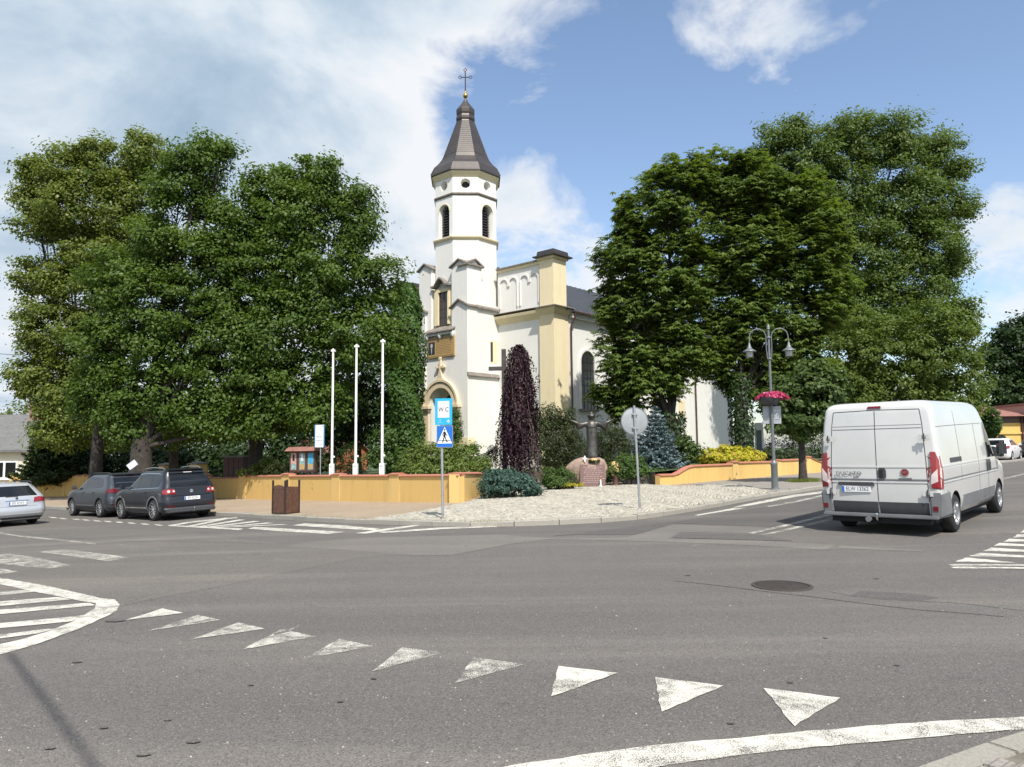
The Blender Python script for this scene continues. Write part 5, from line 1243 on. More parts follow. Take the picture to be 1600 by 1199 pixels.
# left group
tree('lime_tree', 'tall yellowish-green lime tree forming the far left edge of the left group', yb_(150, 40), blobs_px([(62, 262, 30), (55, 310, 30), (110, 248, 30), (88, 290, 46), (60, 350, 34), (150, 262, 52), (222, 246, 48), (130, 345, 70), (72, 440, 44), (66, 520, 42), (58, 590, 44, 36), (200, 325, 58), (150, 430, 70), (110, 510, 60), (110, 600, 60), (220, 400, 60), (95, 665, 52, 36), (170, 660, 50, 40)], 40),
     'lime', seed=11, leaf=.175, per=125, pr=.70, trunk_r=.30, barkm='bark', cov=1.6, stray=.14, inner=.6)
tree('maple_tree', 'broad dark green maple with a paper pinned to its thick trunk behind the parked cars', yb_(221, 33.0), blobs_px([(312, 248, 46), (282, 300, 44), (346, 236, 20), (268, 385, 70), (205, 440, 60), (330, 430, 66), (260, 510, 84), (185, 545, 62), (330, 545, 74), (240, 610, 76), (160, 625, 48, 44), (330, 630, 56, 44), (385, 560, 60), (352, 330, 30), (370, 385, 50), (200, 668, 44, 26), (300, 668, 46, 26), (365, 660, 36, 28)], 33.5),
     'maple', seed=12, leaf=.165, per=135, pr=.68, trunk_r=.50, cov=1.9, inner=.4)
tree('maple_tree', 'dark green maple with rugged grey trunk behind the litter bin, crown touching the church', yb_(400, wy(400, 2.0)), blobs_px([(495, 275, 42, 36), (545, 312, 40, 32), (430, 292, 40, 40), (400, 305, 30), (395, 350, 44), (470, 345, 66), (560, 352, 36, 28), (515, 430, 76), (430, 420, 62), (590, 450, 46), (450, 510, 72), (540, 520, 66), (598, 520, 42), (420, 600, 60, 56), (490, 610, 56, 56), (375, 485, 50), (430, 650, 44, 30), (500, 650, 40, 26)], 33.5),
     'maple', seed=13, leaf=.165, per=135, pr=.68, trunk_r=.36, barkm='bark', cov=1.9, inner=.4)
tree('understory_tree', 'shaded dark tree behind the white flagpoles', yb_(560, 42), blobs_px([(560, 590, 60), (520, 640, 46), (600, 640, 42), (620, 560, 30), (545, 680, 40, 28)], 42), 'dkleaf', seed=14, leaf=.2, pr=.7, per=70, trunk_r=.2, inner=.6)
# ivy covered column beside the tower
def ivy_column():
    x, y, z = yb_(633, 39.5); t = thing('ivy_clad_trunk', 'tall tree stump fully clad in ivy against the left side of the church tower', 'ivy', (x, y, z)); rng = np.random.default_rng(4)
    H = 10.0; MB().tube([(0, 0, -.2), (.1, 0, H*.5), (0, 0, H)], [.62, .58, .4], 12).build('trunk', 'bark', t, 60)
    n = 15000; a = rng.uniform(0, 2*PI, n); h = rng.random(n)*H*1.03
    r = .92+.16*np.sin(h*1.3+a*2)+.10*np.sin(h*3.1+a*3)+rng.normal(size=n)*.07; r = r*np.where(h > H*.9, np.sqrt(np.clip((H*1.04-h)/(H*.14), 0.05, 1)), 1)
    p = np.stack([r*np.cos(a), r*np.sin(a), h], 1); nn = nrm(np.stack([np.cos(a), np.sin(a), np.full(n, .45)], 1)+rng.normal(size=(n, 3))*.35)
    quads_mesh('leaves', leaf_quads(p, nn, .15, rng, .85, np.tile([0, 0, -1.0], (n, 1)), .3), 'ivy', t)
ivy_column()
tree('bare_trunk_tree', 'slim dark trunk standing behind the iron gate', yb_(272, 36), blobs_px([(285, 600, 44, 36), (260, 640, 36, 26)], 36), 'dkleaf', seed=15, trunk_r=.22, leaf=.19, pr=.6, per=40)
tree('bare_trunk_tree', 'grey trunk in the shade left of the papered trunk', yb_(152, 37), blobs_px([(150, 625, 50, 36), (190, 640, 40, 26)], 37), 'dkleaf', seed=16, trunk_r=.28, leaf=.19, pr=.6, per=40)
tree('distant_tree', 'pale green distant tree above the grey roof of the left house', (P(20, 700, 85).x, 85, -.9), blobs_px([(28, 655, 34, 22), (62, 648, 30, 24), (5, 670, 26, 14)], 85), 'young', seed=17, leaf=.35, pr=1.2, per=40, trunk_r=.2)

# right group
tree('chestnut_tree', 'horse chestnut whose leafy crown hangs beside the church roof, trunk clad in ivy', yb_(1050, 34.5), blobs_px([(992, 405, 60), (974, 480, 48), (1040, 325, 62, 66), (1000, 345, 44), (978, 555, 46, 44), (1050, 440, 74), (1010, 590, 60, 46), (1060, 540, 58), (950, 615, 22, 24), (1075, 275, 38, 40), (975, 640, 30, 18)], 35),
     'chestnut', seed=21, leaf=.32, per=26, pr=.56, inner=.55, style='palm', trunk_r=.42, ivy=True, cov=1.8, flat=.7)
tree('chestnut_tree', 'larger horse chestnut in the middle of the right group, behind the street lamp', yb_(1160, 35.0), blobs_px([(1128, 282, 58, 60), (1190, 300, 62), (1150, 390, 76), (1245, 330, 58), (1235, 420, 76), (1140, 495, 66), (1225, 520, 72), (1290, 370, 42), (1120, 560, 42, 36), (1185, 590, 52, 44), (1290, 460, 44), (1255, 590, 50, 46)], 35.8),
     'chestnut', seed=22, leaf=.32, per=26, pr=.56, inner=.55, style='palm', trunk_r=.36, ivy=True, cov=1.8, flat=.7)
tree('ash_tree', 'tall ash at the back of the right group, feathery crown reaching highest', yb_(1345, 46), blobs_px([(1265, 262, 56), (1330, 222, 54), (1400, 226, 50), (1462, 240, 44), (1495, 262, 20), (1320, 310, 60), (1395, 310, 74), (1460, 335, 48), (1500, 322, 24), (1340, 390, 72), (1420, 410, 70), (1475, 420, 34), (1215, 238, 40), (1240, 212, 34), (1270, 330, 50), (1440, 480, 60), (1350, 480, 70)], 46),
     'ash', seed=23, leaf=.215, aspect=.45, per=118, pr=.78, trunk_r=.36, cov=1.95, stray=.16, inner=.6)
tree('linden_tree', 'yellow-green linden with low spreading crown behind the white van', yb_(1400, 41), blobs_px([(1430, 545, 76), (1350, 555, 64), (1478, 540, 50), (1485, 600, 48), (1400, 620, 64, 46), (1500, 625, 32, 34), (1330, 620, 50, 44), (1440, 640, 48, 32), (1500, 490, 26)], 41),
     'young', seed=24, leaf=.18, per=105, pr=.66, trunk_r=.34, cov=1.7, stray=.12, inner=.6)
tree('background_tree', 'dark green tree at the right edge behind the yellow building', (P(1590, 700, 78).x, 78, .8), blobs_px([(1585, 525, 34, 30), (1560, 560, 30, 28), (1610, 560, 50), (1570, 605, 38, 34), (1640, 530, 50), (1625, 620, 50)], 78), 'dkleaf', seed=25, leaf=.36, pr=1.1, per=90, trunk_r=.4, inner=.6)
tree('thuja', 'narrow green thuja at the left corner of the yellow building', (P(1546, 700, 54).x, 54, .9), blobs_px([(1546, 665, 3.5, 26), (1547, 680, 4.5, 14)], 54), 'juniper_g', cat='conifer', seed=26, leaf=.13, pr=.2, per=70, cov=3, trunk_r=.08, aspect=.4, limbs=False)
tree('street_linden', 'small clipped street linden growing from the pavement next to the lamp', Vector(G(1255, 753, .1)), blobs_px([(1262, 600, 42, 40), (1234, 632, 34, 38), (1290, 622, 34, 38), (1262, 660, 44, 34), (1300, 655, 28, 28), (1225, 660, 22, 22)], G(1255, 753, .1).y), 'linden', seed=27, leaf=.14, per=76, pr=.34, trunk_r=.13, trunk_top=2.3, cov=2.0, aspect=.85, inner=.6)
# dark planting that closes the view under the crowns
def shrub(name, label, lst, Y, m, seed, leaf=.10, pr=.25, per=40, cat='shrub', group=None, aspect=.35, cov=1.6, trunk=False, zb=None, depth=.9, flat=.7, up=.75, **kw):
    bl = blobs_px(lst, Y, depth); c = np.mean([b.c for b in bl], axis=0)
    z = zb if zb is not None else yz(c[0], c[1]); base = Vector((c[0], c[1], z))
    return tree(name, label, base, bl, m, cat=cat, group=group, pr=pr, per=per, leaf=leaf, aspect=aspect, seed=seed, cov=cov, trunk_r=.05, trunk_top=.3, inner=.25, flat=flat, up=up, **{'bump': (2.2, .18), **kw})
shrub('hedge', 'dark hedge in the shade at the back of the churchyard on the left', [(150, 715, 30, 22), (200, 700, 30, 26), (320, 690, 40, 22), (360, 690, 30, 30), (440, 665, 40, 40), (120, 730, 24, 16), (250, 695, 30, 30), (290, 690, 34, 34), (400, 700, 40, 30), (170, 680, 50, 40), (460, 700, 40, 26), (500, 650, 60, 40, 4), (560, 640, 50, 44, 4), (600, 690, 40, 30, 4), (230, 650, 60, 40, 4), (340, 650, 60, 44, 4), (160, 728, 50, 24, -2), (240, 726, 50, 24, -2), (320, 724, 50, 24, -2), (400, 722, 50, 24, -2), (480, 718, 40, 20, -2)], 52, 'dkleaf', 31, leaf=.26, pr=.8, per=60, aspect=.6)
shrub('hedge', 'olive hedge beyond the golden bed between chestnut trunks and van', [(1215, 700, 34, 18), (1260, 700, 30, 18), (1300, 690, 34, 26), (1340, 680, 30, 30)], 41, 'yew', 32, leaf=.14, pr=.4, per=34)
shrub('yew_bush', 'dark rounded yew between the second and third flagpole', [(545, 716, 20, 22), (552, 735, 22, 14), (533, 735, 14, 14)], wy(545, 5), 'dkleaf', 33, leaf=.10, pr=.3)
shrub('ivy_shrub', 'leafy green shrub right of the third flagpole by the tower', [(600, 690, 22, 26), (608, 715, 20, 18), (585, 712, 14, 16)], wy(600, 6), 'juniper_g', 34, leaf=.13, pr=.35, aspect=.6)
shrub('rose_bush', 'small rose bush with reddish shoots behind the wall beside the litter bin', [(402, 735, 9, 10), (416, 728, 7, 14), (427, 731, 12, 12), (378, 738, 6, 6)], wy(410, .9), 'young', 35, leaf=.10, pr=.16, per=24, aspect=.6)
shrub('pine_bush', 'low dark pine bush left of the notice board', [(440, 732, 14, 12), (425, 738, 10, 8)], wy(435, 1.2), 'yew', 36, leaf=.1, pr=.2)
shrub('juniper', 'wide bright green juniper spilling over the yellow wall behind the WC sign', [(655, 715, 26, 20), (690, 708, 30, 20), (725, 712, 28, 18), (748, 726, 20, 12), (635, 730, 14, 12), (668, 735, 34, 10, -.6), (712, 732, 34, 10, -.6)], 26.8, 'juniper', 37, leaf=.13, pr=.26, per=54, cov=2.0)
shrub('blue_juniper', 'low blue-green carpet juniper covering the bed corner beside the wall end', [(775, 755, 26, 18), (806, 758, 32, 16), (832, 764, 16, 9), (762, 765, 14, 11), (784, 745, 28, 11, .6)], 24.6, 'juniper_b', 38, leaf=.10, pr=.20, per=60, cov=2.2, zb=gz(-.5, 24.6)+.1)
shrub('green_juniper', 'mid green carpet juniper left of the memorial boulder', [(868, 744, 20, 13), (884, 746, 16, 11), (858, 750, 10, 8), (872, 755, 24, 7)], 28.3, 'juniper_g', 39, leaf=.09, pr=.18, per=54, cov=2.0, zb=gz(1, 28)+.1)
shrub('yellow_sedum', 'tiny yellow-green ground plant at the foot of the left flower vase', [(887, 757, 9, 3), (902, 757.5, 8, 2.5)], 28.0, 'golden', 40, leaf=.05, pr=.09, per=30, zb=gz(1, 28)+.1)
shrub('yew_bush', 'tall dark upright yew between the purple beech and the statue', [(862, 652, 16, 20), (850, 690, 22, 34), (880, 690, 24, 34), (900, 705, 20, 26), (888, 655, 12, 16), (840, 660, 8, 20), (865, 722, 26, 14)], 31.8, 'yew', 41, leaf=.12, pr=.26, per=46, flat=1.3, up=.2)
shrub('yew_bush', 'olive-green weeping yew just right of the statue', [(955, 685, 22, 22), (975, 705, 20, 22), (940, 705, 14, 24), (962, 722, 26, 14)], 32.2, 'yew', 42, leaf=.12, pr=.26, per=46, flat=1.3, up=.2)
shrub('juniper', 'dark green spreading juniper between the statue and the right wall', [(965, 735, 26, 12), (1000, 738, 26, 11), (1030, 742, 16, 9), (985, 722, 22, 10), (945, 742, 12, 10)], 29.8, 'juniper_g', 43, leaf=.11, pr=.22, per=50, cov=2.0, zb=gz(4, 30)+.1)
shrub('viburnum', 'green broadleaf shrub between blue spruce and golden bed', [(1072, 702, 15, 18), (1084, 710, 12, 14), (1066, 716, 14, 10)], 31.5, 'linden', 44, leaf=.15, pr=.24, per=34, aspect=.6)
shrub('golden_shrubs', 'bright yellow-green spirea bed in front of the chestnut trunks', [(1103, 712, 17, 12), (1130, 710, 18, 12), (1158, 710, 18, 11), (1180, 713, 14, 9), (1115, 716, 24, 8), (1150, 716, 28, 7)], 33, 'golden', 45, leaf=.10, pr=.18, per=50, cov=2.0, aspect=.6)
shrub('shade_shrub', 'dull olive shrub behind the right wall at the end of the golden bed', [(1200, 712, 16, 10), (1220, 714, 16, 9)], 34.5, 'yew', 46, leaf=.12, pr=.22)
shrub('thuja', 'rounded green thuja standing at the church portal behind the signs', [(713, 665, 8, 22), (712, 680, 10, 14), (710, 650, 5, 10)], 38.5, 'juniper_g', 47, leaf=.10, pr=.2, per=44, flat=1.2)
shrub('box_bush', 'small dark box bush between tower base and purple beech', [(768, 706, 10, 9), (762, 715, 12, 8)], 33, 'dkleaf', 48, leaf=.09, pr=.2)
shrub('roadside_bush', 'dark bush behind the far left wall near the house', [(72, 738, 16, 8), (100, 730, 24, 14)], 46, 'dkleaf', 49, leaf=.16, pr=.4)

def spruce(name, label, base, H, R, m, seed, whorls=16, needle=.09, per=130, z0=.15):
    rng = np.random.default_rng(seed); base = Vector(base); t = thing(name, label, 'conifer', base)
    MB().tube([(0, 0, -.2), (0, 0, H)], [R*.06, .01], 8).build('trunk', 'bark', t, 60)
    V = []; bm_ = MB()
    for w in range(whorls):
        f = w/(whorls-1); z = z0+(H-z0)*f**1.0; L = R*(1-f)**.85+.08; nb = int(9+7*(1-f))
        for k in range(nb):
            a = 2*PI*(k+rng.random()*.6)/nb+w*1.3; l = L*rng.uniform(.75, 1.1); d = np.array([math.cos(a), math.sin(a), 0])
            n = max(30, int(per*l/R*1.3)); s = rng.random(n)**.7
            droop = -.10*l; c = d*l*s[:, None]+np.array([0, 0, 1])*(z+droop*np.sin(s*PI)[:, None]+.10*l*(s[:, None]**2))
            side = np.cross(d, [0, 0, 1]); off = rng.normal(size=(n, 1))*.24*l*(1-s[:, None]*.75)+rng.normal(size=(n, 1))*.03
            p = c+side*off+np.array([0, 0, -.25])*np.abs(off)+rng.normal(size=(n, 3))*.02
            axd = nrm(d*.8+side*np.sign(off)*.7+rng.normal(size=(n, 3))*.35+np.array([0, 0, .15])); nn = nrm(np.array([0, 0, 1.0])+rng.normal(size=(n, 3))*.6)
            V.append(leaf_quads(p, nn, needle, rng, .42, axd, .05))
            bm_.tube([(0, 0, z), tuple(d*l*.9+np.array([0, 0, z+droop*.3]))], [.02, .006], 4, False)
    bm_.build('branches', 'bark', t)['kind'] = 'stuff'; quads_mesh('needles', np.concatenate(V), m, t)
bs = P(1025, 700, 31.5); spruce('blue_spruce', 'silvery blue spruce behind the round sign seen from the back', (bs.x, bs.y, yz(bs.x, bs.y)-.3), 2.9, 1.35, 'bluespruce', 51, whorls=17, needle=.13, per=150)
ds = P(90, 700, 45.5); spruce('dark_spruce', 'dark spruce with low boughs behind the far left wall', (ds.x, ds.y, -.2), 4.8, 2.3, 'spruce', 52, whorls=20, needle=.24, per=170, z0=.4)
ds = P(110, 700, 50); spruce('dark_spruce', 'taller shadowy conifer deep in the left tree group behind the low spruce', (ds.x, ds.y, -.4), 8.5, 2.6, 'spruce', 53, whorls=22, needle=.28, per=170, z0=1.0)

def weeping_beech():
    q = P(808, 700, 28.3); base = Vector((q.x, q.y, gz(q.x, q.y)+.2)); H = zpix(541, q.x, q.y)-base.z
    t = thing('weeping_beech', 'weeping purple-leaved beech like a dark curtain left of the statue', 'tree', base); rng = np.random.default_rng(8)
    MB().tube([(0, 0, -.2), (.08, 0, H*.3), (-.05, 0, H*.6), (.15, 0, H*.9), (.28, 0, H*.985)], [.11, .09, .075, .05, .02], 8).build('trunk', 'bark', t, 60)
    V = []; tw = MB(); ns = 500
    for i in range(ns):
        f = rng.random(); z0 = H*(.28+.72*f**.55); sx = .14*(z0/H)**3
        a = rng.uniform(0, 2*PI); tier = (1-z0/H)
        reach = (.46+.62*tier**1.1)*rng.uniform(.5, 1.08)*(1+.20*math.sin(a*3+z0*1.7)+.10*math.sin(a*7+z0*3)); d = np.array([math.cos(a), math.sin(a), 0])*np.array([1, .85, 0])
        zend = max(.05, z0-rng.uniform(.7, 2.6)*(1.1 if tier > .3 else 1)); 
        n = int((z0-zend)*34)+12; s = np.linspace(0, 1, n)
        out = 1-np.exp(-s*5); zz = z0+.16*np.sin(np.clip(s*5, 0, PI))*reach-(z0-zend)*np.clip(s-.10, 0, 1)/.90
        flare = 1+.10*s
        c = np.stack([sx+d[0]*reach*out*flare+.05*np.sin(s*7+i), d[1]*reach*out*flare+.05*np.cos(s*6+i), zz], 1)
        p = c+rng.normal(size=(n, 3))*[.035, .035, .02]
        nn = nrm(np.stack([np.full(n, d[0]), np.full(n, d[1]), np.full(n, .5)], 1)+rng.normal(size=(n, 3))*.55)
        V.append(leaf_quads(p, nn, .088, rng, .7, np.tile([0, 0, -1.0], (n, 1)), .45))
        if i % 4 == 0: tw.tube([tuple(x) for x in c[::max(1, n//7)]], .008, 4, False)
    tw.build('twigs', 'twig', t); quads_mesh('leaves', np.concatenate(V), 'beech', t)
weeping_beech()

# grass: tufts along the kerb, round the linden and on the lawn
def grass_tufts(name, label, pts, h, n, seed, m='grassb'):
    rng = np.random.default_rng(seed); pos = []
    for (x, y, z, s, k) in pts:
        pos.append(np.stack([x+rng.normal(size=k)*s, y+rng.normal(size=k)*s, np.full(k, z)], 1))
    p = np.concatenate(pos); k = len(p); hh = h*rng.uniform(.4, 1.2, (k, 1)); a = rng.uniform(0, 2*PI, k)
    side = np.stack([np.cos(a), np.sin(a), np.zeros(k)], 1)*hh*.09; tip = p+np.array([0, 0, 1])*hh+rng.normal(size=(k, 3))*hh*[.35, .35, .05]
    quads_mesh(name, np.stack([p-side, p+side, tip], 1), m, None, 3)
    o = C.objects[-1]; tag(o, label, 'grass', kind='stuff'); return o
lt = G(1255, 753, .1); r = random.Random(4)
grass_tufts('grass', 'grass ring growing round the foot of the street linden', [(lt.x+r.uniform(-.5, .5), lt.y+r.uniform(-.45, .3), gz(lt.x, lt.y)+.1, .10, 40) for _ in range(26)], .14, 0, 61)
ln = [p for p in offset(KS, 0.17) if 400 < proj((p.x, p.y, gz(*p)))[0] < 1290 and 5 < p.y < 40]
grass_tufts('weeds', 'weeds and dry grass sprouting along the kerb of the plaza', [(p.x+r.uniform(-.3, .3), p.y+r.uniform(-.08, .02), gz(*p)+.10, .05, r.choice((0, 0, 3, 6))) for p in ln for _ in range(9)], .055, 0, 62)
grass_tufts('lawn_grass', 'long lawn grass behind the flagpoles and notice board', [((q := P(pp := r.uniform(330, 640), 700, wy(pp, r.uniform(1.0, 7)))).x, q.y, yz(q.x, q.y), .25, 22) for _ in range(520)], .16, 0, 63)
# ---------------------------------------------------------------- vehicles (local: +x forward, +y left, z up)
def plan(xr, xf, w, rr, rf, bulr=.04, bulf=.08):
    """closed outline of one height level: rear edge, right side, front, left side"""
    pts = []; n = 6
    ys = np.linspace(0, w-rr, 5)
    for y in ys: pts.append((xr+bulr*(y/w)**2, -y))
    for k in range(1, n+1):
        a = k/n*PI/2; pts.append((xr+bulr*((w-rr)/w)**2+rr*(1-math.cos(a)), -(w-rr)-rr*math.sin(a)))
    x0 = pts[-1][0]; x1 = xf-bulf-rf
    for k in range(1, 14): pts.append((x0+(x1-x0)*k/14, -w))
    for k in range(0, n+1):
        a = k/n*PI/2; pts.append((x1+rf*math.sin(a), -(w-rf)-rf*math.cos(a)))
    xe = pts[-1][0]
    for y in np.linspace(w-rf, 0, 5)[1:]: pts.append((xe+bulf*(1-(y/(w-rf))**2), -y))
    left = [(x, -y) for x, y in pts[1:-1]][::-1]
    return pts+left
def body_mesh(levels, name='body'):
    rings = [[(x, y, l[0]) for x, y in plan(*l[1:])] for l in levels]
    n = len(rings[0]); v = [p for r in rings for p in r]
    f = [(i*n+k, i*n+(k+1) % n, (i+1)*n+(k+1) % n, (i+1)*n+k) for i in range(len(rings)-1) for k in range(n)]
    f += [tuple(range(n))[::-1], tuple((len(rings)-1)*n+k for k in range(n))]
    me = bpy.data.meshes.new(name); me.from_pydata(v, [], f)
    bm = bmesh.new(); bm.from_mesh(me); bmesh.ops.recalc_face_normals(bm, faces=bm.faces); bm.to_mesh(me); bm.free(); return me
def cut_arches(me, paint, wheels, R, w):
    o = link('tmp', me); me.materials.append(M[paint]); me.materials.append(M['underbody'])
    cuts = []
    for (x, z) in wheels:
        for s in (-1, 1):
            c = MB().lathe([(R, 0), (R, .34)], 32, (x, w-.30 if s > 0 else -w-.04, z), 'y').build('cut', 'underbody'); c.data.materials.clear(); c.data.materials.append(M[paint]); c.data.materials.append(M['underbody'])
            c.data.polygons.foreach_set('material_index', [1]*len(c.data.polygons)); cuts.append(c)
            md = o.modifiers.new('b', 'BOOLEAN'); md.operation = 'DIFFERENCE'; md.object = c; md.solver = 'EXACT'
    dg = bpy.context.evaluated_depsgraph_get(); dg.update(); nm = bpy.data.meshes.new_from_object(o.evaluated_get(dg))
    for c in cuts: bpy.data.objects.remove(c)
    bpy.data.objects.remove(o)
    nm.polygons.foreach_set('use_smooth', [True]*len(nm.polygons)); nm.set_sharp_from_angle(angle=math.radians(32)); return nm
class Car:
    def __init__(s, root, levels, paint, wheels=None, R=.36, w=.9):
        s.root = root; me = body_mesh(levels); s.L = levels; s.xr = min(l[1] for l in levels); s.ylim = .80 if max(l[0] for l in levels) > 2 else .42
        bm = bmesh.new(); bm.from_mesh(me); s.bvh = BVHTree.FromBMesh(bm); bm.free()
        if wheels: me = cut_arches(me, paint, wheels, R, w)
        else: me.materials.append(M[paint])
        s.body = link('body', me, root)
    def hit(s, o, d):
        r = s.bvh.ray_cast(Vector(o), Vector(d)); return r[0], r[1]
    def decal(s, name, poly, face, m, off=.006, parent=None, step=.09, thick=.012):
        """panel following the body; poly in (x,z) for the sides 'L'/'R', (y,z) for 'rear'/'front', (x,y) for 'top'"""
        poly = [Vector(p) for p in poly]; pts = []
        for i, a in enumerate(poly):
            b = poly[(i+1) % len(poly)]; k = max(1, int((b-a).length/step)); pts += [a.lerp(b, j/k) for j in range(k)]
        nb = len(pts); ins = []
        xs = [p.x for p in pts]; ys = [p.y for p in pts]; x = min(xs)+step*.5
        while x < max(xs):
            y = min(ys)+step*.5
            while y < max(ys):
                if inside([(p.x, p.y) for p in pts], x, y): ins.append(Vector((x, y)))
                y += step
            x += step
        v, e, f, *_ = delaunay_2d_cdt(pts+ins, [(i, (i+1) % nb) for i in range(nb)], [list(range(nb))], 1, 1e-5)
        top, bot = [], []
        for p in v:
            if face == 'L': o, d = (p.x, 3, p.y), (0, -1, 0)
            elif face == 'R': o, d = (p.x, -3, p.y), (0, 1, 0)
            elif face == 'rear': o, d = (-6, p.x, p.y), (1, 0, 0)
            elif face == 'front': o, d = (6, p.x, p.y), (-1, 0, 0)
            else: o, d = (p.x, p.y, 4), (0, 0, -1)
            h, n_ = s.hit(o, d)
            q_ = Vector(p); cc = sum(poly, Vector((0, 0)))/len(poly); lim = {'L': (1, .45), 'R': (1, .45), 'rear': (0, 1.1), 'front': (0, 1.3), 'top': (2, 1e9)}[face]; tr = 0
            while (h is None or (face in 'LR' and abs(h.y) < (s.ylim if p.y > .99 else .75)) or (face == 'rear' and h.x > s.xr+.95)) and tr < 14:
                q_ = q_.lerp(cc, .12); tr += 1
                o = (q_.x, o[1], q_.y) if face in 'LR' else ((o[0], q_.x, q_.y) if face in ('rear', 'front') else (q_.x, q_.y, 4)); h, n_ = s.hit(o, d)
            if h is None: h = Vector(o)+Vector(d)*2.2
            dd = Vector(d)
            top.append(h-dd*off); bot.append(h+dd*(thick))
        n = len(v); mb = MB(); fl = [tuple(q) for q in f]+[(i, (i+1) % nb, n+(i+1) % nb, n+i) for i in range(nb)]
        mb.add(top+bot, fl); o = mb.build(name, m, parent or s.root, 35); return o
def wheel(root, x, y, R, w, side, spokes=5, rimr=.66, m='rim', name='wheel', spw=.2, cap=False):
    t = bpy.data.objects.new(name, None); C.objects.link(t); t.parent = root; t.location = (x, y, R); t.empty_display_size = .1
    s = side
    MB().lathe([(R*.62, -w/2), (R*.90, -w/2), (R*.97, -w/2+.02), (R, -w/2+.05), (R, w/2-.05), (R*.97, w/2-.02), (R*.90, w/2), (R*.62, w/2), (R*.60, 0), (R*.62, -w/2)], 40, axis='y', cap=False).build('tyre', 'tyre', t, 50)
    o = w/2*s
    MB().lathe([(.01, -w/2+.03), (R*rimr, -w/2+.03), (R*rimr, w/2-.07), (.01, w/2-.07)] if s > 0 else [(.01, -w/2+.07), (R*rimr, -w/2+.07), (R*rimr, w/2-.03), (.01, w/2-.03)], 32, axis='y').build('wheel_disc', 'rim_dark', t, 40)
    a0, a1 = sorted((o-.012*s, o+.002*s))
    rp = [(R*(rimr-.07), o-.05*s), (R*(rimr-.04), o+.004*s), (R*(rimr+.02), o+.006*s), (R*(rimr+.025), o-.03*s)]
    mb = MB(); n = 40; vs = [(r_*math.cos(2*PI*k/n), h, r_*math.sin(2*PI*k/n)) for r_, h in rp for k in range(n)]
    mb.add(vs, [(i*n+k, i*n+(k+1) % n, ((i+1) % 4)*n+(k+1) % n, ((i+1) % 4)*n+k) for i in range(4) for k in range(n)]).build('rim', m, t, 50)
    for k in range(spokes):
        a = 2*PI*k/spokes+.3; c_, s_ = math.cos(a), math.sin(a); w0, w1 = R*spw*.5, R*spw*.36
        def q(r_, t_, h): return (r_*c_-t_*s_, h, r_*s_+t_*c_)
        MB().hexa([q(R*.12, -w0, o-.05*s), q(R*(rimr-.04), -w1, o-.045*s), q(R*(rimr-.04), w1, o-.045*s), q(R*.12, w0, o-.05*s)], [q(R*.12, -w0*.8, o-.018*s), q(R*(rimr-.04), -w1*.7, o-.004*s), q(R*(rimr-.04), w1*.7, o-.004*s), q(R*.12, w0*.8, o-.018*s)]).build('spoke', m, t)
    MB().lathe([(R*.16, o-.05*s), (R*.16, o-.014*s), (R*.10, o-.006*s), (0.001, o-.006*s)], 20, axis='y').build('hub_cap', m, t, 40)
    return t
def place(root, lx, ly, px, py, heading):
    """put the root so that its local ground point (lx, ly) stands at the ground point seen at (px, py)"""
    g = G(px, py); h = Vector(heading).normalized(); left = Vector((-h.y, h.x))
    c = g.xy-h*lx-left*ly
    def zz(u, v): q = c+h*u+left*v; return Vector((q.x, q.y, gz(q.x, q.y)))
    f = (zz(1.4, 0)-zz(-1.4, 0)).normalized(); l = (zz(0, .8)-zz(0, -.8)).normalized(); u = f.cross(l).normalized(); l = u.cross(f)
    m = Matrix((f, l, u)).transposed(); root.rotation_euler = m.to_euler(); root.location = (c.x, c.y, gz(c.x, c.y)+.002)
def strip(pts, w):               # thin closed polygon along a polyline in 2-D
    p = [Vector(q) for q in pts]; a = offset(p, w/2); b = offset(p, -w/2)[::-1]; return a+b
def plate(car, x, y, z, txt, W=.52, H=.114, tilt=0.0):
    r = bpy.data.objects.new('number_plate', None); C.objects.link(r); r.parent = car.root; r.location = (x, y, z); r.rotation_euler = (0, tilt, 0)
    MB().box(-.012, 0, -W/2, W/2, -H/2, H/2).build('plate_board', 'plate', r, bevel=.003)
    MB().box(-.0135, -.0122, W/2-.045, W/2-.004, -H/2+.004, H/2-.004).build('blue_band', 'blue', r)
    mt = Matrix(((0, 0, -1, -.0125), (-1, 0, 0, -.018), (0, 1, 0, 0), (0, 0, 0, 1)))
    text_mesh('plate_text', txt, .105, 'black', r, mt, .0008, sx=.80)
    return r

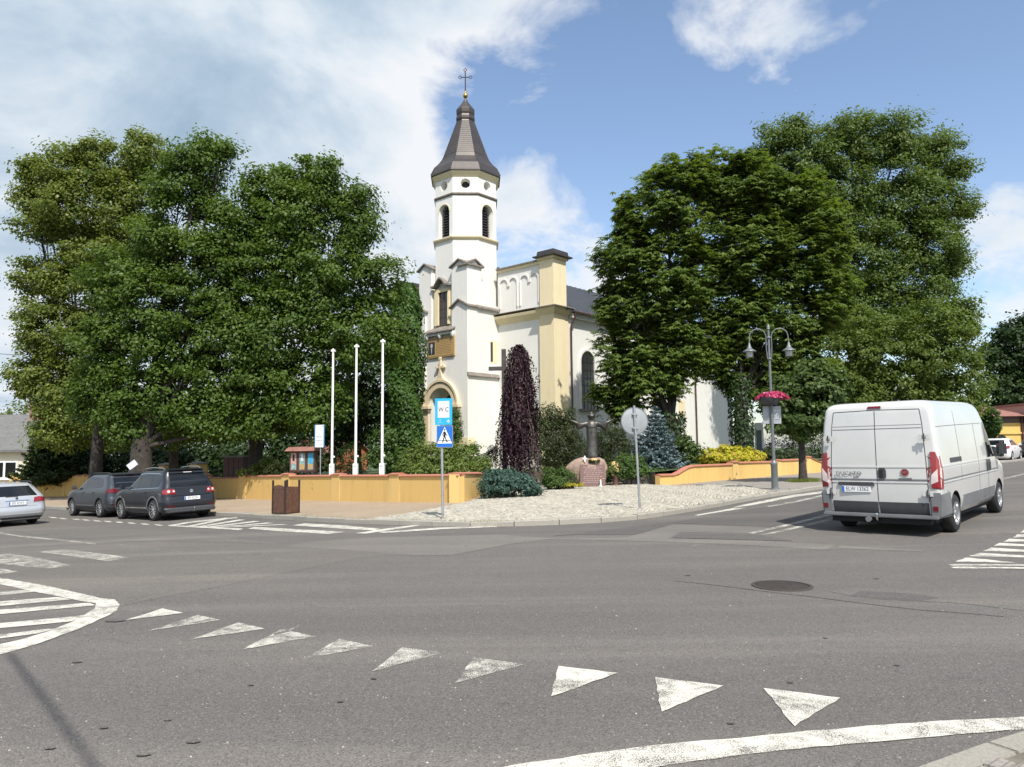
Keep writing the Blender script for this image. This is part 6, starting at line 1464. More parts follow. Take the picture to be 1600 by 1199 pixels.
# --- white panel van
def make_van():
    t = thing('panel_van', 'white high-roof panel van with tow ball driving away at the right', 'van')
    L = 5.75; X0 = -L/2; XF = L/2
    lv = [(.30, X0+.10, XF-.25, .90, .10, .35), (.42, X0+.02, XF-.04, .99, .10, .40), (.58, X0, XF, 1.015, .09, .42), (.85, X0, XF, 1.025, .08, .42), (1.02, X0, XF-.10, 1.03, .07, .40), (1.13, X0+.005, XF-.38, 1.03, .07, .38), (1.20, X0+.008, XF-.75, 1.028, .07, .34), (1.30, X0+.012, XF-.92, 1.02, .07, .30), (1.55, X0+.025, XF-1.16, 1.0, .07, .28), (1.80, X0+.04, XF-1.38, .98, .07, .24), (2.02, X0+.06, XF-1.58, .96, .07, .22), (2.20, X0+.08, XF-1.76, .94, .08, .22), (2.31, X0+.09, XF-1.92, .92, .09, .22), (2.375, X0+.12, XF-2.06, .885, .11, .24), (2.415, X0+.18, XF-2.28, .83, .13, .26), (2.435, X0+.30, XF-2.7, .72, .16, .3)]
    WR = .345; rw, fw = X0+1.02, X0+1.02+3.75
    c = Car(t, lv, 'van_white', [(rw, WR), (fw, WR)], .415, 1.03)
    c.decal('underbody', [(-2.6, -.95), (2.5, -.95), (2.5, .95), (-2.6, .95)], 'top', 'underbody') if False else None
    MB().box(X0+.25, XF-.4, -.85, .85, .22, .36).build('chassis', 'underbody', t)
    for x in (rw, fw):
        for s in (-1, 1): wheel(t, x, s*.90, WR, .22, s, 5, .60, 'rim', spw=.42)
    # rear doors: outlined by seams
    hw = .83
    def rs(name, pts, w=.012, m='seam', off=.003): return c.decal(name, strip(pts, w), 'rear', m, off, step=.12)
    for pts in ([(0, .55), (0, 2.26)], [(-hw, .62), (-hw+.01, 1.3), (-hw+.045, 2.0), (-hw+.08, 2.26)], [(hw, .62), (hw-.01, 1.3), (hw-.045, 2.0), (hw-.08, 2.26)], [(-hw+.08, 2.265), (0, 2.28), (hw-.08, 2.265)]): rs('door_seam', pts)
    rs('door_seam', [(-hw+.06, 1.93), (hw-.06, 1.93)], .010); rs('door_crease', [(-hw+.06, 1.99), (hw-.06, 1.99)], .006)
    rs('door_crease', [(-hw+.02, 1.235), (hw-.02, 1.235)], .026, 'van_white', .012); rs('door_crease', [(-hw, .995), (hw, .995)], .035, 'plastic_g', .002); rs('door_crease', [(-hw+.0, .955), (hw, .955)], .02, 'van_white', .010)
    c.decal('door_panel', [(-hw+.02, 1.02), (hw-.02, 1.02), (hw-.02, 1.21), (-hw+.02, 1.21)], 'rear', 'van_white', .002, thick=.002)
    c.decal('lower_door_trim', [(-hw+.01, .38), (-.012, .38), (-.012, .60), (-hw+.01, .60)], 'rear', 'plastic', .014); c.decal('lower_door_trim', [(.012, .38), (hw-.01, .38), (hw-.01, .60), (.012, .60)], 'rear', 'plastic', .014)
    # bumper corners and step
    for s in (-1, 1):
        MB().hexa([(X0-.03, s*.845, .30), (X0+.62, s*.96, .30), (X0+.62, s*1.055, .36), (X0-.03, s*1.0, .34)], [(X0-.03, s*.845, .78), (X0+.55, s*.96, .80), (X0+.55, s*1.055, .80), (X0-.02, s*1.035, .78)]).build('bumper_corner', 'plastic_g', t, bevel=.03)
        MB().box(X0-.040, X0-.02, min(s*.90, s*.98), max(s*.90, s*.98), .47, .55).build('reflector', 'red_d', t)
        c.decal('tail_light', [(s*.89, .86), (s*1.02, .84), (s*1.024, 1.2), (s*1.01, 1.36), (s*.97, 1.50), (s*.89, 1.50)], 'rear', 'red', .03)
        c.decal('tail_light', [(X0+.0, .86), (X0+.19, .84), (X0+.20, 1.15), (X0+.13, 1.42), (X0+.02, 1.50)], 'R' if s < 0 else 'L', 'red', .012)
        c.decal('lamp_window', [(s*.885, .93), (s*.995, .98), (s*.995, 1.20), (s*.90, 1.10)], 'rear', 'lens', .036); c.decal('lamp_window', [(X0+.02, 1.0), (X0+.10, 1.02), (X0+.10, 1.22), (X0+.02, 1.20)], 'R' if s < 0 else 'L', 'lens', .017)
        for z in (1.76, .77):
            h = MB().box(X0-.03, X0+.01, s*hw-.07, s*hw+.07, z-.03, z+.03).build('hinge', 'van_white', t, bevel=.012)
            [MB().box(X0-.04, X0-.03, s*hw+u, s*hw+u+.055, z-.05, z+.05).build('hinge_bracket', 'van_white', h, bevel=.004) for u in (-.085, .03)]
            MB().tube([(X0-.04, s*hw, z-.07), (X0-.04, s*hw, z+.07)], .014, 8).build('hinge_pin', 'seam', h, 40)
    MB().box(X0-.10, X0+.05, -.98, .98, .325, .385).build('rear_step', 'plastic_g', t, bevel=.015); MB().box(X0-.02, X0+.2, -.84, .84, .22, .32).build('bumper_beam', 'underbody', t)
    MB().tube([(X0+.1, 0, .30), (X0-.10, 0, .27), (X0-.15, 0, .31), (X0-.15, 0, .36)], .022, 8).lathe([(.001, .355), (.024, .36), (.031, .385), (.024, .41), (.001, .415)], 12, (X0-.15, 0, 0)).build('tow_ball', 'chrome', t, 50)
    MB().lathe([(.05, X0-.13), (.05, X0-.05)], 14, (0, .16, .29), 'x').build('tow_socket', 'plastic_g', t, 40)
    MB().tube([(X0+.3, -.55, .26), (X0+.02, -.60, .24)], .035, 10).build('exhaust', 'plastic', t, 40)
    # plate, lamp bar, handle, badges
    c.decal('plate_lamp_bar', [(.05, .895), (.70, .895), (.69, .955), (.07, .955)], 'rear', 'plastic', .03)
    plate(c, X0-.006, .375, .825, 'ELW 13362')
    def ov(cy, cz_, ry, rz, n=18): return [(cy+ry*math.cos(2*PI*k/n), cz_+rz*math.sin(2*PI*k/n)) for k in range(n)]
    c.decal('handle_surround', [(-.135, 1.02), (-.04, 1.02), (-.02, 1.05), (-.015, 1.17), (-.05, 1.22), (-.13, 1.22), (-.158, 1.17), (-.158, 1.05)], 'rear', 'plastic', .018, step=.05)
    c.decal('handle', [(-.105, 1.05), (-.07, 1.05), (-.065, 1.19), (-.11, 1.19)], 'rear', 'black', .035)
    b = c.decal('badge', ov(-.47, 1.135, .075, .075), 'rear', 'chrome', .012, step=.03); c.decal('badge_field', ov(-.47, 1.135, .062, .062), 'rear', 'emblem_red', .016, parent=None, step=.03)
    mt = lambda y, z, o=-.012: Matrix(((0, 0, -1, X0+o), (-1, 0, 0, y), (0, 1, 0, z), (0, 0, 0, 1)))
    text_mesh('badge_text', 'FIAT', .052, 'chrome', t, mt(-.47, 1.135, -.019), .001)
    text_mesh('model_lettering', 'DUCATO', .088, 'plastic_g', t, mt(.50, 1.115, -.004) @ Matrix.Shear('XY', 4, (.35, 0)) if False else mt(.50, 1.115, -.006), .003, sx=1.25)
    text_mesh('model_lettering', 'maxi', .05, 'plastic_g', t, mt(.36, 1.06, -.006), .003)
    c.decal('model_strip', [(-.58, 1.01), (-.37, 1.01), (-.37, 1.04), (-.58, 1.04)], 'rear', 'plastic_g', .008)
    c.decal('brake_lamp', [(-.12, 2.31), (.12, 2.31), (.11, 2.35), (-.11, 2.35)], 'rear', 'red_d', .02, step=.04)
    # sides
    for s, fc in ((-1, 'R'), (1, 'L')):
        def sd(name, poly, m, off=.004, step=.15): return c.decal(name, poly, fc, m, off, step=step)
        for pts in ([(X0+.20, 1.94), (X0+1.5, 1.96), (XF-2.05, 1.98)], [(X0+1.55, .95), (X0+1.55, 2.38)], [(XF-2.78, .45), (XF-2.78, 1.96)], [(XF-1.98, .45), (XF-1.98, 1.2), (XF-2.02, 1.95)], [(XF-1.02, .95), (XF-1.02, 1.15)]): sd('panel_seam', strip(pts, .008), 'seam', .003)
        sd('side_crease', strip([(X0+.22, 1.235), (XF-1.95, 1.235)], .022), 'van_white', .012); sd('side_crease', strip([(X0+.22, .99), (XF-1.05, .99)], .03), 'plastic_g', .002); sd('side_crease', strip([(X0+.22, .95), (XF-1.05, .95)], .02), 'van_white', .011)
        sd('side_moulding', [(rw+.50, .42), (XF-2.0, .42), (XF-2.0, .64), (rw+.56, .64)], 'plastic_g', .02); sd('side_moulding', [(XF-1.96, .42), (fw-.5, .42), (fw-.5, .64), (XF-1.96, .64)], 'plastic_g', .02)
        sd('slide_rail', strip([(X0+.80, 1.32), (X0+1.62, 1.32)] if s < 0 else [(X0+.85, 1.32), (X0+1.8, 1.32)], .085), 'plastic', .008)
        for x in (XF-2.08, XF-1.88): sd('door_handle', [(x-.045, .99), (x+.045, .99), (x+.05, 1.15), (x, 1.22), (x-.05, 1.15)], 'plastic', .03, .05)
        sd('side_window', [(XF-1.93, 1.26), (XF-.98, 1.26), (XF-1.22, 1.52), (XF-1.72, 2.02), (XF-1.93, 2.0)], 'glass', .004, .1)
        MB().box(XF-1.28, XF-1.12, min(s*1.06, s*1.25), max(s*1.06, s*1.25), 1.24, 1.58).build('mirror', 'plastic', t, bevel=.06)
        MB().box(XF-1.26, XF-1.18, min(s*.96, s*1.08), max(s*.96, s*1.08), 1.25, 1.31).build('mirror_arm', 'plastic', t)
    c.decal('windscreen', [(-.80, 1.30), (.80, 1.30), (.70, 2.03), (-.70, 2.03)], 'front', 'glass', .004)
    c.decal('grille', [(-.55, .62), (.55, .62), (.50, .82), (-.50, .82)], 'front', 'plastic', .01)
    for s in (-1, 1): c.decal('headlight', [(s*.62, .88), (s*.98, .86), (s*.99, 1.04), (s*.70, 1.0)], 'front', 'lens', .01)
    place(t, rw, -1.0, 1496, 831.5, (.69, .724))
make_van()

def make_car(name, label, cat, dims, paint, levels, win, wheelargs, lights, place_args, rails=None, txt='EPJ 3CW3', plate_pos=None, extra=None, arch=None, rear_win=None, cladding=None):
    L, W, H, wb, ro, R = dims; t = thing(name, label, cat); X0 = -L/2; rw = X0+ro; fw = rw+wb
    c = Car(t, levels, paint, [(rw, R), (fw, R)], R*1.16, W/2); c.X0, c.rw, c.fw, c.XF, c.R, c.W = X0, rw, fw, L/2, R, W
    MB().box(X0+.3, L/2-.3, -W/2+.14, W/2-.14, .17, .30).build('chassis', 'underbody', t)
    for x in (rw, fw):
        for s in (-1, 1): wheel(t, x, s*(W/2-.115), R, .22, s, *wheelargs)
    for s, fc in ((-1, 'R'), (1, 'L')):
        for q in win: c.decal('side_window', q, fc, 'glass', .004)
    c.decal('rear_window', rear_win, 'rear', 'glass', .005)
    for nm, poly, m, off in lights:
        for s in (-1, 1): c.decal(nm, [(s*y, z) for y, z in poly], 'rear', m, off, step=.05)
    if extra: extra(c, t)
    place(t, *place_args)
    return c
# --- compact SUV levels helper
def suv_levels(L, W, H, belt, hood, raker=.34):
    X0, XF, w = -L/2, L/2, W/2
    return [(.24, X0+.16, XF-.22, w-.10, .22, .35), (.34, X0+.06, XF-.06, w-.03, .24, .42), (.50, X0+.0, XF, w, .24, .45), (.66, X0+.02, XF-.01, w, .22, .45), (.74, X0+.05, XF-.04, w-.005, .22, .44), (hood-.20, X0+.07, XF-.08, w-.005, .20, .42), (hood-.06, X0+.07, XF-.22, w-.012, .20, .40), (hood, X0+.08, XF-.50, w-.02, .20, .36), (hood+.05, X0+.08, XF-.85, w-.03, .20, .34), (belt, X0+.10, XF-1.10, w-.04, .18, .30),
            (belt+.06, X0+.14, XF-1.24, w-.065, .18, .28), (belt+.22, X0+raker*.55+.03, XF-1.48, w-.12, .18, .26), (belt+.38, X0+raker*.85+.08, XF-1.72, w-.175, .18, .26), (H-.11, X0+raker*.95+.09, XF-1.95, w-.215, .18, .26), (H-.055, X0+raker, XF-2.12, w-.25, .2, .26), (H-.02, X0+raker+.10, XF-2.30, w-.33, .22, .26), (H-.005, X0+raker+.3, XF-2.5, w-.48, .22, .26)]
def suv2_extra(c, t):
    X0, XF, rw, fw, R, W = c.X0, c.XF, c.rw, c.fw, c.R, c.W
    for s, fc in ((-1, 'R'), (1, 'L')):
        sd = lambda n, p, m, off=.004, step=.1: c.decal(n, p, fc, m, off, step=step)
        for x in (rw, fw):     # wheel arch trim
            a = [(x+R*1.22*math.cos(q), R+R*1.22*math.sin(q)) for q in np.linspace(PI+.15, -.15, 22)]; b = [(x+R*1.36*math.cos(q), R+R*1.36*math.sin(q)) for q in np.linspace(PI+.1, -.1, 22)]
            sd('wheel_arch_trim', a+b[::-1], 'plastic_g', .008, .08)
        sd('sill_trim', [(rw+R*1.4, .27), (fw-R*1.4, .27), (fw-R*1.36, .36), (rw+R*1.36, .36)], 'plastic', .012); sd('chrome_strip', strip([(rw+R*1.45, .42), (fw-R*1.45, .42)], .022), 'chrome', .010)
        sd('window_trim', strip([(X0+.52, 1.10), (X0+.42, 1.44), (X0+.75, 1.53), (X0+1.6, 1.56), (XF-1.95, 1.53)], .018), 'chrome', .009, .2); sd('window_trim', strip([(X0+.52, 1.08), (XF-1.35, 1.03)], .018), 'chrome', .009)
        for x in (rw+.62, rw+1.62): sd('door_seam', strip([(x, .36), (x, 1.05)], .007), 'seam', .003)
        sd('door_seam', strip([(fw-.42, .40), (fw-.36, 1.0)], .007), 'seam', .003)
        for x in (rw+.52, rw+1.45): sd('door_handle', strip([(x, .93), (x+.17, .93)], .03), 'suv_dark', .028)
        MB().tube([(X0+.62, s*.60, 1.66), (X0+.80, s*.62, 1.72), (X0+1.5, s*.635, 1.745), (XF-2.4, s*.625, 1.72), (XF-2.25, s*.61, 1.65)], .019, 8).build('roof_rail', 'chrome', t, 50)
        MB().box(XF-1.42, XF-1.24, min(s*.90, s*1.06), max(s*.90, s*1.06), 1.06, 1.20).build('mirror', 'suv_dark', t, bevel=.03)
    c.decal('roof_spoiler', [(-.60, 1.53), (.60, 1.53), (.56, 1.585), (-.56, 1.585)], 'rear', 'suv_dark', .06)
    c.decal('brake_lamp', [(-.14, 1.545), (.14, 1.545), (.14, 1.565), (-.14, 1.565)], 'rear', 'lens', .065)
    c.decal('wiper', strip([(-.30, 1.16), (.02, 1.17)], .016), 'rear', 'black', .02)
    b = [(.055*math.cos(q), .93+.055*math.sin(q)) for q in np.linspace(0, 2*PI, 17)[:-1]]; c.decal('badge', b, 'rear', 'chrome', .012, step=.04)
    text_mesh('badge_text', 'VW', .055, 'plastic', t, Matrix(((0, 0, -1, X0+.045), (-1, 0, 0, 0), (0, 1, 0, .93), (0, 0, 0, 1))), .001)
    c.decal('tailgate_seam', strip([(-.66, .62), (.66, .62)], .008), 'rear', 'seam', .003); c.decal('tailgate_crease', strip([(-.66, .80), (.66, .80)], .02), 'rear', 'suv_dark', .012)
    for s in (-1, 1):
        c.decal('tailgate_seam', strip([(s*.66, .62), (s*.68, .84)], .008), 'rear', 'seam', .003); c.decal('reflector', [(s*.55, .43), (s*.80, .45), (s*.80, .49), (s*.55, .47)], 'rear', 'red_d', .012)
        c.decal('lamp_window', [(s*(.74+.045*math.cos(q)), .95+.045*math.sin(q)) for q in np.linspace(0, 2*PI, 13)[:-1]], 'rear', 'lens', .022, step=.05); c.decal('lamp_window', [(s*(.585+.035*math.cos(q)), .95+.035*math.sin(q)) for q in np.linspace(0, 2*PI, 13)[:-1]], 'rear', 'lens', .022, step=.05)
    MB().box(X0-.01, X0+.3, -.80, .80, .25, .38).build('rear_bumper', 'plastic', t, bevel=.03); c.decal('lower_bumper', [(-.85, .36), (.85, .36), (.85, .42), (-.85, .42)], 'rear', 'plastic_g', .015)
    plate(c, X0+.005, 0, .70, 'EPI 3CJW')
    MB().tube([(X0+.1, 0, .28), (X0-.10, 0, .28), (X0-.14, 0, .36)], .02, 8).lathe([(.001, .355), (.024, .365), (.031, .39), (.024, .41), (.001, .415)], 12, (X0-.14, 0, 0)).build('tow_ball', 'chrome', t, 50)
lv2 = suv_levels(4.43, 1.81, 1.69, 1.04, .99)
make_car('parked_suv', 'dark grey parked SUV with red tail lamps and chrome roof rails, nearest the litter bin', 'car', (4.43, 1.81, 1.69, 2.60, .93, .345), 'suv_dark', lv2,
         [[(-1.60, 1.10), (-1.05, 1.08), (-1.05, 1.50), (-1.42, 1.48), (-1.62, 1.38)], [(-1.0, 1.08), (-.18, 1.06), (-.18, 1.53), (-1.0, 1.51)], [(-.10, 1.06), (.90, 1.03), (.52, 1.26), (.22, 1.44), (-.10, 1.52)]],
         (10, .70, 'rim', 'wheel', .14), [('tail_light', [(.50, .86), (.88, .86), (.905, .95), (.88, 1.02), (.56, 1.03)], 'red', .016)], (-1.285, .90, 238, 814.6, (-.755, .655)), rear_win=[(-.66, 1.08), (.66, 1.08), (.57, 1.50), (-.57, 1.50)], extra=suv2_extra)
def suv1_extra(c, t):
    X0, XF, rw, fw, R, W = c.X0, c.XF, c.rw, c.fw, c.R, c.W
    for s, fc in ((-1, 'R'), (1, 'L')):
        sd = lambda n, p, m, off=.004, step=.1: c.decal(n, p, fc, m, off, step=step)
        for x in (rw, fw):
            a = [(x+R*1.20*math.cos(q), R+R*1.20*math.sin(q)) for q in np.linspace(PI+.15, -.15, 22)]; b = [(x+R*1.38*math.cos(q), R+R*1.38*math.sin(q)) for q in np.linspace(PI+.1, -.1, 22)]
            sd('wheel_arch_trim', a+b[::-1], 'plastic', .008, .08)
        sd('sill_trim', [(rw+R*1.4, .27), (fw-R*1.4, .27), (fw-R*1.36, .40), (rw+R*1.36, .40)], 'plastic', .012); sd('chrome_strip', strip([(rw+R*1.45, .44), (fw-R*1.45, .44)], .016), 'chrome', .014)
        for x in (rw+.62, rw+1.62): sd('door_seam', strip([(x, .40), (x, 1.05)], .007), 'seam', .003)
        for x in (rw+.50, rw+1.45): sd('door_handle', strip([(x, .92), (x+.17, .92)], .03), 'suv_grey', .028)
        MB().tube([(X0+.55, s*.60, 1.57), (X0+.75, s*.61, 1.63), (XF-2.3, s*.62, 1.63), (XF-2.15, s*.61, 1.56)], .016, 8).build('roof_rail', 'plastic', t, 50)
        MB().box(XF-1.42, XF-1.24, min(s*.90, s*1.06), max(s*.90, s*1.06), 1.04, 1.18).build('mirror', 'plastic', t, bevel=.03)
    c.decal('rear_bumper', [(-.86, .30), (.86, .30), (.86, .54), (-.86, .54)], 'rear', 'plastic', .015); c.decal('wiper', strip([(-.25, 1.12), (.02, 1.14)], .016), 'rear', 'black', .02)
    c.decal('brake_lamp', [(-.14, 1.50), (.14, 1.50), (.14, 1.52), (-.14, 1.52)], 'rear', 'red_d', .03); plate(c, X0+.02, 0, .78, 'EPI 5LA2')
    for s in (-1, 1): c.decal('reflector', [(s*.55, .46), (s*.80, .48), (s*.80, .51), (s*.55, .49)], 'rear', 'red_d', .022)
lv1 = suv_levels(4.38, 1.84, 1.61, 1.03, .98, .40)
make_car('parked_suv', 'blue-grey parked SUV farther left, in front of the dark one', 'car', (4.38, 1.84, 1.61, 2.64, .86, .335), 'suv_grey', lv1,
         [[(-1.50, 1.12), (-1.02, 1.08), (-1.02, 1.44), (-1.30, 1.40)], [(-.97, 1.08), (-.16, 1.06), (-.16, 1.48), (-.97, 1.46)], [(-.10, 1.06), (.88, 1.03), (.50, 1.24), (.20, 1.40), (-.10, 1.47)]],
         (10, .70, 'rim', 'wheel', .15), [('tail_light', [(.46, .94), (.60, .92), (.89, .90), (.90, 1.02), (.70, 1.06)], 'red_d', .014)], (-1.33, .90, 155.0, 809.3, (-.765, .644)), rear_win=[(-.66, 1.08), (.66, 1.08), (.58, 1.44), (-.58, 1.44)], extra=suv1_extra)
# --- silver estate
def est_extra(c, t):
    X0, XF, rw, fw, R, W = c.X0, c.XF, c.rw, c.fw, c.R, c.W
    for s, fc in ((-1, 'R'), (1, 'L')):
        MB().tube([(X0+.45, s*.56, 1.43), (X0+.62, s*.57, 1.475), (XF-2.6, s*.58, 1.48), (XF-2.45, s*.57, 1.43)], .015, 8).build('roof_rail', 'plastic', t, 50)
        for x in (rw+.55, rw+1.65): c.decal('door_seam', strip([(x, .36), (x, .98)], .007), fc, 'seam', .003)
        for x in (rw+.45, rw+1.5): c.decal('door_handle', strip([(x, .84), (x+.18, .84)], .03), fc, 'silver', .025)
        c.decal('tail_light', [(X0+.05, .78), (X0+.26, .80), (X0+.24, .92), (X0+.06, .95)], fc, 'red', .008)
        MB().box(XF-1.52, XF-1.36, min(s*.90, s*1.04), max(s*.90, s*1.04), .98, 1.10).build('mirror', 'silver', t, bevel=.03)
    c.decal('tailgate_seam', strip([(-.62, .66), (.62, .66)], .008), 'rear', 'seam', .003); c.decal('bumper_crease', strip([(-.80, .40), (.80, .40)], .022), 'rear', 'silver', .025); c.decal('lower_bumper', [(-.80, .24), (.80, .24), (.80, .31), (-.80, .31)], 'rear', 'plastic', .012)
    c.decal('plate_recess', [(-.33, .68), (.33, .68), (.36, .85), (-.36, .85)], 'rear', 'silver', .004); c.decal('tailgate_handle', strip([(-.34, .862), (.34, .862)], .022), 'rear', 'chrome', .025)
    b = [(.042*math.cos(q), .93+.042*math.sin(q)) for q in np.linspace(0, 2*PI, 17)[:-1]]; c.decal('badge', b, 'rear', 'plastic', .012, step=.04)
    plate(c, X0+.035, 0, .765, 'EPJ 3CW3'); c.decal('wiper', strip([(-.05, 1.0), (.32, .995)], .016), 'rear', 'black', .02)
    MB().lathe([(.035, X0-.02), (.035, X0+.25)], 12, (0, .5, .24), 'x').build('exhaust', 'chrome', t, 40)
XE = 4.84/2
lve = [(.20, -XE+.20, XE-.25, .82, .25, .4), (.30, -XE+.06, XE-.08, .89, .26, .45), (.44, -XE, XE, .92, .26, .5), (.58, -XE+.01, XE, .925, .24, .5), (.66, -XE+.06, XE-.03, .925, .22, .48), (.74, -XE+.07, XE-.22, .92, .22, .45), (.82, -XE+.08, XE-.60, .915, .22, .4), (.88, -XE+.09, XE-1.1, .905, .22, .36), (.95, -XE+.11, XE-1.40, .89, .2, .3), (1.00, -XE+.14, XE-1.52, .87, .2, .28), (1.14, -XE+.32, XE-1.76, .80, .2, .26), (1.28, -XE+.50, XE-2.02, .735, .2, .26), (1.37, -XE+.62, XE-2.25, .69, .2, .26), (1.425, -XE+.72, XE-2.5, .62, .22, .26), (1.445, -XE+.92, XE-2.75, .48, .22, .26)]
make_car('estate_car', 'silver estate car with black roof rails cut off by the left edge', 'car', (4.84, 1.85, 1.49, 2.89, 1.05, .325), 'silver', lve,
         [[(-1.78, 1.02), (-1.10, 1.0), (-1.10, 1.33), (-1.50, 1.28)], [(-1.04, 1.0), (-.20, .98), (-.20, 1.37), (-1.04, 1.34)], [(-.14, .98), (.85, .95), (.45, 1.18), (.18, 1.33), (-.14, 1.36)]],
         (5, .68, 'rim', 'wheel', .22), [('tail_light', [(.50, .78), (.90, .80), (.90, .92), (.66, .96), (.52, .93)], 'red', .014)], (-1.37, -.86, 52, 817.4, (-.80, .60)), rear_win=[(-.64, 1.0), (.64, 1.0), (.52, 1.33), (-.52, 1.33)], extra=est_extra)
# --- white hatchback far right, dark car beside it
XH = 4.05/2
def hatch_levels(XH): return [(.20, -XH+.20, XH-.25, .78, .25, .4), (.30, -XH+.06, XH-.08, .85, .26, .45), (.46, -XH, XH, .875, .26, .5), (.62, -XH+.01, XH-.02, .88, .24, .5), (.76, -XH+.05, XH-.10, .88, .22, .45), (.86, -XH+.06, XH-.45, .87, .22, .4), (.92, -XH+.07, XH-.85, .86, .22, .36), (.99, -XH+.10, XH-1.10, .845, .2, .3), (1.18, -XH+.28, XH-1.45, .76, .2, .26), (1.32, -XH+.42, XH-1.75, .69, .2, .26), (1.42, -XH+.52, XH-2.05, .62, .22, .26), (1.45, -XH+.75, XH-2.3, .46, .22, .26)]
def h_extra(c, t):
    X0 = c.X0
    for s, fc in ((-1, 'R'), (1, 'L')):
        c.decal('door_seam', strip([(-.62, .36), (-.62, .96)], .01), fc, 'seam', .003); c.decal('door_handle', strip([(-.52, .82), (-.36, .82)], .03), fc, 'plastic', .02)
        MB().box(c.XF-1.22, c.XF-1.06, min(s*.84, s*1.0), max(s*.84, s*1.0), .98, 1.10).build('mirror', 'carwhite', t, bevel=.03)
    c.decal('tailgate_panel', [(-.40, .34), (.58, .34), (.50, .86), (-.36, .90)], 'rear', 'plastic', .01)
    MB().lathe([(.28, X0+.1), (.31, X0-.03), (.30, X0-.08), (.22, X0-.11), (.001, X0-.12)], 24, (0, .0, .66), 'x').build('spare_cover', 'suv_grey', t, 40)
    plate(c, X0+.0, -.55, .36, 'EL 4', W=.3)
make_car('parked_hatchback', 'small white hatchback with black cover on its tailgate parked beyond the van', 'car', (4.05, 1.76, 1.45, 2.45, .72, .31), 'carwhite', hatch_levels(XH),
         [[(-1.30, 1.0), (-.66, 1.0), (-.66, 1.34), (-1.05, 1.30)], [(-.60, 1.0), (.78, .97), (.40, 1.22), (.10, 1.35), (-.60, 1.36)]], (5, .66, 'rim', 'wheel', .22),
         [('tail_light', [(.64, .78), (.85, .80), (.85, 1.0), (.68, 1.0)], 'red', .012)], (-1.305, -.82, 1581.5, 721.5, (.70, .715)), rear_win=[(-.62, 1.02), (.62, 1.02), (.54, 1.34), (-.54, 1.34)], extra=h_extra)
make_car('parked_hatchback', 'dark car at the extreme right edge in front of the yellow building', 'car', (4.05, 1.76, 1.45, 2.45, .72, .31), 'darkcar', hatch_levels(XH),
         [[(-1.30, 1.0), (-.66, 1.0), (-.66, 1.34), (-1.05, 1.30)], [(-.60, 1.0), (.78, .97), (.40, 1.22), (.10, 1.35), (-.60, 1.36)]], (5, .66, 'rim', 'wheel', .22),
         [('tail_light', [(.64, .78), (.85, .80), (.85, 1.0), (.68, 1.0)], 'red_d', .012)], (-1.305, .82, 1600, 717.5, (.85, .53)), rear_win=[(-.62, 1.02), (.62, 1.02), (.54, 1.34), (-.54, 1.34)])
# ---------------------------------------------------------------- signs, lamp, bin, poles, monument
def zt_at(py, p): return zpix(py, p[0], p[1])-p[2]
# WC and crossing sign: the plates face the oncoming left road, so they are seen nearly head-on
g = G(692, 811, .11); ws = thing('road_sign', 'grey post with blue WC sign above a pedestrian crossing sign', 'sign', g, math.radians(-10))
Hs = zt_at(624, g); lean = -.03
MB().tube([(0, 0, -.1), (-.02, 0, Hs*.6), (-.05, 0, Hs-.02)], .03, 12).build('post', 'galv', ws, 50); MB().tube([(0, 0, -.02), (0, 0, .03)], .055, 12).build('post_collar', 'coping', ws, 50)
def sgn(name, cx, z0, z1, w, m, edge='sign_grey'):
    MB().box(cx-w/2, cx+w/2, -.045, -.034, z0, z1).build(name, m, ws, bevel=.004)
px_m = F/g.y; k = 1/px_m
za, zb, zc = zt_at(623, g), zt_at(665, g), zt_at(699.5, g)
wp = 27.5*k
c1 = .035; pw_ = bpy.data.objects.new('toilet_sign', None)
C.objects.link(pw_); pw_.parent = ws
def bx(n, m, x0, x1, z0, z1, y0, y1, par): return MB().box(x0, x1, y0, y1, z0, z1).build(n, m, par)
bx('sign_board', 'cyan', c1-wp/2, c1+wp/2, zb+.01, za, -.05, -.036, pw_); bx('sign_panel', 'sign_panel', c1-wp*.34, c1+wp*.34, zb+(za-zb)*.28, za-(za-zb)*.10, -.053, -.051, pw_)
tm = lambda x, z, y=-.0535: Matrix(((1, 0, 0, x), (0, 0, -1, y), (0, 1, 0, z), (0, 0, 0, 1)))
text_mesh('sign_text', 'W C', (za-zb)*.23, 'black', pw_, tm(c1, zb+(za-zb)*.58), .002, sx=.85)
zi = zb+(za-zb)*.15
for a in (0, PI/4, PI/2, 3*PI/4):
    d = wp*.10*(1 if a in (0, PI/2) else .7); MB().hexa([(c1+wp*.28+math.cos(a)*d*s1-math.sin(a)*.008*s2, -.053, zi+math.sin(a)*d*s1+math.cos(a)*.008*s2) for s1, s2 in ((-1, -1), (1, -1), (1, 1), (-1, 1))], [(c1+wp*.28+math.cos(a)*d*s1-math.sin(a)*.008*s2, -.0505, zi+math.sin(a)*d*s1+math.cos(a)*.008*s2) for s1, s2 in ((-1, -1), (1, -1), (1, 1), (-1, 1))]).build('compass_mark', 'sign_panel', pw_)
text_mesh('sign_text', '12', .06, 'sign_panel', pw_, tm(c1-wp*.22, zi+.02), .0005); bx('sign_mark', 'sign_panel', c1-wp*.36, c1-wp*.08, zi-.035, zi-.03, -.053, -.0505, pw_)
pc = bpy.data.objects.new('crossing_sign', None); C.objects.link(pc); pc.parent = ws
c2 = c1+1.8*k; w2 = 26*k; hz_ = zb-zc
bx('sign_board', 'sign_grey', c2-w2/2, c2+w2/2, zc, zb-.005, -.048, -.036, pc); bx('sign_field', 'blue', c2-w2*.475, c2+w2*.475, zc+hz_*.025, zb-.005-hz_*.025, -.051, -.0482, pc)
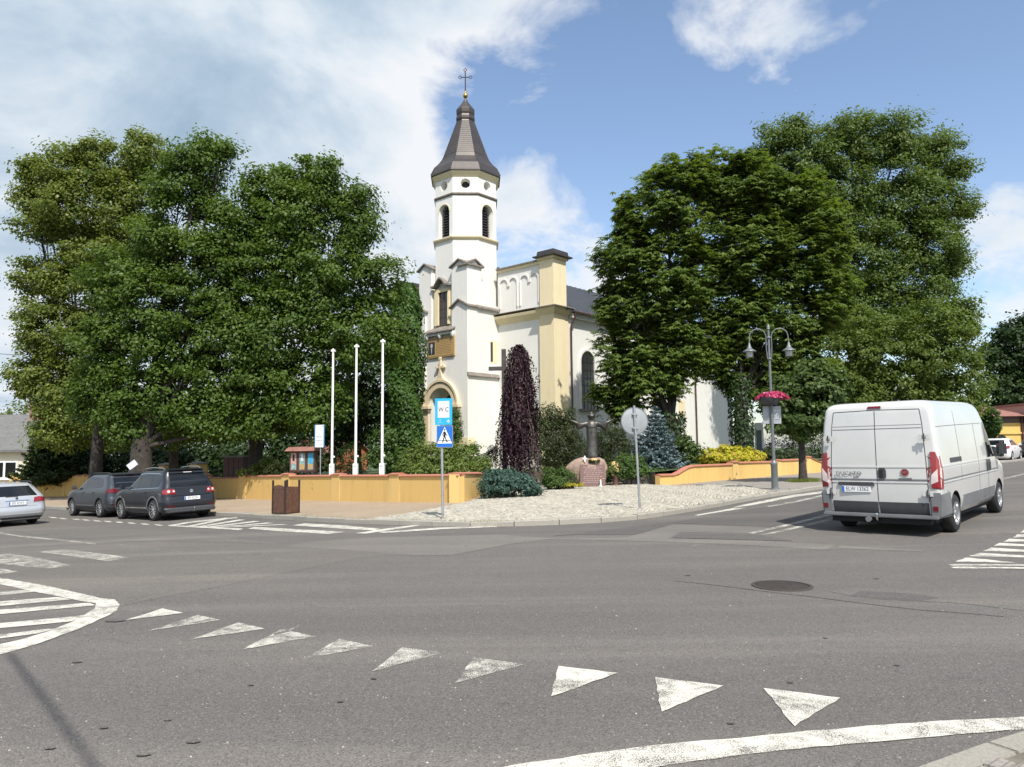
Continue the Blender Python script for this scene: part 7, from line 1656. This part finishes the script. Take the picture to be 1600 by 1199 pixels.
MB().prism([(c2-w2*.45, zc+hz_*.18), (c2+w2*.45, zc+hz_*.18), (c2, zb-hz_*.07)], lambda x, z: (x, -.0535, z), lambda x, z: (x, -.0512, z)).build('white_triangle', 'sign_white', pc)
def man(pts, n='walking_figure'):
    MB().prism([(c2+x*w2, zc+z*hz_) for x, z in pts], lambda x, z: (x, -.0555, z), lambda x, z: (x, -.0537, z)).build(n, 'black', pc)
man([(.045*math.cos(q)+.0, .80+.045*math.sin(q)) for q in np.linspace(0, 2*PI, 13)[:-1]], 'figure_head')
man([(-.07, .72), (.04, .73), (.08, .62), (.04, .50), (-.05, .50), (-.06, .58)]); man([(-.07, .71), (-.02, .70), (-.10, .58), (-.03, .50), (-.06, .48), (-.15, .57)]); man([(.05, .71), (.12, .58), (.18, .55), (.16, .52), (.09, .55), (.02, .66)])
man([(-.05, .51), (.02, .51), (-.05, .33), (-.10, .22), (-.17, .22), (-.12, .34)]); man([(-.01, .51), (.05, .51), (.12, .34), (.20, .24), (.13, .22), (.06, .33)])
man([(-.36, .30), (.36, .30), (.36, .325), (-.36, .325)], 'figure_ground'); 
# round sign seen from behind
g = G(1000, 796, .11); rs_ = thing('road_sign', 'round grey back of a traffic sign on a slim post before the blue spruce', 'sign', g, math.radians(6)); k = g.y/F
Hs = zt_at(634, g); zc_ = zt_at(658, g); R_ = 21.5*k
tl = (993-1000)*k*.75
MB().tube([(0, 0, -.1), (tl*.5, 0, Hs*.5), (tl, 0, Hs)], .030, 12).build('post', 'galv', rs_, 50)
MB().lathe([(R_-.02, .034), (R_, .038), (R_, .058), (R_-.01, .062), (.001, .050)], 40, (tl*.85, 0, zc_), 'y').build('sign_disc', 'sign_grey', rs_, 40)
mb = MB(); n = 40; vs = [(tl*.85+r_*math.cos(2*PI*q/n), y_, zc_+r_*math.sin(2*PI*q/n)) for r_, y_ in ((R_-.015, .03), (R_+.006, .03), (R_+.006, .064), (R_-.015, .064)) for q in range(n)]
mb.add(vs, [(i*n+q, i*n+(q+1) % n, ((i+1) % 4)*n+(q+1) % n, ((i+1) % 4)*n+q) for i in range(4) for q in range(n)]).build('rim', 'lamp_grey', rs_, 40)
for z in (zc_+R_*.5, zc_-R_*.5): MB().box(tl*.85-.07, tl*.85+.07, -.034, .036, z-.018, z+.018).build('clamp', 'galv', rs_)

# litter bin of brown slats
g = G(445, 803.5, .11); bn = thing('litter_bin', 'square brown slatted litter bin on the pavement before the yellow wall', 'bin', g, math.radians(-32)); k = g.y/F
bw, bd = .52, .52; H1, H2 = zt_at(762, g), zt_at(751, g)
bx0 = -bw
for i in range(9):
    for f in range(2):
        w = bw/9
        if f == 0: MB().box(bx0+i*w+.004, bx0+(i+1)*w-.004, -.018, .0, .03, H1).build('slat', 'bin', bn)
        else: MB().box(bx0+i*w+.004, bx0+(i+1)*w-.004, bd, bd+.018, .03, H1).build('slat', 'bin', bn)
    w = bd/9; MB().box(.0, .018, i*w+.004, (i+1)*w-.004, .03, H1).build('slat', 'bin', bn); MB().box(bx0-.018, bx0, i*w+.004, (i+1)*w-.004, .03, H1).build('slat', 'bin', bn)
MB().box(bx0+.004, -.004, .004, bd-.004, .05, H1-.06).build('inner_box', 'bin_metal', bn)
for x in (bx0-.02, .0):
    for y in (-.022, bd-.0): MB().box(x-.012, x+.032, y-.012, y+.034, 0, H2).build('corner_post', 'bin_metal', bn)
mb = MB(); pr = [(bx0-.01, H1-.05)]+[(bx0+bw*f, H1+.02+.05*math.sin(PI*f)) for f in np.linspace(0, 1, 9)]+[(.01, H1-.05)]
mb.prism([(x, z) for x, z in pr], lambda x, z: (x, -.0235, z), lambda x, z: (x, -.0190, z)); mb.build('curved_trim', 'bin', bn)
MB().box(bx0-.03, .032, -.03, bd+.03, .001, .03).build('base_frame', 'bin_metal', bn)

# flagpoles
fp = None
for i, (px, yt, ybx, yb2) in enumerate(((518.5, 545, 725, 743), (555.5, 538, 724.5, 741), (597, 530, 724, 741))):
    Y = wy(px, 1.6); q = P(px, 735, Y); z0 = yz(q.x, q.y)-.1
    lab = ('leftmost of the three white flagpoles behind the yellow wall', 'middle one of the three bare white flagpoles', 'rightmost and tallest of the three white flagpoles, nearest the church')[i]
    t = thing('flagpole', lab, 'flagpole', (q.x, q.y, z0), math.radians(-10), group='bare white flagpoles')
    Hp = zpix(yt, q.x, q.y)-z0; zb_ = zpix(ybx, q.x, q.y)-z0
    MB().tube([(0, 0, zb_-.3), (0, 0, Hp-.12)], [.055, .043], 14).build('pole', 'pole_white', t, 50)
    MB().box(-.075, .095, -.055, .055, Hp-.13, Hp-.05).tube([(0, 0, Hp-.05), (0, 0, Hp-.0)], [.05, .02], 10).build('pole_head', 'pole_white', t, 40)
    MB().box(-.095, .095, -.07, .07, -.1, zb_).build('hinged_base', 'pole_white', t, bevel=.008)
    MB().lathe([(.016, -.09), (.016, -.07)], 8, (-.035, 0, zb_-.10), 'y').lathe([(.016, -.09), (.016, -.07)], 8, (.02, 0, zb_-.13), 'y').build('bolt', 'iron', t)
    MB().box(.04, .12, -.03, .03, zb_+.25, zb_+.33).build('rope_winch', 'pole_white', t, bevel=.01)

# radio sign
Yr = wy(499, 2.2); q = P(499, 735, Yr); z0 = yz(q.x, q.y); t = thing('information_sign', 'white and blue upright sign reading RADIO MARYJA left of the flagpoles', 'sign', (q.x, q.y, z0), math.radians(-14)); k = Yr/F
zs0, zs1 = zpix(699.5, q.x, q.y)-z0, zpix(664, q.x, q.y)-z0
MB().tube([(.03, .03, -.1), (.03, .03, zs1-.1)], .027, 10).build('post', 'galv', t, 50)
MB().box(-.24, .22, -.03, .03, zs0, zs1).build('sign_body', mat('sign_side_blue', (.05, .22, .42), .4), t, bevel=.005); MB().box(-.19, .19, -.036, -.031, zs0+.01, zs1-.01).build('sign_face', 'sign_white', t)
for s, yy, sz in (('RADIO', .47, .135), ('MARYJA', .30, .125), ('w 87,9 fm', .12, .10)): text_mesh('sign_text', s, sz, 'navy', t, tm(0, zs0+(zs1-zs0)*yy, -.0365), .001, sx=.72)
# notice board with three posters
Yr = wy(472, 1.8); q = P(472, 738, Yr); z0 = yz(q.x, q.y)-.15; t = thing('notice_board', 'brown wooden notice board with small tiled roof and three posters', 'notice board', (q.x, q.y, z0), math.radians(-18)); k = Yr/F
W_ = 46*k; zt0 = zpix(704, q.x, q.y)-z0; zb0 = zpix(738.5, q.x, q.y)-z0
MB().box(-W_/2, W_/2, .0, .20, zb0, zt0).build('cabinet', 'box', t, bevel=.005)
for s in (-1, 1): MB().box(s*(W_/2-.06)-.05, s*(W_/2-.06)+.05, .05, .15, -.2, zb0).build('leg', 'box', t)
MB().add([(-W_/2-.14, -.22, zt0-.03), (W_/2+.10, -.22, zt0-.03), (W_/2+.10, .12, zt0+.16), (-W_/2-.14, .12, zt0+.16), (-W_/2-.14, .42, zt0-.03), (W_/2+.10, .42, zt0-.03)], [(0, 1, 2, 3), (3, 2, 5, 4), (0, 3, 4), (1, 5, 2), (0, 4, 5, 1)]).build('roof', 'rooftile', t)
for i in range(3):
    w = W_/3; x = -W_/2+w*(i+.5); fr = MB()
    fr.box(x-w*.42, x+w*.42, -.012, -.002, zb0+.06, zt0-.06); o = fr.build('pane_frame', 'frame_brown', t)
    MB().box(x-w*.31, x+w*.31, -.018, -.013, zb0+.12, zt0-.12).build('poster', ('poster1', 'poster2', 'poster3')[i], o)
    MB().box(x-w*.27, x+w*.27, -.0215, -.0185, zb0+.14, zb0+.14+(zt0-zb0)*.24).build('poster_panel', ('poster2', 'plaque_gold', 'plaque_gold')[i], o)
    MB().box(x-w*.12, x+w*.12, -.0218, -.0187, zb0+.5, zb0+.5+(zt0-zb0)*.3).build('poster_figure', ('portrait', 'sign_panel', 'cyan')[i], o)
# brown steel box left of the rugged trunk
q = P(364, 735, wy(364, 1.0)); z0 = yz(q.x, q.y)-.3; t = thing('waste_container', 'brown steel waste container with open rim left of the rugged maple trunk', 'container', (q.x, q.y, z0), math.radians(-12)); zt_ = zpix(713, q.x, q.y)-z0
MB().box(-.55, .55, 0, .9, .05, zt_).build('container_body', 'box', t, bevel=.01); MB().box(-.60, .60, -.05, -.001, zt_-.06, zt_+.03).box(-.60, .60, .901, .95, zt_-.06, zt_+.03).box(-.60, -.551, 0, .9, zt_-.06, zt_+.03).box(.551, .60, 0, .9, zt_-.06, zt_+.03).build('container_rim', 'plastic_g', t)
for x in (-.27, .0, .27): MB().box(x-.02, x+.02, -.02, -.0005, .1, zt_-.08).build('container_rib', 'box', t)
# paper notice on the trunk
q = P(207.5, 726.5, 32.2); nn_ = tag(MB().box(-.20, .20, -.004, .004, -.13, .13).build('paper_notice', 'paper'), 'pale paper notice pinned askew to the thick trunk behind the cars', 'notice'); nn_.location = (q.x, 32.15, q.z); nn_.rotation_euler = (0, math.radians(-38), math.radians(12))

# street lamp
g = G(1211, 765, .10); sl = thing('street_lamp', 'grey two-armed street lamp with hanging lanterns on the right pavement', 'lamp', g, math.radians(-8)); k = g.y/F
Hl = zt_at(513, g); zn = zt_at(725, g)
MB().lathe([(.15, 0), (.15, .03), (.108, .05), (.10, zn-.05), (.12, zn-.02), (.12, zn+.02), (.075, zn+.06), (.06, zn+.12)], 18).build('pole_base', 'lamp_grey', sl, 40)
MB().tube([(0, 0, zn+.08), (0, 0, Hl*.55), (0, 0, Hl-.02)], [.052, .043, .036], 14).build('pole', 'lamp_grey', sl, 50); MB().lathe([(.05, 0), (.065, .02), (.05, .06), (.055, .10), (.03, .15), (.001, .19)], 14, (0, 0, Hl-.05)).build('pole_cap', 'lamp_grey', sl, 50)
for z in (Hl-.35, Hl-1.05): MB().lathe([(.055, 0), (.075, .02), (.075, .05), (.055, .07)], 14, (0, 0, z)).build('collar', 'lamp_grey', sl, 50)
for s in (-1, 1):
    R_ = .26; top = Hl-.28; lx = s*.62
    pts = [(s*.06, 0, Hl-1.0), (s*.085, 0, Hl-.7)]+[(s*(.085+R_*(1-math.cos(a))), 0, top+R_*math.sin(a)*1.0) for a in np.linspace(0, PI, 14)]+[(lx, 0, top-.20)]
    arm = MB().tube(pts, .018, 8).build('arm', 'lamp_grey', sl, 50)
    z = top-.20
    ln_ = MB().lathe([(.025, 0), (.038, -.03), (.042, -.09), (.06, -.11), (.075, -.16), (.10, -.19), (.215, -.265), (.22, -.28), (.11, -.27), (.09, -.28), (.001, -.26)], 22, (lx, 0, z)).build('lantern', 'lamp_grey', sl, 40)
    MB().lathe([(.105, -.275), (.105, -.40), (.09, -.45), (.001, -.47)], 20, (lx, 0, z)).build('lantern_glass', 'lamp_glass', ln_, 40)
    for q in range(8): a = q*PI/4; MB().box(-.004, .004, -.004, .004, -.49, -.30).build('lantern_bar', 'lamp_grey', ln_).location = (lx+.122*math.cos(a), .122*math.sin(a), z)
zb1, zb0_ = zt_at(634.5, g), zt_at(662.5, g)
sp_ = thing('traffic_sign', 'grey back of a square traffic sign clamped to the street lamp below the flowers', 'sign', g+Vector((0, .0, zb0_)), math.radians(-2)); h_ = zb1-zb0_
MB().box(-.27, .32, .070, .082, 0, h_).build('sign_board', 'sign_grey', sp_, bevel=.006); MB().box(-.22, .27, .055, .069, h_*.25, h_*.3).box(-.22, .27, .055, .069, h_*.7, h_*.75).build('sign_brace', 'galv', sp_)
zf = zt_at(633, g); fb = thing('flower_basket', 'half-round hanging planter of bright pink petunias on the street lamp', 'planter', g+Vector((0, 0, zf)), math.radians(-8))
MB().lathe([(.22, 0), (.30, .10), (.34, .24), (.31, .24), (.001, .22)], 18, (-.06, -.08, 0)).build('planter_bowl', 'plastic', fb, 40); MB().box(-.32, .14, -.02, .03, -.02, .0).build('planter_bracket', 'iron', fb)
rng = np.random.default_rng(77)
n = 900; d = sph(n, rng); d[:, 2] = np.abs(d[:, 2])*.8-.15; p = np.array([.02, -.08, .26])+d*np.array([.52, .34, .24])*rng.uniform(.6, 1.05, (n, 1)); p[:, 2] -= .22*np.clip(np.abs(p[:, 0])-.28, 0, 1)
quads_mesh('petunia_flowers', leaf_quads(p, nrm(d+rng.normal(size=d.shape)*.4), .10, rng, .95), 'pink', fb); n = 700; d = sph(n, rng); p = np.array([.0, -.06, .24])+d*np.array([.40, .28, .16])*rng.random((n, 1))**.3
quads_mesh('petunia_leaves', leaf_quads(p, nrm(d+[0, 0, .6]), .07, rng, .6), 'young', fb)

# monument: boulder, plaque, bronze figure, vases, candles
gm = G(925, 761, .11); km = gm.y/F; MR = math.radians(-4)
bo = thing('memorial_boulder', 'pink granite boulder carrying an engraved reddish stone plaque', 'monument', gm, MR)
rb = random.Random(9); bm = bmesh.new(); bmesh.ops.create_icosphere(bm, subdivisions=4, radius=1)
from mathutils import noise as mn
for v in bm.verts:
    q = v.co.copy(); q.x = math.copysign(abs(q.x)**.7, q.x); q.y = math.copysign(abs(q.y)**.75, q.y); q.z = math.copysign(abs(q.z)**.75, q.z)
    d = 1+.10*mn.fractal(q*1.4+Vector((3, 1, 2)), 1.0, 2.0, 4); q *= d
    hx = 1.0 if q.x > 0 else (1-.38*(-q.x)**2)
    v.co = Vector((q.x*.62 if q.x > 0 else q.x*1.02, q.y*.45+.55, max(-.1, (q.z*.60*hx+.60))*1.0))
me = bpy.data.meshes.new('boulder'); bm.to_mesh(me); bm.free(); me.materials.append(M['granite']); me.polygons.foreach_set('use_smooth', [True]*len(me.polygons)); link('boulder', me, bo)
pz = zt_at(726, gm)
pq = MB().add([(-.46, -.02, 0), (.52, -.02, 0), (.52, .15, 0), (-.46, .15, 0), (-.46, .12, pz), (.52, .12, pz*.985), (.52, .25, pz*.985), (-.46, .25, pz)], [(0, 3, 2, 1), (4, 5, 6, 7), (0, 1, 5, 4), (1, 2, 6, 5), (2, 3, 7, 6), (3, 0, 4, 7)]).build('plaque', 'plaque', bo, bevel=.01)
mb = MB(); r = random.Random(6)
for i in range(9):
    z = pz*(.86-.085*i); y = -.02+.14*z/pz; w = r.uniform(.22, .40); x = .03-w
    while x < .03+w: l = r.uniform(.04, .12); mb.add([(x, y-.004, z), (x+l, y-.004, z), (x+l, y-.004+.006, z+.035), (x, y-.004+.006, z+.035)], [(0, 1, 2, 3)]); x += l+.03
mb.build('engraving', mat('engraved', (.30, .20, .185), .6), pq)
def statue():
    zt = zt_at(713, gm); t = thing('bronze_statue', 'bronze statue of a robed priest with arms spread wide standing on the boulder', 'statue', gm+Vector((.08, .45, zt-.14)), MR)
    V = [(0, .0, .95), (0, 0, .55), (.0, -.02, .18), (0, -.03, -.02), (0, .0, 1.20), (0, .0, 1.42), (0, -.02, 1.56), (0, -.03, 1.66), (0, -.05, 1.76), (0, -.05, 1.84),
         (-.20, 0, 1.44), (-.40, -.06, 1.38), (-.60, -.12, 1.46), (-.76, -.16, 1.54), (-.86, -.18, 1.58),
         (.20, 0, 1.44), (.40, -.06, 1.38), (.60, -.12, 1.46), (.76, -.16, 1.54), (.86, -.18, 1.58)]
    E = [(0, 1), (1, 2), (2, 3), (0, 4), (4, 5), (5, 6), (6, 7), (7, 8), (8, 9), (5, 10), (10, 11), (11, 12), (12, 13), (13, 14), (5, 15), (15, 16), (16, 17), (17, 18), (18, 19)]
    RR = [(.23, .19), (.24, .20), (.27, .23), (.29, .25), (.23, .17), (.20, .15), (.10, .10), (.14, .15), (.19, .20), (.15, .16), (.12, .12), (.12, .11), (.14, .09), (.045, .04), (.05, .028), (.12, .12), (.12, .11), (.14, .09), (.045, .04), (.05, .028)]
    me = bpy.data.meshes.new('figure'); me.from_pydata([(x*1.0, y, z) for x, y, z in V], E, []); o = bpy.data.objects.new('figure', me); C.objects.link(o)
    me.skin_vertices.new() if hasattr(me.skin_vertices, 'new') else None
    sk = o.modifiers.new('skin', 'SKIN')
    if not len(me.skin_vertices):
        bm = bmesh.new(); bm.from_mesh(me); bm.verts.layers.skin.verify(); bm.to_mesh(me); bm.free()
    for i, sv in enumerate(me.skin_vertices[0].data): sv.radius = RR[i]; sv.use_root = (i == 0)
    sk.use_smooth_shade = True; sb = o.modifiers.new('sub', 'SUBSURF'); sb.levels = 2; sb.render_levels = 2
    dg = bpy.context.evaluated_depsgraph_get(); dg.update(); nm = bpy.data.meshes.new_from_object(o.evaluated_get(dg)); bpy.data.objects.remove(o)
    # robe folds, chest and face carved into the surface
    for v in nm.vertices:
        p = v.co
        if p.z < 1.15 and abs(p.x) < .5: a = math.atan2(p.y, p.x); f = 1+.07*math.sin(a*9+p.z*1.5)*(1.2-p.z)/1.2; p.x *= f; p.y *= f
        if 1.2 < p.z < 1.5 and .35 < abs(p.x) < .72: p.z -= .17*max(0, 1-abs(abs(p.x)-.54)/.22)*(1 if p.z < 1.40 else .1)
        if p.y < -.05 and 1.66 < p.z < 1.80:
            if abs(p.x) < .025 and 1.71 < p.z < 1.76: p.y -= .025
            if .02 < abs(p.x) < .06 and 1.755 < p.z < 1.785: p.y += .012
    nm.materials.clear(); nm.materials.append(M['bronze']); nm.polygons.foreach_set('use_smooth', [True]*len(nm.polygons)); nm.name = 'figure'; link('figure', nm, t)
    for s in (-1, 1):
        for j, (dy, dz, ll) in enumerate(((-.032, .0, .10), (-.011, .004, .115), (.011, .004, .11), (.032, .0, .09))):
            b0 = Vector((s*.88, -.18+dy, 1.59)); MB().tube([b0, b0+Vector((s*ll*.5, 0, .02)), b0+Vector((s*ll, 0, .025+dz))], [.013, .012, .008], 6).build('finger', 'bronze', t, 60)
        b0 = Vector((s*.84, -.21, 1.60)); MB().tube([b0, b0+Vector((s*.03, -.03, .04)), b0+Vector((s*.05, -.03, .08))], [.014, .013, .009], 6).build('thumb', 'bronze', t, 60)
        for z, l in ((1.30, .22), (1.26, .16)): pass
    MB().tube([(-.10, -.15, 1.47), (-.05, -.19, 1.30), (0, -.205, 1.18), (.05, -.19, 1.30), (.10, -.15, 1.47)], .010, 6).build('neck_chain', 'bronze', t, 60); MB().box(-.012, .012, -.235, -.21, 1.06, 1.20).box(-.045, .045, -.2349, -.2101, 1.13, 1.155).build('pectoral_cross', 'bronze', t)
    MB().lathe([(.001, .085), (.06, .07), (.088, .02), (.09, 0), (.001, 0)], 18, (0, -.03, 1.83)).build('skull_cap', 'bronze', t, 50)
    mb = MB()                    # short cape over the shoulders
    n = 24; vs = []
    for r0, z in ((.09, 1.56), (.17, 1.50), (.215, 1.40), (.225, 1.30)):
        for q in range(n): a = 2*PI*q/n; vs.append((r0*1.08*math.cos(a)*(1+.03*math.sin(a*7)), r0*.80*math.sin(a)-.01, z))
    mb.add(vs, [(i*n+q, i*n+(q+1) % n, (i+1)*n+(q+1) % n, (i+1)*n+q) for i in range(3) for q in range(n)]); mb.build('shoulder_cape', 'bronze', t, 60)
statue()
for px, lab, sd_ in ((900, 'brownish vase of cream and orange flowers left of the engraved plaque', 1), (962, 'dark vase of cream flowers right of the memorial boulder', 2)):
    g = G(px, 759, .11)+Vector((0, -.25 if px < 930 else 0, 0)); t = thing('flower_vase', lab, 'vase', g, group='flower vases beside the memorial')
    MB().lathe([(.12, 0), (.13, .03), (.10, .06), (.11, .25), (.15, .40), (.16, .43), (.001, .41)], 16).build('vase', 'vase', t, 40)
    rng = np.random.default_rng(sd_+90); n = 260; d = sph(n, rng); p = np.array([0, 0, .62])+d*np.array([.20, .18, .28])*rng.random((n, 1))**.35; p[:, 0] += .04*np.sin(p[:, 2]*9)
    quads_mesh('bouquet_leaves', leaf_quads(p, nrm(d+[0, 0, .3]), .09, rng, .4), 'dkleaf', t)
    n = 30; d = sph(n, rng); d[:, 1] = -np.abs(d[:, 1]); c_ = np.array([0, 0, .64])+d*np.array([.21, .20, .29]); ps, ns = [], []
    for q in range(n):
        m_ = 14; dd = sph(m_, rng); ps.append(c_[q]+dd*.035); ns.append(nrm(dd+d[q]*.5))
    quads_mesh('blossoms', leaf_quads(np.concatenate(ps), np.concatenate(ns), .06, rng, .9), 'cream_flower', t)
wreath = thing('flower_arrangement', 'small flower arrangement with white cross laid on top of the boulder', 'flowers', gm+Vector((.0, .12, zt_at(722, gm))), MR)
rng = np.random.default_rng(5); n = 260; d = sph(n, rng); p = d*np.array([.24, .10, .08])+[.12, 0, .04]; quads_mesh('arrangement_leaves', leaf_quads(p, nrm(d+[0, 0, .4]), .07, rng, .5), 'dkleaf', wreath)
n = 40; d = sph(n, rng); d[:, 2] = abs(d[:, 2]); quads_mesh('white_blossoms', leaf_quads(d*np.array([.16, .10, .07])+[.12, -.03, .07], d, .07, rng, .9), 'cream_flower', wreath); MB().box(-.27, -.22, -.04, -.02, 0, .24).box(-.33, -.16, -.0401, -.0199, .12, .16).build('white_cross', 'sign_white', wreath)
for px, py, h, lab in ((938, 760.5, .34, 'tall white grave candle in front of the plaque'), (925, 760.5, .20, 'short glass grave candle to the left of the tall one'), (909, 758, .12, 'small white votive light beside the left vase')):
    g = G(px, py, .11)+Vector((0, -.12, 0)); t = thing('grave_candle', lab, 'candle', g, group='grave candles before the plaque')
    MB().lathe([(.07, 0), (.075, .02), (.05, .05), (.035, .09), (.04, h*.6), (.03, h*.85), (.001, h*.86)], 14).build('candle_glass', 'candle', t, 40); MB().lathe([(.035, h*.86), (.032, h*.93), (.012, h*.97), (.001, h)], 12).build('candle_lid', 'gold' if h > .3 else 'candle', t, 40)
g = G(835, 757, .11); st = MB().lathe([(.001, 0), (.15, .02), (.17, .14), (.13, .26), (.001, .30)], 14).build('field_stone', 'granite', None, 50); tag(st, 'pale rounded field stone at the foot of the purple beech', 'stone'); st.location = g+Vector((0, .2, 0)); st.scale = (.9, .6, .9)
# wooden cross behind the beech
q = P(787.5, 600, 30.3); z0 = yz(q.x, q.y); t = thing('wooden_cross', 'tall plain dark wooden cross half hidden by the purple beech', 'cross', (q.x, q.y, z0), math.radians(-4)); k = 30.3/F
MB().box(-.09, .09, -.09, .09, -.2, zpix(546, q.x, q.y)-z0).build('upright', 'wood_dark', t, bevel=.01); zc_ = zpix(576, q.x, q.y)-z0; MB().box(-24*k, 24*k, -.07, .07, zc_-.08, zc_+.08).build('crossbeam', 'wood_dark', t, bevel=.01)
# memorial slab right, low grey shed
q = P(1187, 700, 39.0); z0 = yz(q.x, q.y); t = thing('memorial_slab', 'upright white memorial slab with grey inset under the second chestnut', 'memorial', (q.x, q.y, z0), math.radians(-25))
hs = zpix(661, q.x, q.y)-z0; MB().box(-.22, .22, -.1, .1, -.1, hs).build('slab', 'sign_white', t, bevel=.04); MB().box(-.13, .13, -.112, -.101, hs*.25, hs*.8).build('inset', 'lamp_grey', t); MB().box(-1.0, -.3, .0, .2, -.1, hs*.93).build('side_slab', 'lamp_glass', t, bevel=.02)
# low red brick house behind the notice board
q = P(520, 700, 50); z0 = .35; t = thing('brick_outbuilding', 'low brick outbuilding with red tiled roof behind the notice board', 'building', (q.x, q.y, z0), math.radians(-30)); k = 50/F
MB().box(-4.2, .4, 0, 3, 0, 1.35).build('wall', 'redbrick', t); MB().prism([(0, 1.35), (3, 1.35), (1.5, 2.2)], lambda y, z: (.35, y, z), lambda y, z: (.4, y, z)).build('gable', 'redbrick', t)
MB().hexa([(-4.5, -.25, 1.26), (.6, -.25, 1.26), (.6, 1.5, 2.26), (-4.5, 1.5, 2.26)], [(-4.5, -.25, 1.34), (.6, -.25, 1.34), (.6, 1.5, 2.34), (-4.5, 1.5, 2.34)]).hexa([(-4.5, 3.25, 1.26), (.6, 3.25, 1.26), (.6, 1.5, 2.26), (-4.5, 1.5, 2.26)], [(-4.5, 3.25, 1.34), (.6, 3.25, 1.34), (.6, 1.5, 2.34), (-4.5, 1.5, 2.34)]).build('roof', 'rooftile', t)
for i in range(3): w = MB().box(-3.6+i*1.6, -2.9+i*1.6, -.02, -.002, .4, 1.0).build('window', 'dark', t)
# left house
q = P(10, 700, 58); z0 = -1.1; t = thing('bungalow', 'cream bungalow with grey tiled roof at the left edge', 'house', (q.x+2.2, q.y, z0), math.radians(-8))
he = zpix(706, q.x, q.y)-z0; hr = zpix(672, q.x, q.y)-z0
MB().box(-14, 0, 0, 8, 0, he).build('wall', mat('pale_cream', (.58, .55, .43), .85, var=.08), t)
for (y0, z0_, y1, z1_) in ((-.5, he-.05, 4, hr+1.3), (8.5, he-.05, 4, hr+1.3)):
    rf = MB().hexa([(-14.5, y0, z0_), (.5, y0, z0_), (.5, y1, z1_), (-14.5, y1, z1_)], [(-14.5, y0, z0_+.12), (.5, y0, z0_+.12), (.5, y1, z1_+.12), (-14.5, y1, z1_+.12)]).build('roof', 'greyroof', t)
for j in range(9):
    f = j/9; y = -.5+4.5*f; z = he-.05+(hr+1.35-he)*f+.125; MB().hexa([(-14.5, y, z), (.5, y, z), (.5, y+.5, z+.38), (-14.5, y+.5, z+.38)], [(-14.5, y, z+.05), (.5, y, z+.05), (.5, y+.5, z+.385), (-14.5, y+.5, z+.385)]).build('roof_course', 'greyroof', t)
MB().prism([(0, he), (8, he), (4, hr+1.25)], lambda y, z: (-.05, y, z), lambda y, z: (-.001, y, z)).build('gable', mat('pale_cream2', (.58, .55, .43), .85), t)
MB().box(-3.4, -1.6, 3.2, 4.4, hr, hr+2.1).build('chimney', 'rooftile', t); MB().box(-3.5, -1.5, 3.1, 4.5, hr+2.1, hr+2.2).build('chimney_cap', 'rooftile', t)
for x in (-3.6, -7.5):
    w = MB().box(x, x+2.2, -.06, -.001, he-2.1, he-.75).build('window', 'sign_white', t)
    for a, b in ((x+.1, x+1.0), (x+1.2, x+2.1)): MB().box(a, b, -.075, -.061, he-2.0, he-.85).build('pane', 'glass', w)
    MB().box(x-.1, x+2.3, -.16, -.001, he-2.2, he-2.101).build('sill', 'sign_white', w)
# yellow building at the right
q = P(1549, 700, 60); z0 = .7; t = thing('yellow_building', 'yellow building with low red hipped roof and arched doorway at the right edge', 'building', (q.x, q.y, z0), math.radians(-6))
he = zpix(651, q.x, q.y)-z0; hr = zpix(637, q.x, q.y)-z0; k = 60/F; Wb = 49*k
M['yb'] = mat('yellow_wall', (.62, .42, .13), .85, var=.08)
MB().box(-2.6, Wb, 0, 7, 0, he-.55).build('wall', 'yb', t); MB().box(-2.6, Wb, -.02, 7, he-.549, he-.02).build('eaves_band', 'pipe', t); MB().box(-2.62, Wb+.02, -.10, -.021, he-1.45, he-1.3).build('cornice', 'yb', t)
MB().add([(-3.2, -.6, he-.02), (Wb+.5, -.6, he-.02), (Wb+.5, 7.6, he-.02), (-3.2, 7.6, he-.02), (-.2, 3.5, hr+.45), (.4, 3.5, hr+.45)], [(0, 1, 5, 4), (1, 2, 5), (2, 3, 4, 5), (3, 0, 4), (0, 3, 2, 1)]).build('roof', 'rooftile', t)
lp = [(10.5*k+.32*1.0, 0), *[(16*k+.34*math.cos(a), 1.55+.34*math.sin(a)) for a in np.linspace(0, PI, 9)], (0, 0)]
dx = 16*k; dp_ = [(dx+.36, 0)]+[(dx+.36*math.cos(a), 1.45+.36*math.sin(a)) for a in np.linspace(0, PI, 11)]+[(dx-.36, 0)]
MB().prism(dp_, lambda x, z: (x, -.03, z), lambda x, z: (x, -.001, z)).build('arched_door', 'dark', t)
MB().tube([(Wb-.15, -.12, 0), (Wb-.15, -.12, he-.1)], .06, 8).build('downpipe', 'box', t, 40)
t = thing('annex_building', 'reddish annex wall right of the downpipe at the picture edge', 'building', (q.x+Wb*1.0+.1, q.y-1, z0), math.radians(-6)); MB().box(0, 8, 0, 7, 0, he+.9).build('wall', mat('annex_wall', (.45, .27, .22), .85, var=.1), t); MB().box(-.1, 8.1, -.1, 7.1, he+.9, he+1.05).build('roof', 'rooftile', t)
ca, cb2 = Vector((4.48, -7.3, 7.3)), Vector((-2.80, 1.05, 7.0))  # free-ended cable out of view, added only to cast the lower-left shadow strip
tag(MB().tube([ca, ca.lerp(cb2, .5)-Vector((0, 0, .08)), cb2], .022, 8).build('overhead_cable', 'black'), 'unseen cable added above the camera to cast the thin shadow on the asphalt at lower left', 'cable')

a, b = P(-60, 548, 52), P(115, 556, 40)
cb_ = MB().tube([a, a.lerp(b, .5)-Vector((0, 0, .12)), b], .018, 5).build('overhead_cable', 'black'); tag(cb_, 'thin black overhead cable running into the left trees', 'cable')
